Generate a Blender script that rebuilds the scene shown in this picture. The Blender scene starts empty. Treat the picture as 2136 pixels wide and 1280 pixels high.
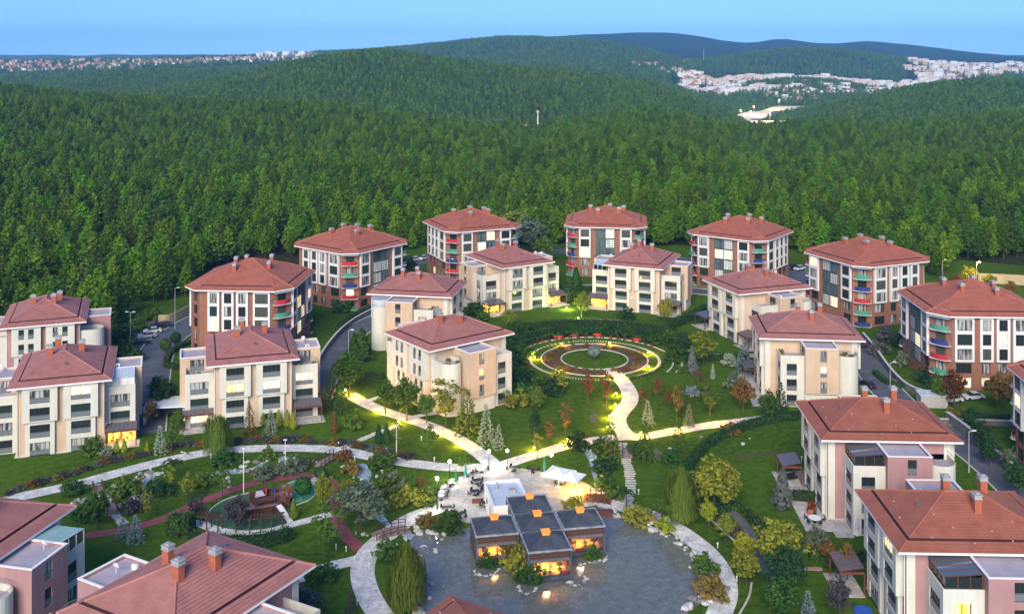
import bpy, math, random
import numpy as np
from mathutils import Vector, Matrix
random.seed(7); RNG = np.random.default_rng(7)
PI = math.pi; R = math.radians
C = bpy.context.scene.collection
SC = bpy.context.scene

# ------------------------------------------------------------------ camera
CAMH, FPX, CX, YH = 72.0, 2150.0, 1068.0, 100.0      # eye height, focal length, centre, horizon row of the photograph
cd = bpy.data.cameras.new('camera'); cam = bpy.data.objects.new('camera', cd); C.objects.link(cam)
cam.location = (0, 0, CAMH); cam.rotation_euler = (R(90), 0, 0)
cd.sensor_width = 36.0; cd.lens = FPX / 2136 * 36; cd.shift_y = -(640 - YH) / 2136.0
cd.clip_start = 1.0; cd.clip_end = 30000
SC.camera = cam
# ------------------------------------------------------------------ sky and sun
SUN_EL, SUN_AZ = R(30), R(191)                        # the light comes from behind the camera, a little from the left
w = bpy.data.worlds.new('World'); SC.world = w; w.use_nodes = True
nt = w.node_tree; bgn = nt.nodes['Background']
sky = nt.nodes.new('ShaderNodeTexSky'); sky.sky_type = 'NISHITA'; sky.sun_disc = False
sky.sun_elevation = SUN_EL; sky.sun_rotation = SUN_AZ; sky.altitude = 200; sky.air_density = 1.3; sky.dust_density = 0.3; sky.ozone_density = 6.0
tc = nt.nodes.new('ShaderNodeTexCoord'); sx = nt.nodes.new('ShaderNodeSeparateXYZ'); cx_ = nt.nodes.new('ShaderNodeCombineXYZ')
ma = nt.nodes.new('ShaderNodeMath'); ma.operation = 'ADD'; ma.inputs[1].default_value = 0.10
mx = nt.nodes.new('ShaderNodeMath'); mx.operation = 'MAXIMUM'; mx.inputs[1].default_value = 0.06
nt.links.new(tc.outputs['Generated'], sx.inputs[0]); nt.links.new(sx.outputs[0], cx_.inputs[0]); nt.links.new(sx.outputs[1], cx_.inputs[1])
nt.links.new(sx.outputs[2], ma.inputs[0]); nt.links.new(ma.outputs[0], mx.inputs[0]); nt.links.new(mx.outputs[0], cx_.inputs[2])
nt.links.new(cx_.outputs[0], sky.inputs[0])
tint = nt.nodes.new('ShaderNodeMix'); tint.data_type = 'RGBA'; tint.blend_type = 'MULTIPLY'; tint.inputs[0].default_value = 1.0
tint.inputs[7].default_value = (0.37, 0.49, 0.70, 1)
nt.links.new(sky.outputs[0], tint.inputs[6]); nt.links.new(tint.outputs[2], bgn.inputs[0]); bgn.inputs[1].default_value = 0.14
sd = bpy.data.lights.new('sun', 'SUN'); sun = bpy.data.objects.new('sun', sd); C.objects.link(sun)
sd.energy = 2.6; sd.angle = R(34); sd.color = (1.0, 0.885, 0.71)
_d = Vector((math.sin(SUN_AZ) * math.cos(SUN_EL), math.cos(SUN_AZ) * math.cos(SUN_EL), math.sin(SUN_EL)))
sun.rotation_euler = _d.to_track_quat('Z', 'Y').to_euler()
SC.view_settings.view_transform = 'Standard'; SC.view_settings.look = 'None'; SC.view_settings.exposure = 1.06; SC.view_settings.gamma = 1
SC.view_settings.use_curve_mapping = False
SC.render.engine = 'CYCLES'; SC.cycles.use_denoising = True; SC.cycles.max_bounces = 6; SC.cycles.diffuse_bounces = 3
SC.cycles.glossy_bounces = 3; SC.cycles.transmission_bounces = 3; SC.cycles.transparent_max_bounces = 6; SC.cycles.volume_bounces = 0
SC.cycles.sample_clamp_indirect = 4.0

# ------------------------------------------------------------------ helpers
def G(px, py, z=0.0):
    y = FPX * (CAMH - z) / (py - YH)
    return Vector(((px - CX) * y / FPX, y, z))
def PX(v):
    return CX + FPX * v[0] / v[1], YH + FPX * (CAMH - (v[2] if len(v) > 2 else 0)) / v[1]
def setp(o, label=None, cat=None, group=None, kind=None):
    if label: o['label'] = label
    if cat: o['category'] = cat
    if group: o['group'] = group
    if kind: o['kind'] = kind
    return o
def empty(name, loc=(0, 0, 0), rz=0.0, label=None, cat=None, group=None):
    o = bpy.data.objects.new(name, None); C.objects.link(o); o.location = loc; o.rotation_euler = (0, 0, rz); o.empty_display_size = .5
    return setp(o, label, cat, group)
def ob(name, mesh, parent=None, loc=(0, 0, 0), rz=0.0, sc=None):
    o = bpy.data.objects.new(name, mesh); C.objects.link(o); o.location = loc
    if rz: o.rotation_euler = (0, 0, rz)
    if sc is not None: o.scale = sc if hasattr(sc, '__len__') else (sc, sc, sc)
    if parent: o.parent = parent
    return o
class MB:
    def __init__(s): s.v = []; s.f = []; s.m = []
    def poly(s, pts, mi=0):
        n = len(s.v); s.v += [tuple(p) for p in pts]; s.f.append(tuple(range(n, n + len(pts)))); s.m.append(mi)
    def box(s, x0, y0, z0, x1, y1, z1, mi=0, skip=''):
        n = len(s.v)
        s.v += [(x0, y0, z0), (x1, y0, z0), (x1, y1, z0), (x0, y1, z0), (x0, y0, z1), (x1, y0, z1), (x1, y1, z1), (x0, y1, z1)]
        for k, q in dict(b=(3, 2, 1, 0), t=(4, 5, 6, 7), f=(0, 1, 5, 4), r=(1, 2, 6, 5), k=(2, 3, 7, 6), l=(3, 0, 4, 7)).items():
            if k in skip: continue
            s.f.append(tuple(n + i for i in q)); s.m.append(mi)
    def prism(s, pts, z0, z1, mi=0, top=True, bot=False, mt=None):
        n = len(s.v); k = len(pts); s.v += [(p[0], p[1], z0) for p in pts] + [(p[0], p[1], z1) for p in pts]
        for i in range(k):
            j = (i + 1) % k; s.f.append((n + i, n + j, n + k + j, n + k + i)); s.m.append(mi)
        if top: s.f.append(tuple(n + k + i for i in range(k))); s.m.append(mi if mt is None else mt)
        if bot: s.f.append(tuple(n + i for i in reversed(range(k)))); s.m.append(mi)
    def tube(s, a, b, r0, r1=None, n=6, mi=0, cap=True):
        a = Vector(a); b = Vector(b); r1 = r0 if r1 is None else r1
        d = (b - a).normalized(); u = d.orthogonal().normalized(); v = d.cross(u); k = len(s.v)
        for c, r in ((a, r0), (b, r1)):
            for i in range(n):
                t = 2 * PI * i / n; s.v.append(tuple(c + (u * math.cos(t) + v * math.sin(t)) * r))
        for i in range(n):
            j = (i + 1) % n; s.f.append((k + i, k + j, k + n + j, k + n + i)); s.m.append(mi)
        if cap: s.f.append(tuple(k + n + i for i in range(n))); s.m.append(mi)
    def ball(s, c, r, mi=0, nu=8, nv=5, sz=1.0):
        k = len(s.v)
        for j in range(nv + 1):
            p = PI * j / nv
            for i in range(nu):
                t = 2 * PI * i / nu; s.v.append((c[0] + r * math.sin(p) * math.cos(t), c[1] + r * math.sin(p) * math.sin(t), c[2] + r * sz * math.cos(p)))
        for j in range(nv):
            for i in range(nu):
                i2 = (i + 1) % nu; s.f.append((k + (j + 1) * nu + i, k + (j + 1) * nu + i2, k + j * nu + i2, k + j * nu + i)); s.m.append(mi)
    def mesh(s, name, mats):
        me = bpy.data.meshes.new(name); me.from_pydata(s.v, [], s.f)
        for m in (mats if isinstance(mats, (list, tuple)) else [mats]): me.materials.append(m)
        if any(s.m): me.polygons.foreach_set('material_index', s.m)
        me.update(); return me
    def build(s, name, mats, parent=None, loc=(0, 0, 0), rz=0.0): return ob(name, s.mesh(name, mats), parent, loc, rz)

# ------------------------------------------------------------------ materials
def mat(name, col, rough=.85, col2=None, scale=1.0, bump=0.0, bscale=8.0, metal=0.0, spec=.3, detail=3, coat=0.0, streak=0.0):
    m = bpy.data.materials.new(name); m.use_nodes = True; n = m.node_tree; b = n.nodes['Principled BSDF']
    b.inputs['Base Color'].default_value = (*col, 1); b.inputs['Roughness'].default_value = rough; b.inputs['Metallic'].default_value = metal
    b.inputs['Specular IOR Level'].default_value = spec; b.inputs['Coat Weight'].default_value = coat
    if col2 or bump:
        t = n.nodes.new('ShaderNodeTexCoord')
    if col2:
        a = n.nodes.new('ShaderNodeTexNoise'); a.inputs['Scale'].default_value = scale; a.inputs['Detail'].default_value = detail
        a.inputs['Roughness'].default_value = .65
        r = n.nodes.new('ShaderNodeValToRGB'); r.color_ramp.elements[0].position = .36; r.color_ramp.elements[1].position = .64
        r.color_ramp.elements[0].color = (*col, 1); r.color_ramp.elements[1].color = (*col2, 1)
        n.links.new(t.outputs['Object'], a.inputs['Vector']); n.links.new(a.outputs[0], r.inputs[0]); n.links.new(r.outputs[0], b.inputs['Base Color'])
        if streak:
            mp = n.nodes.new('ShaderNodeMapping'); mp.inputs['Scale'].default_value = (1.6, 1.6, .14); sn = n.nodes.new('ShaderNodeTexNoise'); sn.inputs['Scale'].default_value = 1; sn.inputs['Detail'].default_value = 6
            q = n.nodes.new('ShaderNodeMapRange'); q.inputs[1].default_value = .38; q.inputs[2].default_value = .58; q.inputs[3].default_value = 1 - streak; q.inputs[4].default_value = 1.0
            y = n.nodes.new('ShaderNodeMix'); y.data_type = 'RGBA'; y.blend_type = 'MULTIPLY'; y.inputs[0].default_value = 1
            n.links.new(t.outputs['Object'], mp.inputs[0]); n.links.new(mp.outputs[0], sn.inputs['Vector']); n.links.new(sn.outputs[0], q.inputs[0]); n.links.new(r.outputs[0], y.inputs[6]); n.links.new(q.outputs[0], y.inputs[7]); n.links.new(y.outputs[2], b.inputs['Base Color'])
    if bump:
        a = n.nodes.new('ShaderNodeTexNoise'); a.inputs['Scale'].default_value = bscale; a.inputs['Detail'].default_value = 4
        q = n.nodes.new('ShaderNodeBump'); q.inputs['Strength'].default_value = bump; q.inputs['Distance'].default_value = .1
        n.links.new(t.outputs['Object'], a.inputs['Vector']); n.links.new(a.outputs[0], q.inputs['Height']); n.links.new(q.outputs[0], b.inputs['Normal'])
    return m
def emit(name, col, s, base=None):
    m = mat(name, base or col, .5); b = m.node_tree.nodes['Principled BSDF']
    b.inputs['Emission Color'].default_value = (*col, 1); b.inputs['Emission Strength'].default_value = s; return m
def leafm(name, c1, c2, var=.25, transl=.25, hue=.02):
    m = bpy.data.materials.new(name); m.use_nodes = True; n = m.node_tree; b = n.nodes['Principled BSDF']
    g = n.nodes.new('ShaderNodeNewGeometry'); o = n.nodes.new('ShaderNodeObjectInfo')
    r = n.nodes.new('ShaderNodeMix'); r.data_type = 'RGBA'; r.inputs[6].default_value = (*c1, 1); r.inputs[7].default_value = (*c2, 1)
    h = n.nodes.new('ShaderNodeHueSaturation'); mr = n.nodes.new('ShaderNodeMapRange'); mr.inputs[3].default_value = 1 - var; mr.inputs[4].default_value = 1 + var
    mh = n.nodes.new('ShaderNodeMapRange'); mh.inputs[3].default_value = .5 - hue; mh.inputs[4].default_value = .5 + hue
    sn = n.nodes.new('ShaderNodeMath'); sn.operation = 'MULTIPLY'; sn.inputs[1].default_value = 7.31
    fr = n.nodes.new('ShaderNodeMath'); fr.operation = 'FRACT'
    L = n.links.new
    L(g.outputs['Random Per Island'], r.inputs[0]); L(r.outputs[2], h.inputs['Color']); L(o.outputs['Random'], mr.inputs[0]); L(mr.outputs[0], h.inputs['Value'])
    L(o.outputs['Random'], sn.inputs[0]); L(sn.outputs[0], fr.inputs[0]); L(fr.outputs[0], mh.inputs[0]); L(mh.outputs[0], h.inputs['Hue'])
    L(h.outputs[0], b.inputs['Base Color']); b.inputs['Roughness'].default_value = .7; b.inputs['Specular IOR Level'].default_value = .08
    t = n.nodes.new('ShaderNodeBsdfTranslucent'); L(h.outputs[0], t.inputs[0]); x = n.nodes.new('ShaderNodeMixShader'); x.inputs[0].default_value = transl
    L(b.outputs[0], x.inputs[1]); L(t.outputs[0], x.inputs[2]); L(x.outputs[0], n.nodes['Material Output'].inputs[0]); return m
def pavem(name, c1, c2, cell=1.4, joint=(.2, .2, .18)):
    m = mat(name, c1, .75); n = m.node_tree; b = n.nodes['Principled BSDF']; L = n.links.new
    t = n.nodes.new('ShaderNodeTexCoord'); v = n.nodes.new('ShaderNodeTexVoronoi'); v.inputs['Scale'].default_value = cell
    e = n.nodes.new('ShaderNodeTexVoronoi'); e.feature = 'DISTANCE_TO_EDGE'; e.inputs['Scale'].default_value = cell
    r = n.nodes.new('ShaderNodeMix'); r.data_type = 'RGBA'; r.inputs[6].default_value = (*c1, 1); r.inputs[7].default_value = (*c2, 1)
    s = n.nodes.new('ShaderNodeSeparateColor'); L(t.outputs['Object'], v.inputs['Vector']); L(t.outputs['Object'], e.inputs['Vector'])
    L(v.outputs['Color'], s.inputs[0]); L(s.outputs[0], r.inputs[0])
    mr = n.nodes.new('ShaderNodeMapRange'); mr.inputs[1].default_value = .0; mr.inputs[2].default_value = .07
    x = n.nodes.new('ShaderNodeMix'); x.data_type = 'RGBA'; x.inputs[6].default_value = (*joint, 1)
    L(e.outputs['Distance'], mr.inputs[0]); L(mr.outputs[0], x.inputs[0]); L(r.outputs[2], x.inputs[7])
    a = n.nodes.new('ShaderNodeTexNoise'); a.inputs['Scale'].default_value = .5; a.inputs['Detail'].default_value = 5
    m2 = n.nodes.new('ShaderNodeMapRange'); m2.inputs[1].default_value = .35; m2.inputs[2].default_value = .7; m2.inputs[3].default_value = .70; m2.inputs[4].default_value = 1.06
    L(t.outputs['Object'], a.inputs['Vector']); L(a.outputs[0], m2.inputs[0])
    y = n.nodes.new('ShaderNodeMix'); y.data_type = 'RGBA'; y.blend_type = 'MULTIPLY'; y.inputs[0].default_value = 1
    L(x.outputs[2], y.inputs[6]); L(m2.outputs[0], y.inputs[7]); L(y.outputs[2], b.inputs['Base Color']); return m
def lawnm(name, a_, b_, c_, s1=.06, s2=2.2):
    m = mat(name, a_, .95, spec=.0); n = m.node_tree; b = n.nodes['Principled BSDF']; L = n.links.new
    t = n.nodes.new('ShaderNodeTexCoord'); o = []
    for s, d in ((s1, 6), (s2, 6)):
        q = n.nodes.new('ShaderNodeTexNoise'); q.inputs['Scale'].default_value = s; q.inputs['Detail'].default_value = d; q.inputs['Roughness'].default_value = .7
        L(t.outputs['Object'], q.inputs['Vector']); mr = n.nodes.new('ShaderNodeMapRange'); mr.inputs[1].default_value = .36; mr.inputs[2].default_value = .64
        L(q.outputs[0], mr.inputs[0]); o.append(mr)
    x = n.nodes.new('ShaderNodeMix'); x.data_type = 'RGBA'; x.inputs[6].default_value = (*a_, 1); x.inputs[7].default_value = (*b_, 1); L(o[0].outputs[0], x.inputs[0])
    m3 = n.nodes.new('ShaderNodeMath'); m3.operation = 'MULTIPLY'; m3.inputs[1].default_value = .75; L(o[1].outputs[0], m3.inputs[0])
    y = n.nodes.new('ShaderNodeMix'); y.data_type = 'RGBA'; y.inputs[7].default_value = (*c_, 1); L(m3.outputs[0], y.inputs[0]); L(x.outputs[2], y.inputs[6])
    L(y.outputs[2], b.inputs['Base Color'])
    q = n.nodes.new('ShaderNodeBump'); q.inputs['Strength'].default_value = .5; q.inputs['Distance'].default_value = .12; nn = n.nodes.new('ShaderNodeTexNoise'); nn.inputs['Scale'].default_value = 9
    L(t.outputs['Object'], nn.inputs['Vector']); L(nn.outputs[0], q.inputs['Height']); L(q.outputs[0], b.inputs['Normal']); return m
def panem(name, col, rough=.12, stripes=None, em=0.0, ecol=None, msc=(2.3, .1, .18)):
    m = mat(name, col, rough, spec=.5); n = m.node_tree; b = n.nodes['Principled BSDF']; L = n.links.new
    if stripes:
        t = n.nodes.new('ShaderNodeTexCoord'); a = n.nodes.new('ShaderNodeTexNoise'); a.inputs['Scale'].default_value = 1.0; a.inputs['Detail'].default_value = 2
        mp = n.nodes.new('ShaderNodeMapping'); mp.inputs['Scale'].default_value = msc; oi = n.nodes.new('ShaderNodeObjectInfo')
        ad = n.nodes.new('ShaderNodeVectorMath'); ad.operation = 'ADD'; ml = n.nodes.new('ShaderNodeMath'); ml.operation = 'MULTIPLY'; ml.inputs[1].default_value = 91.0
        L(oi.outputs['Random'], ml.inputs[0]); L(t.outputs['Object'], mp.inputs[0]); L(mp.outputs[0], ad.inputs[0]); L(ml.outputs[0], ad.inputs[1]); L(ad.outputs[0], a.inputs['Vector'])
        r = n.nodes.new('ShaderNodeValToRGB'); r.color_ramp.elements[0].position = .42; r.color_ramp.elements[1].position = .56
        r.color_ramp.elements[0].color = (*col, 1); r.color_ramp.elements[1].color = (*stripes, 1); L(a.outputs[0], r.inputs[0]); L(r.outputs[0], b.inputs['Base Color'])
        if em: L(r.outputs[0], b.inputs['Emission Color'])
    if em:
        b.inputs['Emission Strength'].default_value = em
        if not stripes: b.inputs['Emission Color'].default_value = (*(ecol or col), 1)
    return m
M = {}
M['lawn'] = lawnm('lawn_grass', (.020, .068, .004), (.050, .120, .008), (.105, .150, .022), .05, .8)
M['forest_floor'] = lawnm('forest_floor', (.020, .030, .012), (.035, .045, .018), (.06, .05, .03), .02, .4)
M['far_wood'] = lawnm('far_woodland', (.017, .040, .014), (.026, .056, .018), (.012, .026, .010), .006, .045)
M['asphalt'] = mat('asphalt', (.075, .085, .105), .9, (.115, .125, .15), .35, .3, 12)
M['pave'] = pavem('flagstone_paving', (.80, .80, .76), (.66, .66, .64), joint=(.40, .40, .38))
M['deck'] = pavem('terrace_paving', (.60, .57, .53), (.50, .48, .45), .9, (.40, .38, .36))
M['pinkpath'] = mat('pink_rubber', (.20, .055, .065), .9, (.27, .08, .09), 1.2)
M['kerb'] = mat('kerb_stone', (.55, .55, .52), .8, (.42, .42, .4), 2)
M['step'] = mat('slab_stone', (.55, .54, .5), .85, (.42, .42, .4), 3)
M['soil'] = mat('soil_bed', (.075, .045, .03), .95, (.12, .065, .04), 1.8, .6, 5)
M['rubber1'] = mat('green_rubber_dark', (.035, .105, .045), .9, (.045, .13, .055), .8)
M['rubber2'] = mat('green_rubber_light', (.06, .30, .14), .9, (.09, .36, .19), .8)
M['white'] = mat('white_render', (.62, .605, .52), .9, (.57, .555, .48), .35, .12, 6, streak=.07)
M['peach'] = mat('peach_render', (.58, .43, .305), .9, (.52, .385, .27), .35, .12, 6, streak=.07)
M['pink'] = mat('pink_render', (.40, .225, .22), .9, (.35, .195, .19), .35, .12, 6, streak=.07)
M['brick'] = mat('brick_brown_render', (.30, .135, .085), .9, (.245, .108, .068), .5, .2, 6, streak=.07)
M['tileW'] = mat('roof_tile_rose', (.42, .185, .155), .85, (.34, .145, .125), .5, .3, 10)
M['tileR'] = mat('roof_tile_orange', (.45, .155, .10), .85, (.37, .125, .08), .5, .3, 10)
M['tileP'] = mat('roof_tile_red', (.36, .125, .078), .85, (.29, .098, .062), .5, .3, 10)
M['groove'] = mat('gutter_dark', (.05, .015, .015), .8)
M['deckroof'] = mat('flat_roof_membrane', (.42, .38, .42), .9, (.34, .32, .36), .4)
M['coping'] = mat('coping_white', (.78, .77, .74), .7)
M['chim'] = mat('chimney_red', (.40, .115, .06), .85, (.31, .09, .05), 1.4)
M['capm'] = mat('chimney_cap', (.42, .42, .41), .6, (.32, .32, .31), 3, metal=.2)
M['frame'] = mat('window_frame_dark', (.035, .038, .042), .5)
M['framew'] = mat('window_frame_white', (.66, .65, .62), .6)
M['rail'] = mat('railing_steel', (.30, .31, .33), .4, metal=.6)
M['glassrail'] = panem('railing_glass', (.16, .18, .19), .1)
M['wood'] = mat('brown_wood', (.16, .055, .03), .7, (.11, .04, .025), 2)
M['darkwood'] = mat('dark_wood', (.055, .028, .022), .7, (.09, .045, .035), 2)
M['wooddeck'] = mat('wood_decking', (.30, .22, .21), .8, (.22, .16, .155), 2)
M['greyroof'] = mat('grey_pergola_roof', (.14, .13, .14), .6, (.10, .10, .11), 2)
M['glassroof'] = panem('glass_roof', (.10, .12, .15), .08)
M['paleglass'] = panem('pale_glass_roof', (.5, .57, .62), .15)
M['teal'] = mat('teal_roof_sheet', (.24, .42, .38), .5, (.30, .48, .44), .8)
M['p_dark'] = panem('pane_dark', (.020, .026, .026), .08)
M['p_blind'] = panem('pane_blind', (.07, .075, .062), .3)
M['p_green'] = panem('pane_shutter', (.018, .035, .030), .3)
M['p_curt'] = panem('pane_curtain', (.05, .055, .055), .15, (.42, .42, .40))
M['p_lit'] = panem('pane_lit', (.55, .26, .05), .4, (1.0, .72, .30), 1.3)
M['p_litw'] = panem('pane_lit_pale', (.75, .45, .22), .4, (1.0, .86, .6), .9)
M['p_sky'] = panem('pane_stair_glass', (.13, .19, .20), .08, (.05, .075, .08))
M['p_bright'] = panem('pane_bright_curtain', (.80, .80, .72), .4, (.5, .52, .48))
M['gframe'] = mat('stair_frame_green', (.07, .10, .105), .5)
M['bred'] = mat('balcony_red', (.48, .035, .045), .55); M['bgrn'] = mat('balcony_green', (.08, .30, .20), .55); M['bblu'] = mat('balcony_blue', (.035, .05, .20), .55)
M['slab'] = mat('balcony_slab', (.55, .5, .5), .8)
M['rock'] = mat('pale_rock', (.56, .56, .53), .85, (.34, .34, .32), 1.6, .6, 4)
M['rockg'] = mat('grey_rock', (.24, .25, .25), .85, (.14, .14, .14), 1.6, .6, 4)
M['wallstone'] = pavem('grey_stone_wall', (.20, .20, .20), (.13, .13, .135), 2.2, (.09, .09, .09))
M['beigewall'] = mat('beige_wall', (.40, .33, .20), .9, (.33, .27, .17), .5)
M['metal'] = mat('galvanised_metal', (.45, .46, .47), .5, metal=.5)
M['wpole'] = mat('white_pole', (.72, .73, .74), .5)
M['black'] = mat('black_metal', (.02, .02, .022), .5)
M['bulb'] = emit('lamp_globe', (1.0, .97, .72), 26.0, (.9, .9, .8))
M['bulby'] = emit('spot_lens', (1.0, .72, .05), 40.0)
M['bulbo'] = emit('sodium_lens', (1.0, .55, .12), 30.0)
M['slate'] = mat('pavilion_roof_membrane', (.042, .050, .068), .55, (.075, .085, .105), .5)
M['slatee'] = mat('pavilion_gutter', (.16, .18, .20), .5, (.36, .38, .40), .8)
M['orange'] = emit('roof_vent_orange_glow', (.85, .27, .04), .3)  # weak orange glow put into the vent colour, without a lamp
M['cafein'] = panem('cafe_lit_glass', (.16, .04, .01), .3, (1.0, .56, .07), 1.7, msc=(1.5, .1, 1.3))
M['cafedim'] = panem('cafe_amber_glass', (.035, .018, .012), .2, (.85, .36, .06), .75, msc=(1.8, .1, 1.6))
M['umbw'] = mat('white_canvas', (.74, .77, .78), .8); M['umbg'] = mat('green_canvas', (.03, .22, .15), .8)
M['redp'] = mat('red_paint', (.55, .04, .03), .5); M['bluep'] = mat('blue_paint', (.03, .10, .45), .5); M['cloth'] = mat('lilac_cloth', (.45, .42, .62), .9)
M['rooft'] = mat('far_tile', (.38, .17, .12), .9); M['fw1'] = mat('far_wall_white', (.80, .78, .74), .9); M['fw2'] = mat('far_wall_cream', (.72, .60, .50), .9); M['fw3'] = mat('far_wall_pink', (.62, .42, .38), .9)
M['quarry'] = mat('lamplit_bare_earth', (.85, .70, .48), .95, (.7, .58, .42), .02)  # earth colour lightened to carry the lamp light of the motorway cutting
M['bark'] = mat('bark', (.09, .065, .05), .95, (.05, .038, .03), 3); M['barkpale'] = mat('pale_bark', (.42, .40, .36), .9)
for k, a_, b_ in (('L_pine', (.046, .122, .005), (.145, .260, .012)), ('L_pine2', (.038, .096, .010), (.098, .180, .020)), ('L_green', (.035, .080, .012), (.075, .13, .02)),
                  ('L_dark', (.012, .040, .014), (.028, .066, .020)), ('L_yel', (.10, .13, .015), (.20, .20, .025)), ('L_gold', (.14, .17, .012), (.23, .26, .02)),
                  ('L_red', (.075, .035, .012), (.13, .065, .022)), ('L_brown', (.10, .065, .018), (.17, .11, .025)), ('L_olive', (.07, .095, .055), (.13, .16, .10)),
                  ('L_silver', (.14, .19, .13), (.26, .31, .20)), ('L_blue', (.09, .14, .15), (.18, .25, .27)), ('L_plum', (.034, .034, .038), (.065, .058, .062)),
                  ('L_willow', (.06, .10, .012), (.115, .16, .025)), ('L_hedge', (.020, .056, .011), (.044, .098, .016)), ('L_grey', (.05, .06, .055), (.10, .11, .10))):
    M[k] = leafm(k, var=.42 if 'pine' in k else .2, *[tuple(q * (1.35 if 'pine' not in k else 1) for q in a_), tuple(q * (1.35 if 'pine' not in k else 1) for q in b_)])
# pond
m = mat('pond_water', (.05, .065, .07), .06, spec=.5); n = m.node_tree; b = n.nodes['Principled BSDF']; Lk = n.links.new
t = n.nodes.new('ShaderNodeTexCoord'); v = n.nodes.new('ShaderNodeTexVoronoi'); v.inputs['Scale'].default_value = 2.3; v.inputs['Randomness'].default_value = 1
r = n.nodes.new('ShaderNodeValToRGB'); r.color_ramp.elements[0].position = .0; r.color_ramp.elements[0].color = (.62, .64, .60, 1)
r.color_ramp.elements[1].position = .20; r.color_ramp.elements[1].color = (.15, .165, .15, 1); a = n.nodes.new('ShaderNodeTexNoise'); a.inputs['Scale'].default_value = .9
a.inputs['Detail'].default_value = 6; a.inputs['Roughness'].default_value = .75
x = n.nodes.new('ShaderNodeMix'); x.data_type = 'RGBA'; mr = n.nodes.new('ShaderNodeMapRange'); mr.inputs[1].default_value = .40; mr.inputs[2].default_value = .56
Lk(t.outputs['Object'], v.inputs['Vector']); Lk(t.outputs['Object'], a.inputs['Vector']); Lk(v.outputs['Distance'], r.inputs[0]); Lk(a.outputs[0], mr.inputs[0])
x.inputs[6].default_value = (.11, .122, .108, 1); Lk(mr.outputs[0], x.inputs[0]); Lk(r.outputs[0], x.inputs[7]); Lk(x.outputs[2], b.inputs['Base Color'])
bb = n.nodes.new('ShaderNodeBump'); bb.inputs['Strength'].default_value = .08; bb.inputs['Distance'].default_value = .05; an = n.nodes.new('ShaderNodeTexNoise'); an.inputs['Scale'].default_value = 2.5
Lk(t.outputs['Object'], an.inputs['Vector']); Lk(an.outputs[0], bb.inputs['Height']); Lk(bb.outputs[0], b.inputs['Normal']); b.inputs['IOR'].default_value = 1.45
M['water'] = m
M['stream'] = mat('stream_water', (.16, .24, .28), .1, (.42, .50, .52), 1.6, .5, 3, spec=.6)

# ------------------------------------------------------------------ terrain
def tab(s, sm=True):
    a = np.array(s, float); g = np.arange(-700, 2901, 20.0); y = np.interp(g, a[:, 0], a[:, 1]); k = np.array([1, 2, 3, 2, 1.]) / 9 if sm else np.array([0, 1, 2, 1, 0.]) / 4
    return g, np.convolve(np.pad(y, 2, 'edge'), k, 'valid')
PA = tab([(-300, 176), (0, 179), (100, 181), (200, 195), (350, 208), (500, 216), (700, 226), (850, 240), (950, 256), (1040, 272), (1120, 268), (1200, 250), (1300, 241), (1400, 243), (1500, 262), (1560, 270), (1650, 272), (1800, 270), (1900, 266), (2000, 256), (2136, 240), (2400, 225)])
PB_ = tab([(-300, 190), (150, 190), (300, 187), (380, 181), (440, 166), (500, 151), (560, 136), (620, 123), (680, 111), (720, 105), (800, 103), (850, 108), (900, 118), (960, 127), (1068, 131), (1150, 139), (1250, 151), (1320, 162), (1400, 186), (1460, 206), (1530, 240), (1570, 262), (1610, 262), (1640, 243), (1700, 226), (1780, 206), (1850, 191), (1900, 181), (1960, 171), (2050, 163), (2136, 165), (2400, 170)])
PG = tab([(-300, 180), (0, 178), (100, 175), (200, 160), (300, 153), (480, 160), (600, 165), (700, 170), (1300, 185), (1400, 195), (1480, 215), (1560, 222), (1650, 222), (1750, 212), (1900, 200), (2136, 190)])
PT = tab([(0, 163), (200, 160), (480, 152), (640, 142), (800, 150), (1068, 137), (1200, 142), (1300, 152), (1400, 175), (1450, 200), (1510, 196), (1560, 180), (1650, 171), (1740, 176), (1800, 190), (1900, 192), (2000, 180), (2136, 170)])
PU = tab([(0, 148), (300, 142), (500, 135), (640, 128), (800, 140), (1068, 120), (1200, 122), (1300, 132), (1400, 148), (1450, 160), (1600, 168), (1750, 172), (1850, 184), (1950, 182), (2050, 160), (2136, 158)])
PD = tab([(-300, 134), (0, 131), (300, 127), (500, 121), (640, 114), (760, 110), (850, 103), (950, 92), (1000, 86), (1068, 81), (1168, 85), (1243, 91), (1328, 103), (1370, 112), (1430, 140), (1500, 127), (1560, 115), (1640, 107), (1700, 105), (1760, 108), (1830, 118), (1900, 131), (1960, 143), (2020, 150), (2136, 146)], False)
PF = tab([(-300, 150), (700, 130), (1068, 95), (1300, 100), (1400, 118), (1700, 122), (1900, 132), (2000, 128), (2136, 128), (2400, 126)])
PE = tab([(-300, 128), (0, 127), (300, 123), (640, 112), (900, 92), (1000, 84), (1068, 80), (1150, 76), (1250, 73), (1330, 68), (1430, 72), (1500, 83), (1560, 92), (1600, 84), (1640, 80), (1700, 90), (1750, 93), (1810, 85), (1880, 93), (1960, 102), (2050, 112), (2136, 119), (2400, 122)], False)
def hz(P, px, Y, tree=0.0): return CAMH - (np.interp(px, P[0], P[1]) - YH) * Y / FPX - tree
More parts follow.
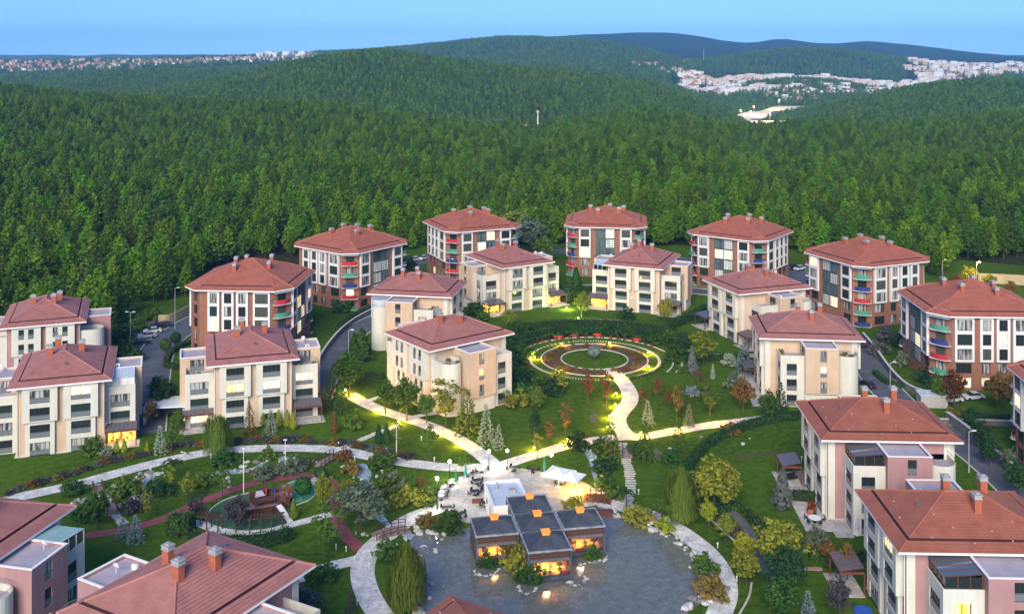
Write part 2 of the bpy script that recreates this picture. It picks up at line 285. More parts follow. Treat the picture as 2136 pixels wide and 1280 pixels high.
def terrain(X, Y):
    X = np.asarray(X, float); Y = np.asarray(Y, float); px = CX + FPX * X / np.maximum(Y, 50)
    zA = hz(PA, px, 1000, 10); zB = hz(PB_, px, 1900, 10)
    rows = [(0, px * 0), (330, px * 0), (1000, zA), (1350, np.minimum(zA, zB) - 22), (1900, zB), (2250, np.minimum(zB, hz(PG, px, 2600)) - 14), (2600, hz(PG, px, 2600, 4)),
            (3300, hz(PT, px, 3300)), (3800, hz(PU, px, 3800)), (4600, hz(PD, px, 4600)), (6000, hz(PF, px, 6000)), (8500, hz(PE, px, 8500)), (10500, hz(PE, px, 8500) - 160)]
    z = np.zeros_like(px)
    for (y0, a), (y1, b) in zip(rows[:-1], rows[1:]):
        t = np.clip((Y - y0) / (y1 - y0), 0, 1); s = t if y1 <= 1000 else t * t * (3 - 2 * t)
        z = np.where((Y >= y0) & (Y <= y1 + 1e-6), a + (b - a) * s, z)
    f = np.clip((Y - 340) / 250, 0, 1); f2 = np.clip((Y - 4000) / 3000, 0, 1)
    z = z + f * np.clip(1.3 - Y / 1500, .25, 1) * (6.5 * np.sin(X / 105 + 1.1 * np.sin(Y / 210)) * np.cos(Y / 88 + X / 260) ) + f * (2.6 * np.sin(X / 37 + Y / 61 + 1.3) * np.cos(Y / 47 - X / 90) + 2.2 * np.sin(X / 83 - 2) * np.sin(Y / 71 + .7) + f2 * 6 * np.sin(X / 310) * np.cos(Y / 400 + X / 170))
    return z
def grid_mesh(name, pxs, Ys, mats, midx):
    P, Q = np.meshgrid(pxs, Ys); X = (P - CX) * Q / FPX; Z = terrain(X, Q); nv = len(pxs)
    v = np.stack([X, Q, Z], -1).reshape(-1, 3); r = np.arange(len(Ys) - 1)[:, None] * nv + np.arange(nv - 1)[None]
    f = np.stack([r, r + 1, r + nv + 1, r + nv], -1).reshape(-1, 4)
    me = bpy.data.meshes.new(name); me.from_pydata(v.tolist(), [], f.tolist())
    for q in mats: me.materials.append(q)
    ymid = ((Ys[1:] + Ys[:-1]) / 2)[:, None] + 0 * pxs[None, :-1]
    me.polygons.foreach_set('material_index', (ymid > midx).astype(np.int32).reshape(-1)); me.polygons.foreach_set('use_smooth', [True] * len(f)); me.update()
    return me
Ys = np.concatenate([np.arange(60, 340, 40), np.arange(340, 1200, 22), np.arange(1200, 2700, 40), np.arange(2700, 10600, 90)])
tb = ob('terrain', grid_mesh('terrain', np.arange(-600, 2761, 28.0), Ys, [M['forest_floor'], M['far_wood']], 1700.0)); setp(tb, kind='structure')
# the haze of the valley air, sky outside
hb = MB(); hb.box(-9000, -60, -420, 9000, 11500, 260)
hm = bpy.data.materials.new('haze_air'); hm.use_nodes = True; hn = hm.node_tree
hn.nodes.remove(hn.nodes['Principled BSDF']); pv = hn.nodes.new('ShaderNodeVolumePrincipled'); pv.inputs['Color'].default_value = (.24, .58, 1.0, 1)
pv.inputs['Density'].default_value = 7.8e-5; pv.inputs['Anisotropy'].default_value = .0
hn.links.new(pv.outputs[0], hn.nodes['Material Output'].inputs['Volume'])
hz_o = hb.build('haze', hm); setp(hz_o, kind='stuff')

# ------------------------------------------------------------------ flat ground pieces
def smooth(pts, n=6, closed=False):
    P = [Vector((p[0], p[1])) for p in pts]; k = len(P); out = []
    rng = range(k) if closed else range(k - 1)
    for i in rng:
        p1, p2 = P[i], P[(i + 1) % k]
        p0 = P[i - 1] if (closed or i > 0) else p1 * 2 - p2; p3 = P[(i + 2) % k] if (closed or i + 2 < k) else p2 * 2 - p1
        for j in range(n):
            t = j / n; out.append(.5 * ((2 * p1) + (p2 - p0) * t + (2 * p0 - 5 * p1 + 4 * p2 - p3) * t * t + (3 * p1 - p0 - 3 * p2 + p3) * t ** 3))
    if not closed: out.append(P[-1])
    return out
def pxs(l, z=0): return [G(a, b, z) for a, b in l]
def ribbon(mb, pts, w_, z, mi=0):
    k = len(pts); L_ = []; R_ = []
    for i, p in enumerate(pts):
        d = (pts[min(i + 1, k - 1)] - pts[max(i - 1, 0)]).normalized(); nn = Vector((-d.y, d.x)); ww = w_ if not callable(w_) else w_(i / (k - 1))
        L_.append(p + nn * ww / 2); R_.append(p - nn * ww / 2)
    for i in range(k - 1): mb.poly([(R_[i].x, R_[i].y, z), (R_[i + 1].x, R_[i + 1].y, z), (L_[i + 1].x, L_[i + 1].y, z), (L_[i].x, L_[i].y, z)], mi)
    return L_, R_
def strip_wall(mb, pts, t, z0, z1, mi=0, closed=False):
    k = len(pts); n0 = len(mb.v)
    for i, p in enumerate(pts):
        a = pts[i - 1] if (closed or i > 0) else p; b_ = pts[(i + 1) % k] if (closed or i < k - 1) else p
        d = (b_ - a).normalized(); nn = Vector((-d.y, d.x)) * t / 2
        mb.v += [(p.x + nn.x, p.y + nn.y, z0), (p.x - nn.x, p.y - nn.y, z0), (p.x - nn.x, p.y - nn.y, z1), (p.x + nn.x, p.y + nn.y, z1)]
    for i in range(k if closed else k - 1):
        a = n0 + 4 * i; b_ = n0 + 4 * ((i + 1) % k)
        for q in ((a + 1, b_ + 1, b_ + 2, a + 2), (a + 2, b_ + 2, b_ + 3, a + 3), (a + 3, b_ + 3, b_, a)): mb.f.append(q); mb.m.append(mi)
    if not closed:
        for e in (n0, n0 + 4 * (k - 1)): mb.f.append((e, e + 1, e + 2, e + 3)); mb.m.append(mi)
def flat(name, poly, z, m_, kind='structure'):
    mb = MB(); mb.poly([(p[0], p[1], z) for p in poly]); o = mb.build(name, m_); setp(o, kind=kind); return o
def disc(c, r, n=72): return [Vector((c.x + r * math.cos(2 * PI * i / n), c.y + r * math.sin(2 * PI * i / n))) for i in range(n)]
# village lawn
flat('lawn', [(-175, 60), (175, 60), (190, 330), (110, 372), (-30, 385), (-95, 330), (-125, 300), (-170, 280)], .01, M['lawn'])
# roads with kerbs
def road(name, pts, w_, z=.03, kerb=True):
    P = smooth(pxs(pts), 6); mb = MB(); L_, R_ = ribbon(mb, P, w_, z); o = mb.build(name, M['asphalt']); setp(o, kind='structure')
    if kerb:
        for s in (L_, R_):
            k = MB(); strip_wall(k, s, .28, 0, .15); q = k.build('kerb', M['kerb']); setp(q, kind='structure')
road('road', [(296, 905), (303, 850), (312, 790), (322, 745), (345, 712), (378, 688), (415, 666), (460, 648), (520, 632), (600, 600)], 8.5)
road('road', [(655, 835), (668, 795), (690, 752), (720, 712), (760, 680), (815, 655), (880, 640), (960, 622), (1080, 606), (1180, 601), (1300, 600), (1420, 604), (1530, 618), (1640, 648), (1740, 690), (1790, 722), (1818, 770), (1850, 815), (1900, 860), (1990, 915), (2060, 965), (2150, 1050), (2250, 1180)], 7.2)
road('road', [(780, 545), (850, 548), (910, 541), (1000, 531), (1090, 528), (1165, 524), (1260, 522), (1400, 540), (1660, 558), (1700, 570)], 9, .034, False)
# car park aprons
flat('pavement', [G(*p)[:2] for p in ((255, 742), (300, 735), (345, 690), (345, 660), (300, 672), (272, 700))], .022, M['asphalt'])
flat('pavement', [G(*p)[:2] for p in ((1640, 560), (1760, 590), (1700, 640), (1640, 600))], .022, M['asphalt'])
# stone paths
for nm, pts, w_ in (('path', [(-60, 1068), (20, 1041), (150, 1012), (250, 985), (340, 962), (430, 944), (500, 937), (600, 934), (700, 938), (760, 949), (830, 962), (900, 971), (960, 975), (1045, 973)], 3.2),
                    ('path', [(728, 822), (760, 840), (800, 857), (850, 873), (900, 890), (950, 913), (990, 938), (1015, 957), (1045, 985)], 3.2),
                    ('path', [(1040, 973), (1085, 958), (1130, 945), (1200, 925), (1290, 912), (1340, 911), (1400, 900), (1480, 887), (1550, 878), (1600, 872)], 3.0),
                    ('path', [(1273, 770), (1296, 792), (1313, 818), (1313, 838), (1297, 858), (1288, 874), (1294, 893), (1312, 913)], 3.4),
                    ('path', [(930, 1052), (895, 1066), (860, 1080), (825, 1102), (790, 1130), (765, 1158), (756, 1190), (762, 1225), (780, 1262), (815, 1310)], 3.3),
                    ('path', [(766, 1160), (735, 1170), (700, 1178), (655, 1192), (600, 1215)], 2.6),
                    ('path', [(1240, 1042), (1290, 1055), (1345, 1070), (1395, 1093), (1440, 1122), (1478, 1155), (1505, 1195), (1514, 1235), (1500, 1280), (1470, 1340)], 3.2),
                    ('path', [(352, 1088), (410, 1091), (450, 1104), (500, 1112), (560, 1108), (610, 1094), (690, 1072)], 1.8),
                    ('path', [(770, 835), (800, 826), (815, 822)], 1.5), ('path', [(855, 872), (880, 866), (910, 862)], 1.5)):
    mb = MB(); P = smooth(pxs(pts), 7); flat_i = len([o for o in bpy.data.objects if o.name.startswith('path')])
    L_, R_ = ribbon(mb, P, w_, .04 + .004 * flat_i); o = mb.build(nm, M['pave']); setp(o, kind='structure')
mb = MB(); ribbon(mb, smooth(pxs([(165, 1118), (250, 1106), (330, 1085), (400, 1055), (470, 1026), (540, 1004), (600, 995), (640, 993), (680, 999), (697, 1017), (701, 1050), (704, 1085), (722, 1117), (752, 1146)]), 7), 2.0, .034)
setp(mb.build('path', M['pinkpath']), kind='structure')
# terrace of the café
terr = [(912, 1050), (912, 1030), (925, 1012), (950, 998), (985, 987), (1015, 982), (1040, 975), (1070, 976), (1110, 981), (1160, 990), (1205, 1000), (1240, 1020), (1262, 1040), (1240, 1055), (1180, 1065), (1175, 1110), (1000, 1100), (985, 1093), (965, 1088), (945, 1075), (925, 1062)]
flat('terrace', [p for p in smooth(pxs(terr), 4, True)], .095, M['deck'])
# ring garden
RC = G(1240, 749); 
flat('flower_ring_lawn', disc(RC, 15.6), .016, M['lawn']); flat('soil_bed', disc(RC, 12.2), .022, M['soil']); flat('round_lawn', disc(RC, 7.6), .03, M['lawn'])
for r_, wd, h_ in ((7.7, .28, .16), (12.3, .28, .16)):
    mb = MB(); strip_wall(mb, disc(RC, r_), wd, 0, h_, 0, True); setp(mb.build('kerb', M['kerb']), kind='structure')
mb = MB(); strip_wall(mb, [Vector((RC.x + 18 * math.cos(t), RC.y + 18 * math.sin(t))) for t in np.linspace(-.55, 3.5, 60)], .3, 0, .14); setp(mb.build('kerb', M['kerb']), kind='structure')
mb = MB(); strip_wall(mb, [Vector((RC.x + 20 * math.cos(t), RC.y + 20 * math.sin(t))) for t in np.linspace(-.5, .35, 24)], .55, 0, .12); setp(mb.build('kerb', M['kerb']), kind='structure')
# stepping stones: one path thing each, every slab a part
def stepping(pts, n_, l_, w_, label, rz=0.0, across=True):
    P = smooth(pxs(pts), 12); tot = len(P) - 1; root = empty('stepping_stone_path', (P[0].x, P[0].y, 0), 0, label, 'stepping stones')
    b = MB(); b.box(-l_ / 2, -w_ / 2, 0, l_ / 2, w_ / 2, .09); me = b.mesh('stone', M['step'])
    for i in range(n_):
        f = i / (n_ - 1) * tot; a = int(min(f, tot - 1)); p = P[a].lerp(P[a + 1], f - a); d = P[a + 1] - P[a]; ang = math.atan2(d.y, d.x) + (PI / 2 if across else 0)
        ob('stone', me, root, (p.x - P[0].x + random.uniform(-.12, .12), p.y - P[0].y, .02), ang + random.uniform(-.08, .08), (random.uniform(.85, 1.15), 1, 1))
stepping([(1299, 925), (1304, 955), (1314, 990), (1313, 1030), (1306, 1050)], 34, 1.7, .45, 'zigzag row of white slabs crossing the lawn right of the café')
stepping([(200, 1012), (220, 1045), (238, 1070), (256, 1092)], 20, 1.5, .45, 'row of white slabs leading from the creek bridge to the pink track')
stepping([(830, 888), (790, 902), (750, 918), (712, 935)], 26, 1.3, .45, 'diagonal row of white slabs joining the two upper stone paths')
stepping([(672, 985), (660, 998), (652, 1010)], 9, 1.2, .4, 'short row of white slabs between small bridge and playground')
root = empty('stepping_stone_ring', (RC.x, RC.y, 0), 0, 'ring of small white slabs around the circular flower bed', 'stepping stones'); b = MB(); b.box(-.35, -.12, 0, .35, .12, .08); me = b.mesh('stone', M['step'])
for i in range(150):
    t = 2 * PI * i / 150
    if 1.85 < t < 2.6 and i % 2: continue
    ob('stone', me, root, (14.9 * math.cos(t), 14.9 * math.sin(t), .02), t)
# pond and streams
pond = [(868, 1112), (890, 1102), (930, 1108), (985, 1100), (1060, 1085), (1120, 1072), (1180, 1062), (1255, 1068), (1305, 1082), (1350, 1094), (1395, 1112), (1430, 1140), (1455, 1172), (1474, 1205), (1478, 1235), (1462, 1258), (1435, 1275), (1440, 1300), (1400, 1400), (1150, 1450), (900, 1400), (885, 1300), (878, 1250), (884, 1200), (872, 1160), (855, 1135)]
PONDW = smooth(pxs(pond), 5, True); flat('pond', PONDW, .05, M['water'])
for pts, w_ in (([(745, 968), (755, 985), (768, 1005), (772, 1030), (768, 1050)], 3.2), ([(770, 1050), (790, 1075), (815, 1098), (850, 1115), (875, 1125)], 1.6), ([(1222, 938), (1238, 958), (1240, 985), (1245, 1010), (1252, 1040), (1262, 1070)], 1.6),
                ([(318, 985), (300, 1002), (296, 1025), (285, 1045)], 2.4), ([(245, 1056), (270, 1048), (290, 1050)], 1.6), ([(450, 985), (520, 980), (570, 955), (600, 958)], 1.6)):
    mb = MB(); ribbon(mb, smooth(pxs(pts), 6), lambda t: w_ * (.75 + .35 * math.sin(9 * t)), .026); setp(mb.build('stream', M['stream']), kind='structure')
mb = MB(); ribbon(mb, smooth(pxs([(1535, 957), (1560, 949), (1600, 946), (1620, 942)]), 6), .8, .02); setp(mb.build('soil_bed', M['soil']), kind='structure')
# playground surfaces
play = [(430, 1085), (440, 1062), (470, 1042), (510, 1030), (560, 1018), (600, 1012), (612, 1030), (606, 1062), (600, 1085), (580, 1097), (540, 1106), (480, 1107), (445, 1099)]
P1_ = smooth(pxs(play), 6, True); flat('playground_surface', P1_, .046, M['rubber1'])
P2_ = smooth(pxs([(590, 1012), (620, 1004), (648, 1008), (658, 1022), (645, 1038), (622, 1048), (600, 1050), (590, 1030)]), 6, True); flat('playground_surface', P2_, .05, M['rubber2'])
for q in (smooth(pxs([(452, 1102), (430, 1085), (440, 1062), (470, 1042), (520, 1027)]), 6), smooth(pxs([(600, 1008), (625, 1001), (652, 1006), (661, 1022), (648, 1040), (624, 1051), (612, 1056), (610, 1078)]), 6)):
    mb = MB(); strip_wall(mb, q, .22, 0, .1); setp(mb.build('kerb', M['kerb']), kind='structure')
flat('soil_bed', smooth(pxs([(1498, 1075), (1520, 1085), (1548, 1110), (1565, 1140), (1570, 1170), (1552, 1150), (1530, 1120), (1505, 1100)]), 4, True), .018, M['soil'])
mb = MB(); ribbon(mb, smooth(pxs([(1500, 1048), (1525, 1065), (1552, 1095), (1572, 1125), (1585, 1160), (1600, 1195), (1625, 1208)]), 6), 1.5, .03); setp(mb.build('path', M['wallstone']), kind='structure')
for q in ([(1455, 1060), (1490, 1090), (1545, 1140)], [(1568, 1215), (1562, 1245), (1540, 1285)]):
    mb = MB(); strip_wall(mb, smooth(pxs(q), 6), .25, 0, .12); setp(mb.build('kerb', M['kerb']), kind='structure')
# patios
for q in ([(1655, 835), (1612, 985), (1640, 1035), (1695, 1035), (1690, 980)],):
    flat('patio', [G(*p)[:2] for p in q[1:]], .036, M['wooddeck'])
exec_later = []

# ------------------------------------------------------------------ windows and walls
def fac(mb, p0, p1, z0, z1, ops, mi, dep, out):
    """wall with real openings; outside is to the right of p0->p1. Records the windows in out."""
    p0 = Vector(p0); p1 = Vector(p1); d = (p1 - p0); L = d.length; d = d / L; nn = Vector((-d.y, d.x))
    us = sorted({0, L, *[o[0] for o in ops], *[o[1] for o in ops]}); zs = sorted({z0, z1, *[o[2] for o in ops], *[o[3] for o in ops]})
    def P(u, z, k=0): q = p0 + d * u + nn * k; return (q.x, q.y, z)
    for a, b_ in zip(us[:-1], us[1:]):
        for c, e in zip(zs[:-1], zs[1:]):
            if any(o[0] - 1e-6 <= a and b_ <= o[1] + 1e-6 and o[2] - 1e-6 <= c and e <= o[3] + 1e-6 for o in ops): continue
            mb.poly([P(a, c), P(b_, c), P(b_, e), P(a, e)], mi)
    for o in ops:
        a, b_, c, e = o[:4]; k = dep
        mb.poly([P(a, c), P(a, c, k), P(a, e, k), P(a, e)], mi); mb.poly([P(b_, c, k), P(b_, c), P(b_, e), P(b_, e, k)], mi)
        mb.poly([P(a, c), P(b_, c), P(b_, c, k), P(a, c, k)], mi); mb.poly([P(a, e, k), P(b_, e, k), P(b_, e), P(a, e)], mi)
        q = P((a + b_) / 2, c, dep - .02); out.append((q, math.atan2(d.y, d.x), b_ - a, e - c, o[4] if len(o) > 4 else 'w'))
CACHE = {}
PANES = ['p_dark', 'p_green', 'p_curt', 'p_blind']
def pane_mesh(w_, h_, k):
    key = ('pane', round(w_, 2), round(h_, 2), k)
    if key not in CACHE:
        b = MB(); b.box(-w_ / 2, -.02, 0, w_ / 2, .04, h_, 0, 'k'); CACHE[key] = b.mesh('window_pane', M[k])
    return CACHE[key]
def frame_mesh(w_, h_, m_='frame', n=None, rows=1, t=.07):
    key = ('frame', round(w_, 2), round(h_, 2), m_, n, rows)
    if key not in CACHE:
        b = MB(); n = n or max(1, int(round(w_ / .85))); y0, y1 = -.09, -.025
        b.box(-w_ / 2, y0, 0, -w_ / 2 + t, y1, h_); b.box(w_ / 2 - t, y0, 0, w_ / 2, y1, h_); b.box(-w_ / 2 + t, y0, h_ - t, w_ / 2 - t, y1, h_); b.box(-w_ / 2 + t, y0, 0, w_ / 2 - t, y1, t)
        for i in range(1, n): x_ = -w_ / 2 + w_ * i / n; b.box(x_ - t / 2 * (1 if rows < 4 else 1.5), y0 + .005, t, x_ + t / 2 * (1 if rows < 4 else 1.5), y1, h_ - t)
        for j in range(1, rows): z_ = h_ * j / rows; b.box(-w_ / 2 + t, y0 + .01, z_ - t / 2, w_ / 2 - t, y1, z_ + t / 2)
        CACHE[key] = b.mesh('window_frame', M[m_])
    return CACHE[key]
def rail_mesh(w_):
    key = ('rail', round(w_, 2))
    if key not in CACHE:
        b = MB(); b.box(-w_ / 2, -.20, .92, w_ / 2, -.15, .98)
        for i in range(int(w_ / .45) + 2): x_ = -w_ / 2 + w_ * i / (int(w_ / .45) + 1); b.box(x_ - .015, -.185, .06, x_ + .015, -.155, .92, 0, 'bt')
        b.box(-w_ / 2, -.165, .10, w_ / 2, -.15, .85, 1); CACHE[key] = b.mesh('window_railing', [M['rail'], M['glassrail']])
    return CACHE[key]
def put_window(root, win, k, rail=True, fm='frame', n=None, rows=1):
    q, rz, w_, h_, _ = win; o = ob('window', pane_mesh(w_, h_, k), root, q, rz); ob('frame', frame_mesh(w_, h_, fm, n, rows), o)
    if rail: ob('railing', rail_mesh(w_), o)
    return o
def courses(mb, poly_at, t0, t1, step, slope, z0, mi, ris=.08, oh=.11):
    """tiled roof slope as real courses: each a strip a little flatter than the slope with a riser above it"""
    n = max(1, int(round((t1 - t0) / step))); dt = (t1 - t0) / n
    for i in range(n):
        o_ = oh if i else 0; a = poly_at(t0 + i * dt - o_); c_ = poly_at(t0 + (i + 1) * dt - oh); b_ = poly_at(t0 + (i + 1) * dt); za = z0 + (t0 + i * dt - o_) * slope + (.02 if i else 0); zb = z0 + (t0 + (i + 1) * dt) * slope - ris; k = len(a)
        for j in range(k):
            j2 = (j + 1) % k
            if (a[j] - a[j2]).length < .02: continue
            mb.poly([(a[j].x, a[j].y, za), (a[j2].x, a[j2].y, za), (b_[j2].x, b_[j2].y, zb), (b_[j].x, b_[j].y, zb)], mi)
            if (b_[j] - b_[j2]).length > .02 and i < n - 1: zc = z0 + (t0 + (i + 1) * dt - oh) * slope + .02; mb.poly([(b_[j].x, b_[j].y, zb), (b_[j2].x, b_[j2].y, zb), (c_[j2].x, c_[j2].y, zc), (c_[j].x, c_[j].y, zc)], mi)
def chimney_mesh(w_, d_, h_, part):
    key = ('ch', w_, d_, h_, part)
    if key not in CACHE:
        b = MB()
        if part == 'b': b.box(-w_ / 2, -d_ / 2, -1.2, w_ / 2, d_ / 2, h_); CACHE[key] = b.mesh('chimney', M['chim'])
        else:
            b.box(-w_ / 2 - .08, -d_ / 2 - .08, h_, w_ / 2 + .08, d_ / 2 + .08, h_ + .12); b.box(-w_ / 2 - .02, -d_ / 2 - .02, h_ + .12, w_ / 2 + .02, d_ / 2 + .02, h_ + .40)
            b.box(-w_ / 2 - .10, -d_ / 2 - .10, h_ + .40, w_ / 2 + .10, d_ / 2 + .10, h_ + .52); b.box(-w_ / 4, -d_ / 4, h_ + .52, w_ / 4, d_ / 4, h_ + .66); CACHE[key] = b.mesh('chimney_cap', M['capm'])
    return CACHE[key]
def arc(cx, cy, r, a0, a1, n): return [(cx + r * math.cos(a0 + (a1 - a0) * i / n), cy + r * math.sin(a0 + (a1 - a0) * i / n)) for i in range(n + 1)]

# ------------------------------------------------------------------ the villa blocks (white / pink)
EW, ED, EZ = 8.6, 10.65, 12.4; HW, HD = 7.2, 9.2; SL = math.tan(R(23))
def w_roof_poly(t):
    x = max(EW - t, 0); y = max(ED - t, ED - EW); return [Vector((-x, -y)), Vector((x, -y)), Vector((x, y)), Vector((-x, y))]
def w_parts(pal):
    key = ('W', pal)
    if key in CACHE: return CACHE[key]
    wm, cm, tm = {'white': ('white', 'peach', 'tileW'), 'pink': ('white', 'pink', 'tileW'), 'pinkred': ('white', 'pink', 'tileP')}[pal]
    parts = []; wins = dict(front=[], back=[], l=[], r=[])
    core = MB(); core.prism([(-HW, -HD), (HW, -HD), (HW, HD), (-HW, HD)], 0, 12.3, 0, False)
    core.box(-HW - .3, -HD - .3, 0, HW + .3, HD + .3, .12, 1)
    for sx_ in (-1, 1):
        for sy in (-1, 1): core.box(sx_ * HW - .03, sy * (HD - 1.0) - (1.03 if sy < 0 else -.0) , 0, sx_ * HW + .03, sy * (HD - 1.0) + (1.03 if sy > 0 else 0), 12.28, 1)
    parts.append(('wall', core.mesh('core_wall', [M[cm], M[wm]])))
    for face, sy in (('front', -1), ('back', 1)):
        for sx_ in (-1, 1):
            b = MB(); cxx = 3.35 * sx_
            if face == 'front': ops = lambda W_, fl: [(W_ / 2 - 1.63, W_ / 2 + 1.63, 3.1 * k + .12, 3.1 * k + 2.42) for k in fl]
            else: ops = lambda W_, fl: [(W_ / 2 + s - .55, W_ / 2 + s + .55, 3.1 * k + .35, 3.1 * k + 2.45) for k in fl for s in (-.95, .95)]
            for W_, pr, za, zb, fl in ((5.7, .95, 6.12, 12.25, (2, 3)), (4.8, .55, .12, 6.10, (0, 1))):
                xa, xb = cxx - W_ / 2, cxx + W_ / 2; ya = -(HD + pr)
                pts = [Vector((xa, ya)), Vector((xb, ya)), Vector((xb, -HD)), Vector((xa, -HD))]
                if sy > 0: pts = [-p for p in pts]
                fac(b, pts[0], pts[1], za, zb, ops(W_, fl), 0, .28, wins[face])
                b.poly([(*pts[1], za), (*pts[2], za), (*pts[2], zb), (*pts[1], zb)]); b.poly([(*pts[3], za), (*pts[0], za), (*pts[0], zb), (*pts[3], zb)])
                b.poly([(*p, za) for p in reversed(pts)]); b.poly([(*p, zb) for p in pts])
            parts.append(('bay', b.mesh('bay_wall', M[wm])))
    for side, s in (('l', -1), ('r', 1)):
        def mp(p): return Vector((p[0] * s, p[1]))
        def seq(pts): q = [mp(p) for p in pts]; return q if s > 0 else list(reversed(q))
        # box wing with terrace
        b = MB(); x0, x1, y0, y1 = HW, 12.4, -6.9, -2.2
        a_, b_ = mp((x0, y0)), mp((x1, y0)); c_ = mp((x1, y1)); wl = []
        op = [(x1 - x0 - 4.25, x1 - x0 - .95, 3.1 * k + .12, 3.1 * k + 2.42) for k in (0, 1, 2)] if s > 0 else [(.95, 4.25, 3.1 * k + .12, 3.1 * k + 2.42) for k in (0, 1, 2)]
        (fac(b, a_, b_, 0, 10.25, op, 0, .28, wl) if s > 0 else fac(b, b_, a_, 0, 10.25, op, 0, .28, wl)); wins['front'] += wl
        op = [(1.2, 3.2, 3.1 * k + .12, 3.1 * k + 2.42) for k in (0, 1, 2)]
        (fac(b, b_, c_, 0, 10.25, op, 0, .28, wins['r']) if s > 0 else fac(b, c_, b_, 0, 10.25, op, 0, .28, wins['l']))
        for pa, pb in (((x0, y0 + .2), (x1 - .2, y0 + .2)), ((x1 - .2, y0 + .2), (x1 - .2, y1))):   # inner parapet and its top
            q0, q1 = mp(pa), mp(pb); 
            b.poly([(*q1, 9.35), (*q0, 9.35), (*q0, 10.25), (*q1, 10.25)] if s > 0 else [(*q0, 9.35), (*q1, 9.35), (*q1, 10.25), (*q0, 10.25)])
        b.poly([(*p, 10.25) for p in seq([(x0, y0), (x1, y0), (x1 - .2, y0 + .2), (x0, y0 + .2)])]); b.poly([(*p, 10.25) for p in seq([(x1, y0), (x1, y1), (x1 - .2, y1), (x1 - .2, y0 + .2)])])
        b.poly([(*p, 9.35) for p in seq([(x0, y0 + .2), (x1 - .2, y0 + .2), (x1 - .2, y1), (x0, y1)])], 1)
        parts.append(('terrace_wing', b.mesh('wing_wall', [M[wm], M['deckroof']])))
        # tall side block with flat roof and parapet
        b = MB(); x1, y0, y1 = 13.4, -2.2, 4.3; wl = []
        p_ = [mp((x1, y0)), mp((x1, y1))]
        op = [(2.9, 4.2, 3.1 * k + .15, 3.1 * k + 2.35) for k in (1, 2, 3)]
        if s < 0: op = [(6.5 - o[1], 6.5 - o[0], o[2], o[3]) for o in op]
        (fac(b, p_[0], p_[1], 3.0, 12.05, op, 0, .25, wins['r']) if s > 0 else fac(b, p_[1], p_[0], 3.0, 12.05, op, 0, .25, wins['l']))
        q0, q1 = mp((x0, y0)), mp((x1, y0)); L_ = x1 - x0; op = [(1.7, 4.3, 9.4, 11.6)] if s > 0 else [(L_ - 4.3, L_ - 1.7, 9.4, 11.6)]
        (fac(b, q0, q1, 3.0, 12.05, op, 0, .25, wins['front']) if s > 0 else fac(b, q1, q0, 3.0, 12.05, op, 0, .25, wins['front']))
        q0, q1 = mp((x1, y1)), mp((x0, y1)); b.poly([(*q0, 3.0), (*q1, 3.0), (*q1, 12.05), (*q0, 12.05)] if s > 0 else [(*q1, 3.0), (*q0, 3.0), (*q0, 12.05), (*q1, 12.05)])
        b.poly([(*p, 3.0) for p in seq([(x0, y0), (x0, y1), (x1, y1), (x1, y0)])])
        b.poly([(*p, 11.72) for p in seq([(x0, y0 + .25), (x1 - .25, y0 + .25), (x1 - .25, y1 - .25), (x0, y1 - .25)])], 1)
        for pa, pb in (((x0, y0 + .25), (x1 - .25, y0 + .25)), ((x1 - .25, y0 + .25), (x1 - .25, y1 - .25)), ((x1 - .25, y1 - .25), (x0, y1 - .25))):
            u, v_ = mp(pa), mp(pb); b.poly([(*v_, 11.72), (*u, 11.72), (*u, 12.05), (*v_, 12.05)] if s > 0 else [(*u, 11.72), (*v_, 11.72), (*v_, 12.05), (*u, 12.05)])
        parts.append(('side_block', b.mesh('block_wall', [M[cm], M['deckroof']])))
        c = MB()
        for X0, Y0, X1, Y1 in ((x0, y0 - .05, x1 + .05, y0 + .28), (x1 - .28, y0 + .28, x1 + .05, y1 - .28), (x0, y1 - .28, x1 + .05, y1 + .05)):
            c.box(min(s * X0, s * X1), Y0, 12.05, max(s * X0, s * X1), Y1, 12.15)
        parts.append(('coping', c.mesh('coping', M['coping'])))
        b = MB(); X0, X1 = sorted((s * x0, s * (x1 - .5))); b.box(X0, y0 + .02, .0, X1, y1 - .02, 3.0, 0, 'tb'); parts.append(('base_wall', b.mesh('base_wall', M[wm])))
        # rounded tower
        b = MB(); pts = [(x0, 4.32), (9.9, 4.32)] + arc(9.9, 6.55, 2.23, -PI / 2, PI / 2, 14)[1:] + [(x0, 8.78)]; b.prism(seq(pts), 0, 10.2, 0, False)
        pin = [(x0, 4.5), (9.9, 4.5)] + arc(9.9, 6.55, 2.05, -PI / 2, PI / 2, 14)[1:] + [(x0, 8.6)]; q = seq(pin); o_ = seq(pts)
        b.prism(list(reversed(q)), 9.4, 10.2, 0, False); b.poly([(*p, 9.4) for p in q], 1)
        for i in range(len(q) - 1): b.poly([(*o_[i], 10.2), (*o_[i + 1], 10.2), (*q[i + 1], 10.2), (*q[i], 10.2)])
        parts.append(('round_tower', b.mesh('tower_wall', [M[wm], M['deckroof']])))
        b = MB(); o2 = seq([((p[0] + r_[0]) / 2, (p[1] + r_[1]) / 2) for p, r_ in zip(pts, pin)])
        for i in range(len(o2) - 1):
            b.tube((*o2[i], 10.78), (*o2[i + 1], 10.78), .03, n=4, cap=False); b.tube((*o2[i], 10.5), (*o2[i + 1], 10.5), .015, n=3, cap=False); b.tube((*o2[i], 10.2), (*o2[i], 10.78), .02, n=3, cap=False)
        parts.append(('tower_railing', b.mesh('tower_railing', M['rail'])))
    # roof
    b = MB(); z0 = EZ + .16
    e = w_roof_poly(0); b.prism([tuple(p) for p in e], EZ - .12, z0, 1, False); b.poly([(p.x, p.y, EZ - .12) for p in reversed(e)], 1)
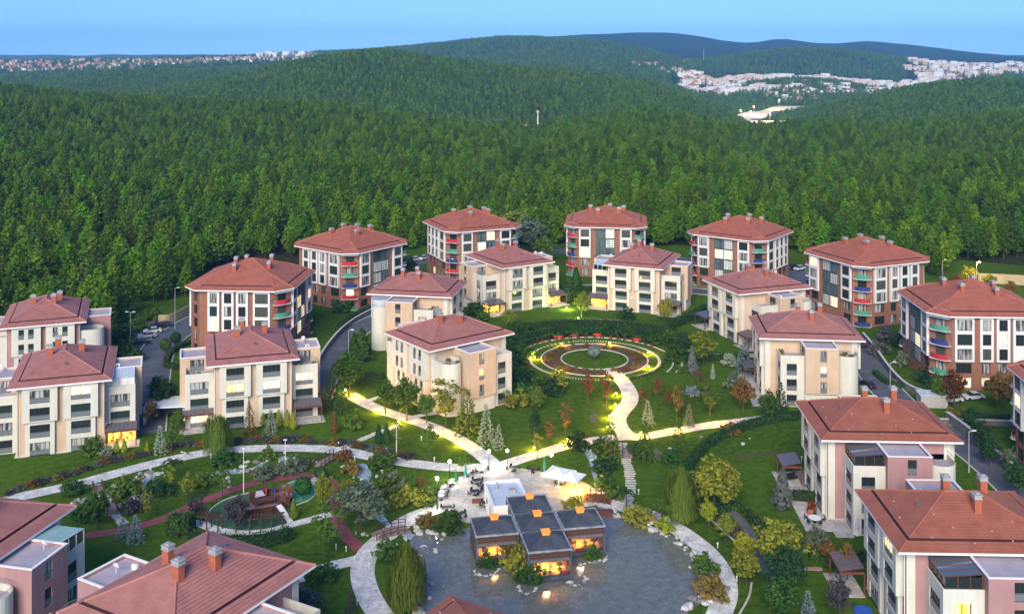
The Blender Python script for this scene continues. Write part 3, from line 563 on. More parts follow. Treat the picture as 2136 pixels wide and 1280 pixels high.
    courses(b, w_roof_poly, 0, 1.65, .41, SL, z0, 0)
    g0, g1 = w_roof_poly(1.65), w_roof_poly(1.92); za = z0 + 1.65 * SL
    for j in range(4):
        j2 = (j + 1) % 4
        b.poly([(g0[j].x, g0[j].y, za - .04), (g0[j2].x, g0[j2].y, za - .04), (g0[j2].x, g0[j2].y, za - .16), (g0[j].x, g0[j].y, za - .16)], 2)
        b.poly([(g0[j].x, g0[j].y, za - .16), (g0[j2].x, g0[j2].y, za - .16), (g1[j2].x, g1[j2].y, za - .10), (g1[j].x, g1[j].y, za - .10)], 2)
        b.poly([(g1[j].x, g1[j].y, za - .10), (g1[j2].x, g1[j2].y, za - .10), (g1[j2].x, g1[j2].y, z0 + 1.92 * SL), (g1[j].x, g1[j].y, z0 + 1.92 * SL)], 2)
    courses(b, w_roof_poly, 1.92, EW, .42, SL, z0, 0)
    zr = z0 + EW * SL; rd = ED - EW
    for sx_ in (-1, 1):
        for sy in (-1, 1):
            for ta, tb_ in ((0, 1.6), (1.95, EW)): b.tube((sx_ * (EW - ta), sy * (ED - ta), z0 + ta * SL), (sx_ * (EW - tb_), sy * (ED - tb_), z0 + tb_ * SL), .13, n=6, mi=0)
    b.tube((0, -rd, zr), (0, rd, zr), .14, n=6); parts.append(('roof', b.mesh('roof', [M[tm], M['coping'], M['groove']])))
    b = MB(); yy = -5.6; zz = z0 + (ED + yy) * SL; 
    b.box(-.3, -.25, 0, .3, .25, .16); parts.append(('skylight', b.mesh('skylight', M['glassroof']), (.6, yy, zz)))
    gm = MB()
    for sx_, yy in ((-1, -9.8), (1, -9.8)): gm.tube((sx_ * 7.05, yy + .4, .1), (sx_ * 7.05, yy + .4, 12.2), .06, n=5)
    parts.append(('downpipe', gm.mesh('downpipe', M['coping'])))
    if pal == 'pinkred':
        b = MB(); b.tube((0, 0, 0), (0, 0, .08), .13, .09, 6); vm = b.mesh('vent_tile', M['deckroof'])
        for vx, vy in ((5.2, -3), (5.6, 1.5), (4.3, 4.5), (6.6, -6), (3.4, -4.6), (-2.2, -7.6), (1.8, -8.2), (6.9, 3.4), (5.0, 7.2), (7.3, -1.2)): parts.append(('vent_tile', vm, (vx, vy, z0 + min(EW - abs(vx), ED - abs(vy)) * SL)))
    for nm_, (cxx, cyy) in (('chimney', (2.7, .9)), ('chimney', (-2.6, -.9)), ('chimney', (-1.6, 3.4))):
        tt = min(EW - abs(cxx), ED - abs(cyy)); parts.append((nm_, None, (cxx, cyy, z0 + tt * SL)))
    CACHE[key] = (parts, wins); return CACHE[key]
def visible(loc, rz, n):
    a = rz + math.atan2(n[1], n[0]); return (math.cos(a) * -loc[0] + math.sin(a) * -loc[1]) > -25
def ac_mesh():
    if 'ac' not in CACHE: b = MB(); b.box(-.42, -.16, 0, .42, .16, .6); b.tube((0, -.17, .3), (0, -.19, .3), .22, .22, 10, 1); CACHE['ac'] = b.mesh('air_conditioner', [M['coping'], M['rail']])
    return CACHE['ac']
def dish_mesh():
    if 'dish' not in CACHE:
        b = MB(); b.tube((0, 0, 0), (0, 0, .9), .03, n=5); b.tube((0, -.05, 1.0), (0, .1, 1.15), .42, .30, 10); b.tube((0, -.05, 1.0), (0, -.4, 1.2), .015, n=3); CACHE['dish'] = b.mesh('satellite_dish', M['coping'])
    return CACHE['dish']
LITW = {}
def villa(name, x, y, deg, pal, label, lit=(), seed=0, mirror=False):
    rz = R(deg); rnd = random.Random(seed); root = empty(name, (x, y, 0), rz, label, 'apartment house', 'low villa blocks round the garden')
    parts, wins = w_parts(pal)
    for p in parts:
        if p[1] is None:
            c = ob('chimney', chimney_mesh(1.0, .85, 1.5, 'b'), root, p[2]); ob('chimney_cap', chimney_mesh(1.0, .85, 1.5, 'c'), c)
        else: ob(p[0], p[1], root, p[2] if len(p) > 2 else (0, 0, 0))
    i = 0
    for f, n in (('front', (0, -1)), ('back', (0, 1)), ('l', (-1, 0)), ('r', (1, 0))):
        if not visible((x, y), rz, n): continue
        for wv in wins[f]:
            k = rnd.choices(PANES, (4, 4, 3, .6))[0]
            if (f, i_ := wins[f].index(wv)) in lit: k = rnd.choice(['p_lit', 'p_litw'])
            put_window(root, wv, k)
    for j in range(2):
        sx_ = rnd.choice((-1, 1)); f = rnd.randrange(3)
        if f == 0: ob('air_conditioner', ac_mesh(), root, (sx_ * rnd.uniform(.05, .3), -HD - .22, 3.1 * rnd.randrange(4) + .5))
        elif f == 1: ob('satellite_dish', dish_mesh(), root, (sx_ * rnd.uniform(8.0, 11.5), rnd.uniform(-1.0, 3.2), 11.75), rnd.uniform(2.6, 3.6))
        else: ob('air_conditioner', ac_mesh(), root, (sx_ * rnd.uniform(8.0, 12.5), rnd.uniform(-1.5, 3.5), 11.72))
    return root
VIL = [
 ('villa_block', -83.25, 192.3, 18.4, 'white', 'cream villa block at far left behind the stone path, glowing porch at its right corner', [('front', 5)], 1),
 ('villa_block', -51.95, 204.97, 17.1, 'white', 'cream villa block between both left roads, three lit windows above brown pergolas', [('front', 4), ('front', 0), ('front', 8), ('front', 14)], 2),
 ('villa_block', -104.3, 231.2, -159.9, 'pink', 'pinkish villa block at the left edge with rounded white stair tower by the car park', [('back', 7)], 3),
 ('villa_block', -23.3, 256.0, 80.1, 'white', 'cream villa block with glazed round tower beside the curving grey road', [], 4),
 ('villa_block', -13.1, 215.3, 127.8, 'white', 'white villa block standing corner-on behind small trees, left of the ring garden', [('l', 4)], 5),
 ('villa_block', -.9, 291.4, 31.5, 'white', 'cream villa block behind the left end of the round hedge, glazed porch at its corner', [('front', 12)], 6),
 ('villa_block', 36.55, 289.7, -21.8, 'white', 'cream villa block directly behind the round hedge with a curved glass roof on its terrace', [], 7),
 ('villa_block', 61.8, 260.2, -70.5, 'white', 'cream villa block right of the ring garden with dark pergola on its lawn side', [], 8),
 ('villa_block', 62.1, 218.8, -95.8, 'white', 'cream villa block with planted terraces beside the parked dark car', [('r', 4)], 9),
 ('villa_block', 57.9, 164.5, -92.5, 'pinkred', 'pink and cream villa block with red roof and white patio table at its foot', [('front', 9)], 10),
 ('villa_block', 56.5, 129.85, -91.8, 'pinkred', 'pink and cream villa block at the bottom right corner below the other red roof', [('front', 5), ('front', 12), ('r', 2)], 11),
 ('villa_block', -67.3, 125.5, 167.4, 'pink', 'pink villa block cut by the bottom left corner, teal sheet roof on its terrace', [('l', 3)], 12),
]
VO = [villa(*v) for v in VIL]
w_, d_ = 8.6, 10.65
VO.append(villa('villa_block', -35.3, 113.6, 150.5, 'pink', 'large rose tiled villa roof with three red chimneys at the bottom left of the playground', [], 13))
VO.append(villa('villa_block', -4.9, 98.5, 149.0, 'pinkred', 'small tip of a red tiled villa roof below the pond edge', [], 14))

# ------------------------------------------------------------------ the brown apartment towers
RA, RCH, RZ = 12.0, 3.4, 15.6; EA, ECH, SLR = 13.2, 3.7, math.tan(R(20.5))
def r_poly(t):
    h = EA - t; y = min(h, EA - ECH - .4142 * t); h = max(h, 0); y = max(y, 0)
    return [Vector(p) for p in ((-y, -h), (y, -h), (h, -y), (h, y), (y, h), (-y, h), (-h, y), (-h, -y))]
def r_parts():
    if 'R' in CACHE: return CACHE['R']
    parts = []; wins = dict(front=[], back=[], l=[], r=[]); a = RA; c = RCH; FH = 3.05; b = MB()
    y = a - c; V2 = lambda *p: Vector(p)
    def wall(face, p0, p1, cols):
        ops = []
        for u0, u1, fl in cols:
            for k in fl: ops.append((u0, u1, FH * k + .45, FH * k + 2.55))
        fac(b, p0, p1, 0, RZ - .1, ops, 0, .2, wins[face])
    L_ = 2 * y
    g0 = L_ / 2 - 3.0; g1 = L_ / 2 + 3.0
    for face, sg in (('front', 1), ('back', -1)):
        p0, p1 = (V2(-y, -a), V2(y, -a)) if sg > 0 else (V2(y, a), V2(-y, a))
        wall(face, p0, p1, [(.85, 3.55, (0, 1)), (L_ - 3.55, L_ - .85, (0, 1))])
    wall('r', V2(a, -y), V2(a, y), [(.8, 4.0, (0, 1)), (6.1, 7.9, (0, 1)), (9.5, 11.3, (0, 1)), (12.9, 14.7, (0, 1))])
    wall('l', V2(-a, y), V2(-a, -y), [(L_ - 4.0, L_ - .8, (0, 1)), (L_ - 7.9, L_ - 6.1, (0, 1)), (L_ - 11.3, L_ - 9.5, (0, 1)), (L_ - 14.7, L_ - 12.9, (0, 1))])
    wall('r', V2(a, y), V2(y, a), [(1.3, 3.3, range(5))]); wall('l', V2(-y, a), V2(-a, y), [(1.5, 3.5, range(5))])
    wall('front', V2(y, -a), V2(a, -y), [(1.2, 3.4, range(5))]); wall('front', V2(-a, -y), V2(-y, -a), [(1.4, 3.6, range(5))])
    parts.append(('wall', b.mesh('tower_walls', M['brick'])))
    # white framed bays, three storeys each
    def bay(face, p0, p1, u0, u1, ww):
        p0 = Vector(p0); d = (Vector(p1) - p0).normalized(); nn = Vector((d.y, -d.x)); q = MB(); W_ = u1 - u0; A = p0 + d * u0 + nn * .55; B = p0 + d * u1 + nn * .55; A0 = p0 + d * u0; B0 = p0 + d * u1
        ops = [((W_ - ww) / 2, (W_ + ww) / 2, FH * k + .40, FH * k + 2.72) for k in (2, 3, 4)]
        fac(q, A, B, 2 * FH - .05, RZ - .12, ops, 0, .22, wins[face]); z0, z1 = 2 * FH - .05, RZ - .12
        q.poly([(*B, z0), (*B0, z0), (*B0, z1), (*B, z1)]); q.poly([(*A0, z0), (*A, z0), (*A, z1), (*A0, z1)]); q.poly([(*A, z0), (*A0, z0), (*B0, z0), (*B, z0)])
        parts.append(('bay', q.mesh('white_bay', M['framew'])))
    for face, sg in (('front', 1), ('back', -1)):
        p0, p1 = (V2(-y, -a), V2(y, -a)) if sg > 0 else (V2(y, a), V2(-y, a))
        bay(face, p0, p1, .4, 4.0, 2.7); bay(face, p0, p1, L_ - 4.0, L_ - .4, 2.7)
    for u0, u1, ww in ((.4, 4.4, 3.1), (5.6, 8.4, 1.75), (9.0, 11.8, 1.75), (12.4, 15.2, 1.75)):
        bay('r', V2(a, -y), V2(a, y), u0, u1, ww); bay('l', V2(-a, y), V2(-a, -y), L_ - u1, L_ - u0, ww)
    # roof
    b = MB(); z0 = RZ + .15; e = r_poly(0); b.prism([tuple(p) for p in e], RZ - .12, z0, 1, False); b.poly([(p.x, p.y, RZ - .12) for p in reversed(e)], 1)
    courses(b, r_poly, 0, 1.8, .45, SLR, z0, 0); za = z0 + 1.8 * SLR; g0, g1 = r_poly(1.8), r_poly(2.1)
    for j in range(8):
        j2 = (j + 1) % 8
        if (j % 2 == 1): continue
        b.poly([(g0[j].x, g0[j].y, za - .14), (g0[j2].x, g0[j2].y, za - .14), (g1[j2].x, g1[j2].y, za - .10), (g1[j].x, g1[j].y, za - .10)], 2)
        b.poly([(g1[j].x, g1[j].y, za - .10), (g1[j2].x, g1[j2].y, za - .10), (g1[j2].x, g1[j2].y, z0 + 2.1 * SLR), (g1[j].x, g1[j].y, z0 + 2.1 * SLR)], 2)
    for j in (1, 3, 5, 7):
        j2 = (j + 1) % 8; b.poly([(g0[j].x, g0[j].y, za - .04), (g0[j2].x, g0[j2].y, za - .04), (g1[j2].x, g1[j2].y, z0 + 2.1 * SLR), (g1[j].x, g1[j].y, z0 + 2.1 * SLR)], 0)
    courses(b, r_poly, 2.1, EA, .45, SLR, z0, 0)
    ts = [0, 1.8, 2.1, 6.3, EA]
    for j in range(8):
        for ta, tb_ in zip(ts[:-1], ts[1:]):
            p, q = r_poly(ta)[j], r_poly(tb_)[j]; b.tube((p.x, p.y, z0 + ta * SLR + .02), (q.x, q.y, z0 + tb_ * SLR + .02), .11, n=5)
    parts.append(('roof', b.mesh('tower_roof', [M['tileR'], M['coping'], M['groove']])))
    for (cx2, cy2) in ((-2.5, -5.0), (4.2, -3.6), (-5.2, 2.6), (1.2, 4.4), (5.6, 3.2)):
        parts.append(('chimney', None, (cx2, cy2, z0 + (EA - max(abs(cx2), abs(cy2))) * SLR)))
    CACHE['R'] = (parts, wins); return CACHE['R']
def bal_mesh(k):
    key = ('bal', k)
    if key not in CACHE:
        b = MB(); pts = arc(0, 1.7, 3.0, R(-129), R(-51), 6)
        for (x0, y0), (x1, y1) in zip(pts[:-1], pts[1:]): b.poly([(x0, y0, .0), (x1, y1, .0), (x1 * 1.03, y1 - .1, 1.05), (x0 * 1.03, y0 - .1, 1.05)]); b.poly([(x1 * 1.03, y1 - .1, 1.05), (x0 * 1.03, y0 - .1, 1.05), (x0, y0 + .08, 1.05), (x1, y1 + .08, 1.05)]); b.poly([(x1, y1 + .08, .05), (x0, y0 + .08, .05), (x0, y0 + .08, 1.05), (x1, y1 + .08, 1.05)])
        b.prism([(-2.2, .1), (2.2, .1)] + [(p[0], p[1]) for p in reversed(pts)][::-1][::-1], -.02, .0, 0, False)
        CACHE[key] = b.mesh('balcony_front', M[k])
        s = MB(); s.box(-2.3, -.75, -.2, 2.3, 0, -.02); s.box(-1.8, -1.25, -.18, 1.8, -.75, -.03)
        for q in (-2.25, 2.25): s.tube((q, -.7, 0), (q, -.7, .95), .03, n=4)
        for z_ in (.5, .95):
            s.tube((-2.25, -.7, z_), (-1.8, -1.0, z_), .025, n=4); s.tube((2.25, -.7, z_), (1.8, -1.0, z_), .025, n=4)
        CACHE['bslab'] = s.mesh('balcony_slab', M['slab'])
        cn = MB(); cn.box(-2.4, -1.5, 0, 2.4, 0, .12); CACHE['canopy'] = cn.mesh('canopy', M['paleglass'])
    return CACHE[key]
COLS = ['bred', 'bgrn', 'bblu']
def tower(x, y, deg, label, lc, rc, seed):
    rz = R(deg); rnd = random.Random(seed); root = empty('apartment_tower', (x, y, 0), rz, label, 'apartment building', 'brown apartment towers along the outer road')
    parts, wins = r_parts()
    for p in parts:
        if p[1] is None: c = ob('chimney', chimney_mesh(1.25, .85, 1.15, 'b'), root, p[2]); ob('chimney_cap', chimney_mesh(1.25, .85, 1.15, 'c'), c)
        else: ob(p[0], p[1], root)
    for f, n in (('front', (0, -1)), ('back', (0, 1)), ('l', (-1, 0)), ('r', (1, 0))):
        if not visible((x, y), rz, n): continue
        for wv in wins[f]:
            k = rnd.choices(['p_dark', 'p_blind', 'p_curt', 'p_green', 'p_litw'], (3, 3.5, 3, 1, .45))[0]; put_window(root, wv, k, False, n=3 if wv[2] > 2 else 2)
    # glazed staircase, panel by panel
    g = MB(); g.box(-3.0, -RA - .06, 2.9, 3.0, -RA + .02, RZ - .15); ob('stair_backing', g.mesh('stair_frame', M['gframe']), root) if 'sb' not in CACHE else ob('stair_backing', CACHE['sb'], root)
    CACHE.setdefault('sb', bpy.data.meshes['stair_frame'])
    for i in range(2):
        for k in range(1, 5):
            kk = rnd.choices(['p_sky', 'p_bright', 'p_litw', 'p_dark'], (4, 3, 2, 1))[0]; xx = -1.48 if i == 0 else 1.48
            put_window(root, ((xx, -RA - .10, 3.05 * k + .12), 0, 2.7, 2.65, 'g'), kk, False, 'gframe', 4, 4)
    for s, c0 in ((1, rc), (-1, lc)):
        m_ = Vector((s * (RA - RCH / 2), -(RA - RCH / 2))); ang = s * R(45)
        for k in range(5):
            o = ob('balcony', bal_mesh(COLS[(c0 + (4 - k)) % 3]), root, (m_.x, m_.y, 3.05 * k + .12), ang); ob('slab', CACHE['bslab'], o)
        ob('canopy', CACHE['canopy'], root, (m_.x + s * .05, m_.y - .05, RZ - .5), ang)
    return root
TO = [tower(-63.5, 252.1, 86.1, 'brown apartment tower nearest the car park, seen past the cream villa with brown pergolas', 0, 1, 21),
      tower(-46.5, 298.0, 52.3, 'brown apartment tower above the curving grey road, left of the white parked cars', 0, 1, 22),
      tower(-13.0, 330.6, 24.4, 'brown apartment tower just left of the pale poplars', 0, 1, 23),
      tower(30.7, 335.9, -6.5, 'brown apartment tower facing straight ahead, right of the pale poplars', 0, 1, 24),
      tower(70.1, 316.4, -36.3, 'brown apartment tower with green balcony above a blue one, fifth along the forest edge', 0, 1, 25),
      tower(96.3, 280.4, -67.3, 'brown apartment tower left of the beige fence with its stair glass facing the garden', 0, 1, 26),
      tower(101.8, 228.8, -92.2, 'large brown apartment tower at the right edge beyond the autumn trees', 1, 1, 27),
      tower(99.6, 171.5, -96.0, 'brown apartment tower mostly cut off by the right edge of the view', 0, 1, 28)]

# ------------------------------------------------------------------ foliage
def leaf_mesh(name, cent, nrm, size, m_, seed=0, aspect=1.0, updir=None):
    """many small leaf cards: cent (n,3), nrm (n,3), size (n,)"""
    rg = np.random.default_rng(seed); n = len(cent); nrm = nrm / np.maximum(np.linalg.norm(nrm, axis=1, keepdims=True), 1e-6)
    a = rg.normal(size=(n, 3)) if updir is None else np.tile(np.array(updir, float), (n, 1)) + rg.normal(size=(n, 3)) * .15
    u = np.cross(nrm, a); u /= np.maximum(np.linalg.norm(u, axis=1, keepdims=True), 1e-6); v = np.cross(nrm, u)
    s = size[:, None]; k = aspect
    P = np.stack([cent - u * s - v * s * k, cent + u * s - v * s * k * .6, cent + u * s * .7 + v * s * k, cent - u * s * .8 + v * s * k * .8], 1).reshape(-1, 3)
    me = bpy.data.meshes.new(name); me.vertices.add(4 * n); me.vertices.foreach_set('co', P.astype(np.float32).ravel())
    me.loops.add(4 * n); me.loops.foreach_set('vertex_index', np.arange(4 * n, dtype=np.int32)); me.polygons.add(n)
    me.polygons.foreach_set('loop_start', np.arange(0, 4 * n, 4, dtype=np.int32)); me.polygons.foreach_set('loop_total', np.full(n, 4, np.int32))
    me.materials.append(m_); me.update(calc_edges=True); me.validate(); return me
def clumps(cl, per, leaf, seed, flat=.75):
    """cl: (n,4) clump centres and radii -> leaf centres, outward normals, sizes"""
    rg = np.random.default_rng(seed); n = len(cl); d = rg.normal(size=(n, per, 3)); d /= np.linalg.norm(d, axis=2, keepdims=True)
    rr = rg.uniform(.55, 1.05, (n, per, 1)); off = d * rr * cl[:, None, 3:4]; off[..., 2] *= flat; c = cl[:, None, :3] + off
    nm = d * 1.0 + rg.normal(size=d.shape) * .35 + np.array([0, 0, .45]); s = leaf * rg.uniform(.7, 1.3, (n, per))
    return c.reshape(-1, 3), nm.reshape(-1, 3), s.ravel()
def crown_mesh(kind, m_, seed):
    key = ('crown', kind, m_, seed)
    if key in CACHE: return CACHE[key]
    rg = np.random.default_rng(seed * 31 + 5); cl = []
    if kind == 'pine':           # 11 m, rounded loose cone of upswept tufts
        for z in np.arange(2.6, 10.8, .72):
            f = (z - 2.6) / 8.2; r = 3.0 * (1 - f) ** .66 * rg.uniform(.8, 1.12) * min(1, .55 + 1.6 * f); nb = max(1, int(2 + r * 2.3)); a0 = rg.uniform(0, 6.3)
            for i in range(nb):
                a = a0 + 2 * PI * i / nb + rg.uniform(-.35, .35); q = r * rg.uniform(.55, 1.05); cl.append((q * math.cos(a), q * math.sin(a), z + q * .12 + rg.uniform(-.3, .3), rg.uniform(.5, .82)))
            if r > 1.4: cl.append((rg.uniform(-.5, .5), rg.uniform(-.5, .5), z, .9))
        cl.append((0, 0, 10.9, .45)); c, nn, s = clumps(np.array(cl), 20, .19, seed)
    elif kind == 'pinelow':
        for z in np.arange(2.6, 10.8, 1.25):
            f = (z - 2.6) / 8.2; r = 2.8 * (1 - f) ** .62; nb = max(1, int(1 + r * 1.8)); a0 = rg.uniform(0, 6.3)
            for i in range(nb): a = a0 + 2 * PI * i / nb + rg.uniform(-.3, .3); q = r * rg.uniform(.5, 1.0); cl.append((q * math.cos(a), q * math.sin(a), z + rg.uniform(-.3, .3), rg.uniform(.9, 1.2)))
        c, nn, s = clumps(np.array(cl), 7, .45, seed)
    elif kind == 'round':        # 6 m tree, crown r 2.4
        for i in range(84):
            d = rg.normal(size=3); d /= np.linalg.norm(d); q = rg.uniform(.4, 1.0) * (1 + .18 * math.sin(3 * d[0] + seed) + .12 * math.sin(5 * d[2] + seed)); cl.append((2.1 * q * d[0], 2.1 * q * d[1], 3.9 + 1.9 * q * d[2], rg.uniform(.45, .75)))
        c, nn, s = clumps(np.array(cl), 26, .13, seed)
    elif kind == 'sparse':
        for i in range(30):
            d = rg.normal(size=3); d /= np.linalg.norm(d); q = rg.uniform(.2, 1.05); zf = 1.15 if d[2] > 0 else .8; cl.append((1.5 * q * d[0], 1.5 * q * d[1], 3.6 + 2.3 * q * d[2] * zf, rg.uniform(.35, .6)))
        c, nn, s = clumps(np.array(cl), 18, .12, seed)
    elif kind == 'willow':       # 7 m dome with hanging strands
        n = 4200; a = rg.uniform(0, 2 * PI, n); q = np.sqrt(rg.uniform(0, 1, n)) * 3.1; lob = 1 + .13 * np.sin(5 * a + seed); top = 6.9 - 1.9 * (q / 3.1) ** 2.2 + .3 * np.sin(7 * a); L = rg.uniform(0, 1, n) ** .8 * (top - .9) * np.clip(q / 3.1 + .15, 0, 1)
        c = np.stack([q * lob * np.cos(a), q * lob * np.sin(a), top - L], 1); nn = np.stack([np.cos(a), np.sin(a), .35 + 0 * a], 1) + rg.normal(size=(n, 3)) * .35; s = rg.uniform(.035, .065, n)
        me = leaf_mesh('crown', c, nn, s, M[m_], seed, 4.2, (0, .0, 0.0001) if False else None)
        # strands: reorient upright
        P = np.zeros((n * 4, 3), np.float32); t = np.stack([-np.sin(a), np.cos(a), 0 * a], 1) * s[:, None]; dn = np.array([0, 0, 1.0]) * rg.uniform(.22, .5, (n, 1)) + rg.normal(size=(n, 3)) * .05
        P[0::4] = c - t - dn; P[1::4] = c + t - dn; P[2::4] = c + t * .9 + dn; P[3::4] = c - t * .9 + dn; me.vertices.foreach_set('co', P.ravel()); me.update()
        CACHE[key] = me; return me
    elif kind == 'cone':         # dense 3 m thuja
        n = 700; z = rg.uniform(.15, 3.0, n); a = rg.uniform(0, 2 * PI, n); r = .62 * np.clip((3.05 - z) / 2.3, 0, 1) ** .75 * (1 + .12 * np.sin(4 * a + z * 3)) * np.clip(z / .5, .55, 1) * rg.uniform(.82, 1.05, n)
        c = np.stack([r * np.cos(a), r * np.sin(a), z], 1); nn = np.stack([np.cos(a), np.sin(a), .6 + 0 * a], 1) + rg.normal(size=(n, 3)) * .4; s = rg.uniform(.07, .12, n)
    elif kind == 'spruce':       # layered conifer 6 m
        for z in np.arange(.5, 5.9, .38):
            r = 1.75 * (1 - z / 6.1) ** .85 + .08; nb = max(3, int(r * 7)); a0 = rg.uniform(0, 6.3)
            for i in range(nb): a = a0 + 2 * PI * i / nb + rg.uniform(-.2, .2); q = r * rg.uniform(.6, 1.08); cl.append((q * math.cos(a), q * math.sin(a), z - q * .18, rg.uniform(.22, .38)))
        c, nn, s = clumps(np.array(cl), 10, .10, seed, .5)
    elif kind == 'bush':         # 2 m dome
        for i in range(34):
            d = rg.normal(size=3); d /= np.linalg.norm(d); d[2] = abs(d[2]); q = rg.uniform(.5, 1.0) * (1 + .2 * math.sin(4 * d[0] + 3 * d[1] + seed)); cl.append((1.35 * q * d[0], 1.35 * q * d[1], .35 + 1.2 * q * d[2], rg.uniform(.3, .5)))
        c, nn, s = clumps(np.array(cl), 22, .10, seed)
    elif kind == 'ball':         # clipped ball on a stem, 2.4 m
        n = 700; d = rg.normal(size=(n, 3)); d /= np.linalg.norm(d, axis=1, keepdims=True); c = d * .95 * rg.uniform(.88, 1.05, (n, 1)) + np.array([0, 0, 1.6]); nn = d + rg.normal(size=(n, 3)) * .3; s = rg.uniform(.07, .11, n)
    elif kind == 'palm':
        cc = []; nv_ = []; ss = []
        for i in range(22):
            a = 2 * PI * i / 22 + rg.uniform(-.1, .1); el = rg.uniform(.1, 1.1)
            for t in np.linspace(.15, 1.6, 9):
                zz = 2.6 + t * math.sin(el) - .55 * t * t; cc.append((t * math.cos(a) * math.cos(el * .6), t * math.sin(a) * math.cos(el * .6), zz)); nv_.append((rg.normal() * .3, rg.normal() * .3, 1)); ss.append(.15)
        c, nn, s = np.array(cc), np.array(nv_), np.array(ss)
    CACHE[key] = leaf_mesh('crown', c, nn, s, M[m_], seed); return CACHE[key]
BASEH = dict(pine=11.2, round=6.0, sparse=6.2, willow=7.0, cone=3.0, spruce=6.0, bush=1.9, ball=2.55, palm=3.6)
def trunk_mesh(kind):
    key = ('trunk', kind)
    if key in CACHE: return CACHE[key]
    b = MB(); rg = random.Random(3)
    H = dict(pine=(10.3, .2), round=(4.6, .14), sparse=(5.2, .08), willow=(5.6, .25), cone=(1.2, .06), spruce=(5.4, .12), bush=(.8, .06), ball=(1.5, .06), palm=(2.6, .16))[kind]
    mid = (rg.uniform(-.1, .1), rg.uniform(-.1, .1), H[0] * .45); b.tube((0, 0, -.3), mid, H[1], H[1] * .75, 7); b.tube(mid, (0, 0, H[0]), H[1] * .75, H[1] * .15, 6)
    if kind in ('round', 'sparse', 'willow', 'pine'):
        z0 = H[0] * .38
        for i in range(7):
            a = i * 2.4; z = z0 + (H[0] - z0) * i / 8; L_ = (1.5 if kind != 'pine' else 1.9) * (1 - i / 10); b.tube((0, 0, z), (L_ * math.cos(a), L_ * math.sin(a), z + L_ * (.7 if kind != 'pine' else .15)), H[1] * .4, H[1] * .1, 5)
    CACHE[key] = b.mesh('trunk', M['bark']); return CACHE[key]
TREES = []
def tree(name, kind, m_, px, py, h, wd, desc, cat='tree', rel=None, group=None, z=0.0, xyz=None, seed=None):
    p = Vector(xyz) if xyz is not None else G(px, py, z); s = h / BASEH[kind]; seed = random.randint(1, 3) if seed is None else seed
    o = empty(name, p, random.uniform(0, 6.28)); o['category'] = cat
    if group: o['group'] = group
    ob('trunk', trunk_mesh(kind), o, (0, 0, 0), 0, (s, s, s)); ob('crown', crown_mesh(kind, m_, seed), o, (0, 0, 0), 0, (s * wd, s * wd, s))
    TREES.append([o, desc, p, rel]); return o
LM = []      # landmarks for the labels: name, pixel
for nm, q in (('the far left villa', (150, 950)), ('the villa with brown pergolas', (520, 905)), ('the corner-on white villa', (930, 900)), ('the ring garden', (1240, 750)),
              ('the pirate ship', (545, 1075)), ('the café terrace', (1040, 1030)), ('the pond', (1250, 1230)), ('the pink track', (700, 1080)), ('the blue stream', (765, 1010)),
              ('the right pond path', (1480, 1150)), ('the pink villa patio', (1760, 1120)), ('the planted terrace villa', (1690, 830)), ('the dark pergola villa', (1590, 700)), ('the curved glass roof villa', (1330, 665)),
              ('the glazed porch villa', (1080, 655)), ('the car park', (320, 700)), ('the curved path', (1300, 840)), ('the right fork path', (1450, 895)), ('the grey road', (1850, 830)), ('the bottom left roof', (400, 1180)),
              ('the creek bridge', (215, 1040)), ('the timber deck', (1640, 1010)), ('the right edge road', (2030, 960)), ('the round hedge', (1240, 690)), ('the bottom left lawn', (330, 1140)), ('the upper stone path', (870, 880))): LM.append((nm, Vector(q)))
T = lambda *a, **k: tree(*a, **k)
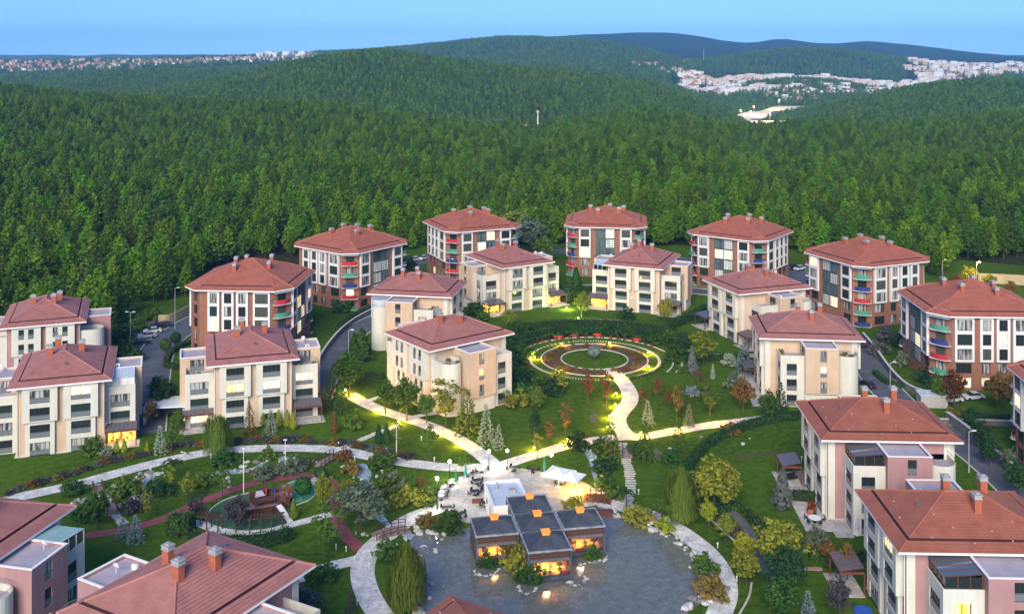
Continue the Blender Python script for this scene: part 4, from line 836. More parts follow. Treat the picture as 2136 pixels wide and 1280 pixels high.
tr = [
 # name, kind, leaf, px, py, h, width, description, category
 ('willow_tree', 'willow', 'L_willow', 455, 948, 6.8, .85, 'drooping olive green willow'), ('willow_tree', 'willow', 'L_willow', 848, 1272, 8.0, .74, 'tall drooping willow with yellow-green strands'), ('willow_tree', 'willow', 'L_willow', 1420, 1086, 7.6, .84, 'broad drooping willow'),
 ('silver_shrub', 'spruce', 'L_silver', 565, 905, 4.6, 1.1, 'pale silvery conifer'), ('conifer_tree', 'spruce', 'L_brown', 520, 908, 6.2, .8, 'reddish brown conifer'), ('young_tree', 'sparse', 'L_willow', 436, 924, 5.4, 1, 'light green young tree'),
 ('silver_fir', 'spruce', 'L_silver', 334, 948, 5.2, .9, 'pale silver fir'), ('young_tree', 'sparse', 'L_green', 358, 945, 6.4, .8, 'green upright young tree'), ('shrub', 'bush', 'L_green', 195, 946, 3.4, .9, 'green shrub'), ('shrub', 'bush', 'L_silver', 222, 951, 2.0, .9, 'white flowered low shrub', ),
 ('young_tree', 'sparse', 'L_brown', 315, 890, 6.2, 1.1, 'brownish young tree'), ('broadleaf_tree', 'round', 'L_dark', 338, 865, 7.5, .9, 'dark green broadleaf tree'), ('broadleaf_tree', 'round', 'L_dark', 328, 838, 5.4, .9, 'dark green small tree'), ('broadleaf_tree', 'round', 'L_green', 370, 905, 4.4, .8, 'mid green small tree'),
 ('young_tree', 'round', 'L_green', 202, 1103, 5.8, .85, 'green leafy tree'), ('palm_tree', 'palm', 'L_dark', 359, 1003, 4.4, 1, 'dark green little palm'), ('young_tree', 'sparse', 'L_gold', 356, 1022, 4.4, .7, 'golden yellow young tree'), ('young_tree', 'sparse', 'L_yel', 390, 1048, 5.6, 1, 'yellow-green young tree'),
 ('young_tree', 'sparse', 'L_yel', 305, 1087, 6.0, .8, 'amber tinged young tree'), ('young_tree', 'sparse', 'L_green', 464, 1040, 6.2, .9, 'dark green airy tree'), ('blue_spruce', 'spruce', 'L_blue', 256, 1124, 3.2, 1.2, 'small blue spruce'), ('blue_spruce', 'spruce', 'L_blue', 282, 1132, 4.2, 1.1, 'taller blue spruce'),
 ('plum_tree', 'round', 'L_plum', 492, 1110, 5.4, 1, 'purple leaved plum tree'), ('plum_tree', 'sparse', 'L_plum', 403, 1100, 5.4, .9, 'thin purple plum tree'), ('plum_tree', 'sparse', 'L_plum', 419, 1098, 5.6, .8, 'dusky purple young tree'),
 ('olive_tree', 'round', 'L_olive', 753, 1112, 7.6, 1.45, 'large grey-green olive tree'), ('clipped_tree', 'ball', 'L_dark', 669, 1008, 2.8, 1, 'clipped dark ball tree'), ('clipped_tree', 'ball', 'L_hedge', 632, 1043, 3.8, 1, 'clipped green ball tree'), ('young_tree', 'round', 'L_yel', 674, 1074, 6.4, .65, 'olive yellow upright tree'),
 ('young_tree', 'sparse', 'L_yel', 706, 1112, 5.8, .9, 'yellow tinged young tree'), ('broadleaf_tree', 'sparse', 'L_green', 679, 1162, 8.0, 1.2, 'thin stemmed light green tree'), ('conifer_shrub', 'cone', 'L_willow', 612, 1083, 3.2, 1, 'narrow yellow-green conifer'), ('shrub', 'bush', 'L_gold', 725, 1033, 2.8, .9, 'golden yellow shrub'),
 ('shrub', 'bush', 'L_yel', 857, 1052, 3.2, 1.3, 'broad yellow-green shrub'), ('shrub', 'bush', 'L_green', 888, 1050, 2.6, 1.2, 'round green shrub'), ('shrub', 'bush', 'L_green', 808, 1165, 3.0, .9, 'leafy green shrub'), ('shrub', 'bush', 'L_hedge', 665, 1215, 3.2, 1.1, 'dark green shrub'), ('shrub', 'bush', 'L_grey', 632, 1262, 2.8, 1.3, 'grey-green spreading shrub'),
 ('conifer_shrub', 'spruce', 'L_grey', 732, 1276, 3.2, 1, 'small grey-green fir'), ('shrub', 'bush', 'L_brown', 890, 1096, 2.2, 1.2, 'russet low shrub'), ('shrub', 'bush', 'L_hedge', 930, 1104, 2.4, 1.8, 'wide dark shrub'), ('conifer_shrub', 'cone', 'L_green', 864, 1014, 2.8, .8, 'thin green conifer'),
 ('young_tree', 'sparse', 'L_green', 899, 958, 7.2, .85, 'yellow-green slender tree'), ('conifer_shrub', 'cone', 'L_dark', 790, 925, 3.6, 1, 'dark columnar cypress'), ('conifer_shrub', 'cone', 'L_dark', 806, 926, 3.8, 1, 'second dark columnar cypress'), ('conifer_shrub', 'cone', 'L_red', 697, 905, 4.4, .8, 'rust red columnar shrub'),
 ('young_tree', 'sparse', 'L_willow', 828, 948, 6.4, .6, 'very thin young tree'), ('shrub', 'bush', 'L_willow', 966, 968, 2.4, .9, 'pale feathery shrub'), ('broadleaf_tree', 'round', 'L_green', 728, 828, 9.2, 1.05, 'large dark leafy tree'), ('conifer_tree', 'spruce', 'L_dark', 690, 852, 8.2, .95, 'dark green spruce'), ('conifer_tree', 'spruce', 'L_hedge', 712, 862, 6.0, 1.1, 'bushy green conifer'),
 ('conifer_tree', 'spruce', 'L_green', 677, 858, 4.6, 1, 'small bright green conifer'), ('young_tree', 'round', 'L_green', 804, 864, 6.8, .9, 'small leafy tree'), ('broadleaf_tree', 'round', 'L_green', 848, 878, 8.2, .95, 'dense leafy tree'), ('broadleaf_tree', 'sparse', 'L_yel', 930, 888, 9.4, 1.5, 'loose yellow-green tree'), ('young_tree', 'round', 'L_green', 890, 882, 5.6, .9, 'mid green round tree'),
 ('conifer_tree', 'spruce', 'L_willow', 975, 905, 8.4, 1.05, 'tall bright green conifer'), ('silver_fir', 'spruce', 'L_silver', 1014, 925, 7.2, .85, 'silvery green fir'), ('silver_fir', 'spruce', 'L_silver', 1040, 935, 4.4, .9, 'shorter silvery fir'), ('shrub', 'bush', 'L_willow', 734, 895, 4.0, .8, 'feathery light green shrub'),
 ('conifer_tree', 'cone', 'L_hedge', 755, 754, 7.6, 1.5, 'wide dark evergreen'), ('conifer_tree', 'cone', 'L_hedge', 740, 748, 6.0, 1.4, 'shorter dark evergreen'),
 ('broadleaf_tree', 'sparse', 'L_yel', 1467, 765, 9.6, 1.5, 'tall yellow-green tree with bare stem'), ('conifer_shrub', 'cone', 'L_grey', 1444, 780, 6.2, .9, 'narrow grey cypress'), ('conifer_tree', 'spruce', 'L_blue', 1552, 775, 7.2, .95, 'blue-green spruce'), ('shrub', 'bush', 'L_silver', 1524, 762, 3.0, 1.2, 'pale silver shrub'),
 ('conifer_shrub', 'cone', 'L_silver', 1487, 792, 3.4, .8, 'silvery pointed shrub'), ('autumn_tree', 'sparse', 'L_red', 1372, 832, 5.2, 1.1, 'rust red tree'), ('autumn_tree', 'sparse', 'L_red', 1343, 847, 4.4, 1, 'small rust red tree'), ('autumn_tree', 'sparse', 'L_red', 1394, 852, 4.4, 1.1, 'brick red small tree'), ('autumn_tree', 'sparse', 'L_brown', 1412, 878, 7.4, .7, 'orange-brown upright tree'),
 ('silver_fir', 'spruce', 'L_silver', 1351, 886, 4.8, 1, 'silver spruce'), ('conifer_tree', 'spruce', 'L_olive', 1437, 890, 4.4, .9, 'grey-green spruce'), ('broadleaf_tree', 'round', 'L_green', 1481, 868, 6.2, .9, 'mixed green tree'), ('broadleaf_tree', 'round', 'L_brown', 1550, 862, 7.0, .8, 'brown and green tree'), ('shrub', 'bush', 'L_olive', 1530, 812, 3.8, .9, 'pale olive shrub'),
 ('shrub', 'bush', 'L_blue', 1445, 826, 2.4, 1, 'bluish juniper shrub'), ('shrub', 'bush', 'L_dark', 1475, 830, 2.2, 1.1, 'dark juniper shrub'), ('conifer_tree', 'spruce', 'L_dark', 1628, 862, 6.2, .95, 'dark pointed spruce'), ('broadleaf_tree', 'round', 'L_hedge', 1601, 880, 6.0, 1.0, 'dark leafy tree'), ('conifer_tree', 'spruce', 'L_green', 1699, 834, 5.0, 1.1, 'green conical tree'), ('conifer_tree', 'spruce', 'L_green', 1778, 822, 3.4, 1.1, 'small green cone tree'),
 ('conifer_tree', 'spruce', 'L_dark', 1427, 862, 5.2, .8, 'dark slim spruce'), ('shrub', 'bush', 'L_green', 1422, 778, 1.9, .9, 'low green shrub'), ('young_tree', 'sparse', 'L_gold', 1169, 822, 6.8, 1.2, 'golden yellow tree'), ('autumn_tree', 'sparse', 'L_red', 1226, 840, 7.2, .8, 'red-brown slender tree'), ('autumn_tree', 'sparse', 'L_red', 1265, 848, 7.8, .8, 'taller red-brown tree'),
 ('broadleaf_tree', 'round', 'L_dark', 1115, 915, 5.4, .6, 'dark narrow tree'), ('autumn_tree', 'sparse', 'L_brown', 1180, 908, 6.4, .9, 'brown leaved tree'), ('autumn_tree', 'sparse', 'L_red', 1146, 926, 4.4, 1, 'red-brown young tree'), ('bare_tree', 'sparse', 'L_grey', 1236, 896, 4.2, .7, 'grey nearly bare little tree'), ('conifer_tree', 'spruce', 'L_willow', 1275, 960, 7.6, .95, 'bright green spruce'),
 ('conifer_tree', 'spruce', 'L_green', 1346, 964, 7.2, .9, 'tall green spruce'), ('conifer_tree', 'spruce', 'L_green', 1415, 950, 6.8, .9, 'mid green spruce'), ('autumn_tree', 'sparse', 'L_yel', 1121, 957, 4.8, .9, 'yellow-orange lit tree'), ('weeping_tree', 'bush', 'L_dark', 1206, 938, 3.6, .9, 'dark arching tree'), ('broadleaf_tree', 'round', 'L_green', 1118, 862, 5.4, .95, 'green round tree'), ('shrub', 'bush', 'L_yel', 1075, 848, 4.0, 1, 'yellow-green leafy shrub'),
 ('broadleaf_tree', 'round', 'L_yel', 1490, 1074, 8.6, 1.25, 'big round yellow-green tree'), ('young_tree', 'round', 'L_gold', 1479, 1104, 4.4, .75, 'little golden ball headed tree'), ('young_tree', 'round', 'L_yel', 1515, 1134, 4.4, .85, 'small yellow-green ball headed tree'), ('young_tree', 'round', 'L_gold', 1553, 1176, 4.4, 1, 'small amber ball headed tree'), ('young_tree', 'round', 'L_yel', 1557, 1222, 4.8, 1.15, 'nearest small ball headed tree'),
 ('broadleaf_tree', 'round', 'L_yel', 1630, 1196, 7.6, 1.3, 'big amber and green tree'), ('broadleaf_tree', 'round', 'L_dark', 1640, 1250, 6.4, 1.2, 'dark bushy tree'), ('broadleaf_tree', 'round', 'L_hedge', 1625, 1290, 5.4, 1.3, 'dark clump of leaves'), ('broadleaf_tree', 'round', 'L_olive', 1705, 1166, 4.6, .95, 'silver-green round tree'), ('young_tree', 'round', 'L_brown', 1729, 1180, 3.6, .9, 'olive brown small tree'),
 ('young_tree', 'sparse', 'L_brown', 1768, 1210, 6.0, .8, 'thin brownish tree'), ('conifer_tree', 'cone', 'L_grey', 1632, 1062, 6.4, 1.15, 'thick grey-green cypress'), ('plum_tree', 'round', 'L_plum', 1752, 1296, 5.4, .8, 'dusky plum tree'), ('blue_spruce', 'spruce', 'L_blue', 1686, 1290, 3.6, 1.1, 'blue-grey little spruce'), ('palm_tree', 'palm', 'L_dark', 1307, 1068, 4.4, .8, 'slim palm'), ('palm_tree', 'palm', 'L_green', 1381, 1094, 4.4, .9, 'green palm'),
 ('shrub', 'bush', 'L_yel', 1333, 1088, 2.6, 1.4, 'yellowish grassy clump'), ('shrub', 'bush', 'L_gold', 1389, 1108, 2.4, .9, 'bright yellow-green shrub'), ('shrub', 'bush', 'L_green', 1468, 1196, 3.0, .9, 'green bankside shrub'), ('shrub', 'bush', 'L_brown', 1484, 1246, 3.4, .9, 'brown-green bankside shrub'), ('shrub', 'bush', 'L_hedge', 1266, 1022, 2.6, 1, 'dark streamside shrub'), ('shrub', 'bush', 'L_green', 1282, 1040, 2.4, 1, 'green streamside shrub'), ('shrub', 'bush', 'L_dark', 1262, 985, 2.8, 1.2, 'dark streamside bush'),
 ('autumn_tree', 'round', 'L_red', 1990, 852, 7.6, 1, 'rust red autumn tree'), ('broadleaf_tree', 'round', 'L_brown', 2082, 858, 7.6, 1.1, 'orange and green autumn tree'), ('broadleaf_tree', 'round', 'L_green', 1962, 848, 6.4, .7, 'fresh green tree'), ('broadleaf_tree', 'round', 'L_brown', 2125, 850, 7.4, .9, 'amber edged tree'), ('shrub', 'bush', 'L_dark', 1942, 800, 4.4, 1, 'dark green bush'),
 ('shrub', 'bush', 'L_grey', 1850, 712, 4.4, .95, 'grey-green bush'), ('shrub', 'bush', 'L_dark', 1882, 724, 3.6, 1, 'dark bush'), ('shrub', 'bush', 'L_grey', 1832, 740, 4.0, .9, 'grey bush'), ('shrub', 'bush', 'L_olive', 1886, 762, 3.6, .9, 'olive grey bush'),
 ('broadleaf_tree', 'round', 'L_dark', 2022, 905, 5.0, .9, 'dark tree above the wall'), ('broadleaf_tree', 'round', 'L_dark', 2046, 938, 5.4, .9, 'second dark tree above the wall'), ('broadleaf_tree', 'round', 'L_dark', 2064, 972, 5.4, 1, 'third dark tree above the wall'), ('broadleaf_tree', 'round', 'L_olive', 2104, 985, 4.0, .8, 'olive tree above the wall'), ('broadleaf_tree', 'round', 'L_dark', 2124, 1040, 6.0, 1, 'dark tree at the right edge'),
 ('broadleaf_tree', 'round', 'L_gold', 2022, 600, 6.4, 1.1, 'bright yellow lamp-lit tree'), ('broadleaf_tree', 'round', 'L_yel', 2066, 606, 5.0, 1.2, 'yellow-green lamp-lit tree'), ('broadleaf_tree', 'round', 'L_brown', 1998, 606, 5.0, 1, 'amber tree beside the street lamp'), ('broadleaf_tree', 'round', 'L_brown', 2110, 618, 4.6, 1.1, 'orange-brown tree beside the fence'),
 ('broadleaf_tree', 'round', 'L_willow', 1075, 520, 15.0, 1.15, 'large pale green poplar'), ('broadleaf_tree', 'round', 'L_olive', 1112, 535, 13.5, 1.2, 'grey-green poplar'), ('broadleaf_tree', 'round', 'L_green', 1135, 548, 9.0, 1.1, 'rounded green tree'), ('broadleaf_tree', 'round', 'L_willow', 1040, 515, 12.0, 1, 'pale green poplar at the tower corner'), ('broadleaf_tree', 'round', 'L_dark', 1098, 560, 5.6, 1.2, 'small dark tree'),
 ('broadleaf_tree', 'round', 'L_yel', 1062, 688, 5.4, 1.1, 'yellow-green tree'), ('shrub', 'bush', 'L_hedge', 992, 655, 4.0, 1.2, 'dark green bush'), ('shrub', 'bush', 'L_green', 1008, 668, 3.0, 1.1, 'mid green bush'), ('broadleaf_tree', 'round', 'L_yel', 1213, 664, 6.8, .95, 'floodlit yellow-green tree'), ('broadleaf_tree', 'round', 'L_yel', 1386, 678, 6.8, .85, 'yellow-green tree'), ('weeping_tree', 'bush', 'L_dark', 1308, 668, 3.8, 1, 'dark leaning evergreen'),
 ('conifer_tree', 'cone', 'L_hedge', 1172, 610, 6.4, 1.3, 'dark upright cypress'), ('conifer_tree', 'cone', 'L_hedge', 1202, 606, 7.0, 1.2, 'second dark upright cypress'), ('conifer_tree', 'cone', 'L_dark', 1184, 630, 5.4, 1.5, 'dark evergreen'),
 ('shrub', 'bush', 'L_dark', 250, 712, 4.4, 1.2, 'dark bush'), ('shrub', 'bush', 'L_green', 262, 738, 4.0, 1.1, 'leafy green bush'), ('shrub', 'bush', 'L_green', 285, 690, 3.8, 1.1, 'green bush'), ('shrub', 'bush', 'L_hedge', 240, 672, 4.4, 1.3, 'dark spreading bush'), ('shrub', 'bush', 'L_green', 316, 668, 3.6, 1, 'mid green bush'), ('shrub', 'bush', 'L_hedge', 272, 755, 3.4, 1.2, 'dense dark bush'),
 ('clipped_tree', 'ball', 'L_hedge', 345, 738, 3.6, 1, 'clipped ball tree'), ('clipped_tree', 'ball', 'L_dark', 366, 722, 3.4, 1, 'darker clipped ball tree'), ('clipped_tree', 'ball', 'L_blue', 1239, 752, 3.6, 1.1, 'blue-green globe shrub in the centre'),
 ('shrub', 'bush', 'L_hedge', 715, 650, 3.6, 1.3, 'dark spreading shrub'), ('shrub', 'bush', 'L_hedge', 745, 640, 3.2, 1.2, 'dense shrub'), ('broadleaf_tree', 'round', 'L_dark', 850, 570, 5.6, 1.1, 'dark tree in front of the parked cars'), ('shrub', 'bush', 'L_brown', 2000, 878, 3.0, 1.2, 'rust brown bush'),
 ('shrub', 'bush', 'L_brown', 880, 1012, 1.6, .9, 'small russet shrub'), ('shrub', 'bush', 'L_red', 716, 960, 2.4, .9, 'dark red leaved shrub'), ('shrub', 'bush', 'L_green', 560, 958, 2.2, 1.2, 'green streamside shrub'), ('shrub', 'bush', 'L_olive', 610, 985, 3.0, 1.3, 'grey-green streamside shrub'), ('shrub', 'bush', 'L_olive', 548, 998, 2.6, 1.2, 'olive streamside shrub'), ('shrub', 'bush', 'L_hedge', 470, 968, 2.8, 1.4, 'dark streamside shrub'),
 ('shrub', 'bush', 'L_brown', 735, 988, 2.6, 1, 'mottled russet shrub'), ('shrub', 'bush', 'L_hedge', 800, 975, 3.0, 1.4, 'dark spreading shrub'), ('shrub', 'bush', 'L_green', 800, 1030, 3.2, 1.1, 'green stream bank shrub'), ('shrub', 'bush', 'L_olive', 818, 1018, 3.2, .9, 'pale olive shrub'), ('shrub', 'bush', 'L_hedge', 150, 1028, 2.4, 1.4, 'dark path side shrub'), ('shrub', 'bush', 'L_green', 265, 1032, 3.2, 1.3, 'rock garden shrub'),
 ('shrub', 'bush', 'L_dark', 335, 1030, 2.6, 1.2, 'dark rock garden shrub'), ('shrub', 'bush', 'L_hedge', 175, 1082, 3.0, 1.3, 'dark creek shrub'), ('shrub', 'bush', 'L_plum', 278, 1066, 2.4, 1.2, 'purple tinged shrub'), ('shrub', 'bush', 'L_green', 425, 1012, 2.6, 1.2, 'green rock garden shrub'),
 ('shrub', 'bush', 'L_green', 1075, 1160, 3.6, 1.2, 'green bush between the pavilions'), ('shrub', 'bush', 'L_yel', 1088, 1195, 4.0, .9, 'yellow-green bush beside the front pavilion'), ('shrub', 'bush', 'L_hedge', 1102, 1215, 3.2, .9, 'dark bush beside the front pavilion'), ('shrub', 'bush', 'L_hedge', 1020, 1180, 2.0, 1.2, 'low dark bush under the left pavilion'), ('shrub', 'bush', 'L_hedge', 1235, 1160, 1.8, 1.4, 'low bush under the right pavilion'),
 ('shrub', 'bush', 'L_yel', 1198, 1060, 2.0, 1.2, 'yellow-green terrace shrub'), ('shrub', 'bush', 'L_hedge', 1400, 965, 2.2, 1.4, 'dark lawn edge shrub'), ('shrub', 'bush', 'L_olive', 1375, 958, 2.0, 1.2, 'silvery lawn edge shrub'), ('shrub', 'bush', 'L_hedge', 1330, 945, 2.2, 1.1, 'dark low shrub'), ('shrub', 'bush', 'L_brown', 1520, 905, 2.2, 1.4, 'russet low shrub'), ('shrub', 'bush', 'L_hedge', 1255, 940, 2.6, 1.2, 'dark shrub'),
]
for e in tr:
    cat = 'shrub' if e[1] == 'bush' else ('conifer' if e[1] in ('cone', 'spruce') else 'tree')
    tree(*e[:8], cat=cat)
for i, (a, b_) in enumerate(((548, 888), (581, 890), (599, 890), (612, 896), (243, 943), (259, 944), (307, 948))):
    tree('thuja', 'cone', 'L_gold', a, b_, 3.3 if i < 4 else 2.6, 1.0, 'small golden green thuja cone', cat='conifer')
for i, (a, b_) in enumerate(((1072, 722), (1082, 745), (1070, 768), (1082, 790), (1102, 806), (1128, 815), (1155, 822), (1090, 700), (1060, 742), (1098, 832), (1065, 802), (1400, 712), (1418, 735), (1412, 752))):
    tree('shrub', 'bush', 'L_hedge' if i % 2 else 'L_dark', a, b_, 3.6, 1.3, 'dark green bush on the bank around the ring garden', cat='shrub', group='dark bushes around the ring garden', rel='')
for i, t in enumerate(np.concatenate([np.linspace(.62, 2.45, 15)])):
    r_ = 19.6; tree('climbing_shrub', 'bush', 'L_dark' if i % 3 else 'L_hedge', 0, 0, 2.7, 1.15, 'evergreen climber on the curved arbour behind the flower ring', cat='shrub', group='arbour climbers', rel='', xyz=(RC.x + r_ * math.cos(t), RC.y + r_ * math.sin(t), .6))
for i, t in enumerate(np.linspace(.6, 2.5, 18)):
    tree('red_shrub', 'bush', 'L_plum' if i % 3 else 'L_red', 0, 0, 1.0, .9, 'low dark reddish shrub at the foot of the arbour', cat='shrub', group='red shrubs under the arbour', rel='', xyz=(RC.x + 18.0 * math.cos(t), RC.y + 18.0 * math.sin(t), 0))
for i in range(110):
    t = random.uniform(0, 6.28); r_ = random.uniform(8.6, 11.6)
    if abs(math.atan2(math.sin(t + 1.35), math.cos(t + 1.35))) < .12: continue
    tree('rose_bush', 'bush', 'L_red' if i % 3 == 0 else ('L_green' if i % 3 == 1 else 'L_brown'), 0, 0, .75, .9, 'low rose bush in the brown soil ring', cat='shrub', group='rose bushes in the soil ring', rel='', xyz=(RC.x + r_ * math.cos(t), RC.y + r_ * math.sin(t), 0), seed=1)
# heather-like low plants along the upper path
for i in range(46):
    f = i / 45; P_ = smooth(pxs([(20, 1030), (120, 1000), (200, 975), (300, 950), (420, 930), (520, 922), (600, 920), (700, 925), (780, 940), (850, 955)]), 8); q = P_[int(f * (len(P_) - 1))]
    tree('low_shrub', 'bush', ('L_plum', 'L_grey', 'L_brown')[i % 3], 0, 0, random.uniform(.8, 1.4), 1.5, 'low dusky heather clump along the upper stone path', cat='shrub', group='heather clumps along the upper path', rel='', xyz=(q.x, q.y + random.uniform(-.6, 1.2), 0), seed=2)
# labels of the trees: what they look like and what they stand beside
used = {}
for o, desc, p, rel in TREES:
    if rel == '': o['label'] = desc; continue
    u = PX(p); c = sorted(LM, key=lambda l: (Vector(u) - l[1]).length)[0]; dx, dy = u[0] - c[1].x, (u[1] - c[1].y) * 2
    w1 = ('right of ' if dx > 0 else 'left of ') if abs(dx) > abs(dy) else ('in front of ' if dy > 0 else 'behind ')
    used.setdefault((desc if 'the ' in desc and ('beside' in desc or 'above' in desc or 'under' in desc or 'between' in desc or 'at the' in desc) else desc + ' ' + w1 + c[0]), []).append((u[0], u[1], o))
for lb, l in used.items():
    l.sort(key=lambda q: q[0])
    if len(l) == 1: l[0][2]['label'] = lb; continue
    nm_ = ['leftmost', 'second from left', 'third from left', 'fourth from left', 'fifth from left', 'sixth from left', 'seventh from left', 'eighth from left']
    for i, q in enumerate(l): q[2]['label'] = lb + ', ' + (nm_[i] if i < len(l) - 1 else 'rightmost')
# hedges: dark core with leaves over it
def hedge(pts, w_, h_, label, m_='L_hedge', world=False, dens=60, closed=False, z=0):
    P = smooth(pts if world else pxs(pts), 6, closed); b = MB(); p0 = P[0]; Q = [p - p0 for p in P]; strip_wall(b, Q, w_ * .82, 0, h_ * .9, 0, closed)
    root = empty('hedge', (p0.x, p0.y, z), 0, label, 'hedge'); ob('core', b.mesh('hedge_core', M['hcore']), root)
    rg = np.random.default_rng(len(pts) + int(abs(p0.x))); cc = []; nn = []
    for a, c in zip(Q[:-1], Q[1:]):
        d = c - a; L_ = d.length; 
        if L_ < 1e-4: continue
        d = d / L_; n_ = Vector((-d.y, d.x)); k = int(L_ * (2 * h_ + w_) * dens / 4) + 1
        for _ in range(k):
            u = rg.uniform(0, L_); r = rg.uniform(0, 2 * h_ + w_); q = a + d * u
            if r < h_: s, zz, m3 = w_ / 2, r, (n_.x, n_.y, .3)
            elif r < h_ + w_: s, zz, m3 = r - h_ - w_ / 2, h_, (0, 0, 1)
            else: s, zz, m3 = -w_ / 2, r - h_ - w_, (-n_.x, -n_.y, .3)
            s += rg.normal() * .05; cc.append((q.x + n_.x * s, q.y + n_.y * s, zz + rg.normal() * .06)); nn.append(m3)
    if not closed:
        for e, q0, q1 in ((Q[0], Q[0], Q[1]), (Q[-1], Q[-1], Q[-2])):
            d = (q0 - q1).normalized(); n_ = Vector((-d.y, d.x))
            for _ in range(int(w_ * h_ * dens / 2.5) + 6):
                s = rg.uniform(-.5, .5) * w_; cc.append((e.x + n_.x * s + d.x * .08, e.y + n_.y * s + d.y * .08, rg.uniform(0, h_))); nn.append((d.x, d.y, .3))
    cc = np.array(cc); nn = np.array(nn) + rg.normal(size=cc.shape) * .45
    ob('foliage', leaf_mesh('hedge_leaves', cc, nn, rg.uniform(.07, .14, len(cc)), M[m_], 3), root); return root
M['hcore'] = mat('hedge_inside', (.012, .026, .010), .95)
hedge([Vector((RC.x + 26.0 * math.cos(t), RC.y + 24.5 * math.sin(t))) for t in np.linspace(.45, 2.75, 22)], 2.6, 2.8, 'tall round clipped hedge curving behind the ring garden', world=True)
hedge([Vector((RC.x + 15.9 * math.cos(t), RC.y + 15.9 * math.sin(t))) for t in np.linspace(-1.15, -.1, 12)], .6, .45, 'low bright green edging hedge at the right front of the ring garden', 'L_green', world=True, dens=50)
hedge([(1690, 872), (1640, 876), (1590, 885), (1545, 898), (1505, 915), (1475, 935), (1448, 962), (1436, 985), (1440, 1010), (1458, 1035)], 1.5, 1.5, 'long curved hedge bordering the big lawn left of the pink villa')
hedge([(1655, 1042), (1690, 1045), (1705, 1045)], 1.2, 1.6, 'short hedge between timber deck and white patio', 'L_hedge')
hedge([(1485, 1075), (1530, 1062), (1560, 1078), (1590, 1110), (1608, 1150)], 1.3, 1.2, 'green hedge beside the narrow grey path at right', 'L_green')
hedge([(1690, 1165), (1740, 1172), (1800, 1168)], 1.2, 1.3, 'dark hedge in front of the white patio')
hedge([(398, 1134), (430, 1138), (470, 1142), (530, 1141), (580, 1132), (606, 1122)], 1.8, 1.7, 'clipped hedge in front of the playground pergolas')
hedge([(360, 1120), (374, 1112), (400, 1113)], 2.6, 3.0, 'dark clipped hedge block above the roof ridge at left')
hedge([(345, 765), (372, 770), (410, 762)], 1.2, 1.2, 'low hedge around the small lawn left of the first brown tower'); hedge([(345, 765), (352, 745), (372, 728), (400, 716)], 1.2, 1.0, 'low hedge along the road kerb beside the clipped ball trees')
hedge([(705, 690), (730, 668), (775, 645), (830, 625)], 1.6, 1.2, 'low hedge on top of the curving grey road wall')
hedge([(762, 790), (800, 790)], 1.2, 1.3, 'short hedge left of the corner-on white villa'); hedge([(1385, 690), (1430, 672), (1475, 650)], 2.4, 2.0, 'dark hedge climbing towards the dark pergola villa')
hedge([(1450, 755), (1500, 752), (1560, 750)], 1.3, 1.5, 'straight hedge between the tall yellow-green tree and the villas'); hedge([(1825, 780), (1850, 800), (1900, 812), (1960, 812)], 1.2, 1.0, 'low hedge under the large brown tower at right')
hedge([(1990, 875), (2060, 876), (2136, 880)], 1.2, 1.2, 'low hedge on the lawn at the right edge'); hedge([(1735, 1310), (1560, 1310)], 1.5, 1.4, 'hedge along the bottom edge of the right lawn')
hedge([(1155, 606), (1250, 606), (1350, 606), (1440, 606)], 1.2, 1.2, 'dark hedge along the far ring road')

# ------------------------------------------------------------------ the pine forest
for sd_ in (1, 2, 3, 4): crown_mesh('pine', 'L_pine' if sd_ != 3 else 'L_pine2', sd_)
low = [crown_mesh('pinelow', 'L_pine' if s != 2 else 'L_pine2', s) for s in (1, 2, 3)]
def in_village(X, Y):
    px = CX + FPX * X / Y; lim = np.interp(px, [-500, 0, 230, 300, 400, 450, 600, 850, 900, 1100, 1180, 1400, 1640, 1700, 1960, 2060, 2140, 2700], [265, 262, 262, 285, 300, 335, 352, 366, 372, 374, 370, 372, 362, 360, 322, 352, 352, 352])
    return Y < lim
rg = np.random.default_rng(11)
def scatter(y0, y1, cell, jit=.42, half=.56):
    ys = np.arange(y0, y1, cell); pts = []
    for y in ys:
        xs = np.arange(-half * y - 10, half * y + 10, cell); pts.append(np.stack([xs + rg.uniform(-jit, jit, len(xs)) * cell, y + rg.uniform(-jit, jit, len(xs)) * cell], 1))
    return np.concatenate(pts)
P = scatter(262, 1180, 5.5); P = P[~in_village(P[:, 0], P[:, 1])]
gap = np.sin(P[:, 0] / 19 + 2 * np.sin(P[:, 1] / 31)) * np.sin(P[:, 1] / 23 + np.sin(P[:, 0] / 41)); P = P[(gap < .80) | (rg.uniform(size=len(P)) < .35)]
P = P[np.argsort(P[:, 1] + .0 * P[:, 0])]; Z = terrain(P[:, 0], P[:, 1])
px_ = CX + FPX * P[:, 0] / P[:, 1]; vis = (px_ > -15) & (px_ < 2150)
near = np.where(vis)[0]; sizes = 1 / P[near, 1]; near = near[np.argsort(-sizes)][:300]; mask = np.zeros(len(P), bool); mask[near] = True
for i in near:
    x, y = P[i]; k = int(rg.integers(1, 5)); s = rg.uniform(.74, 1.25); o = empty('pine_tree', (x, y, Z[i] - .2), rg.uniform(0, 6.28), 'green pine tree at the near edge of the forest', 'tree', 'pine trees at the near edge of the forest')
    ob('trunk', trunk_mesh('pine'), o, (0, 0, 0), 0, s); ob('crown', crown_mesh('pine', 'L_pine' if k != 3 else 'L_pine2', k), o, (0, 0, 0), 0, (s * rg.uniform(.9, 1.2),) * 2 + (s,))
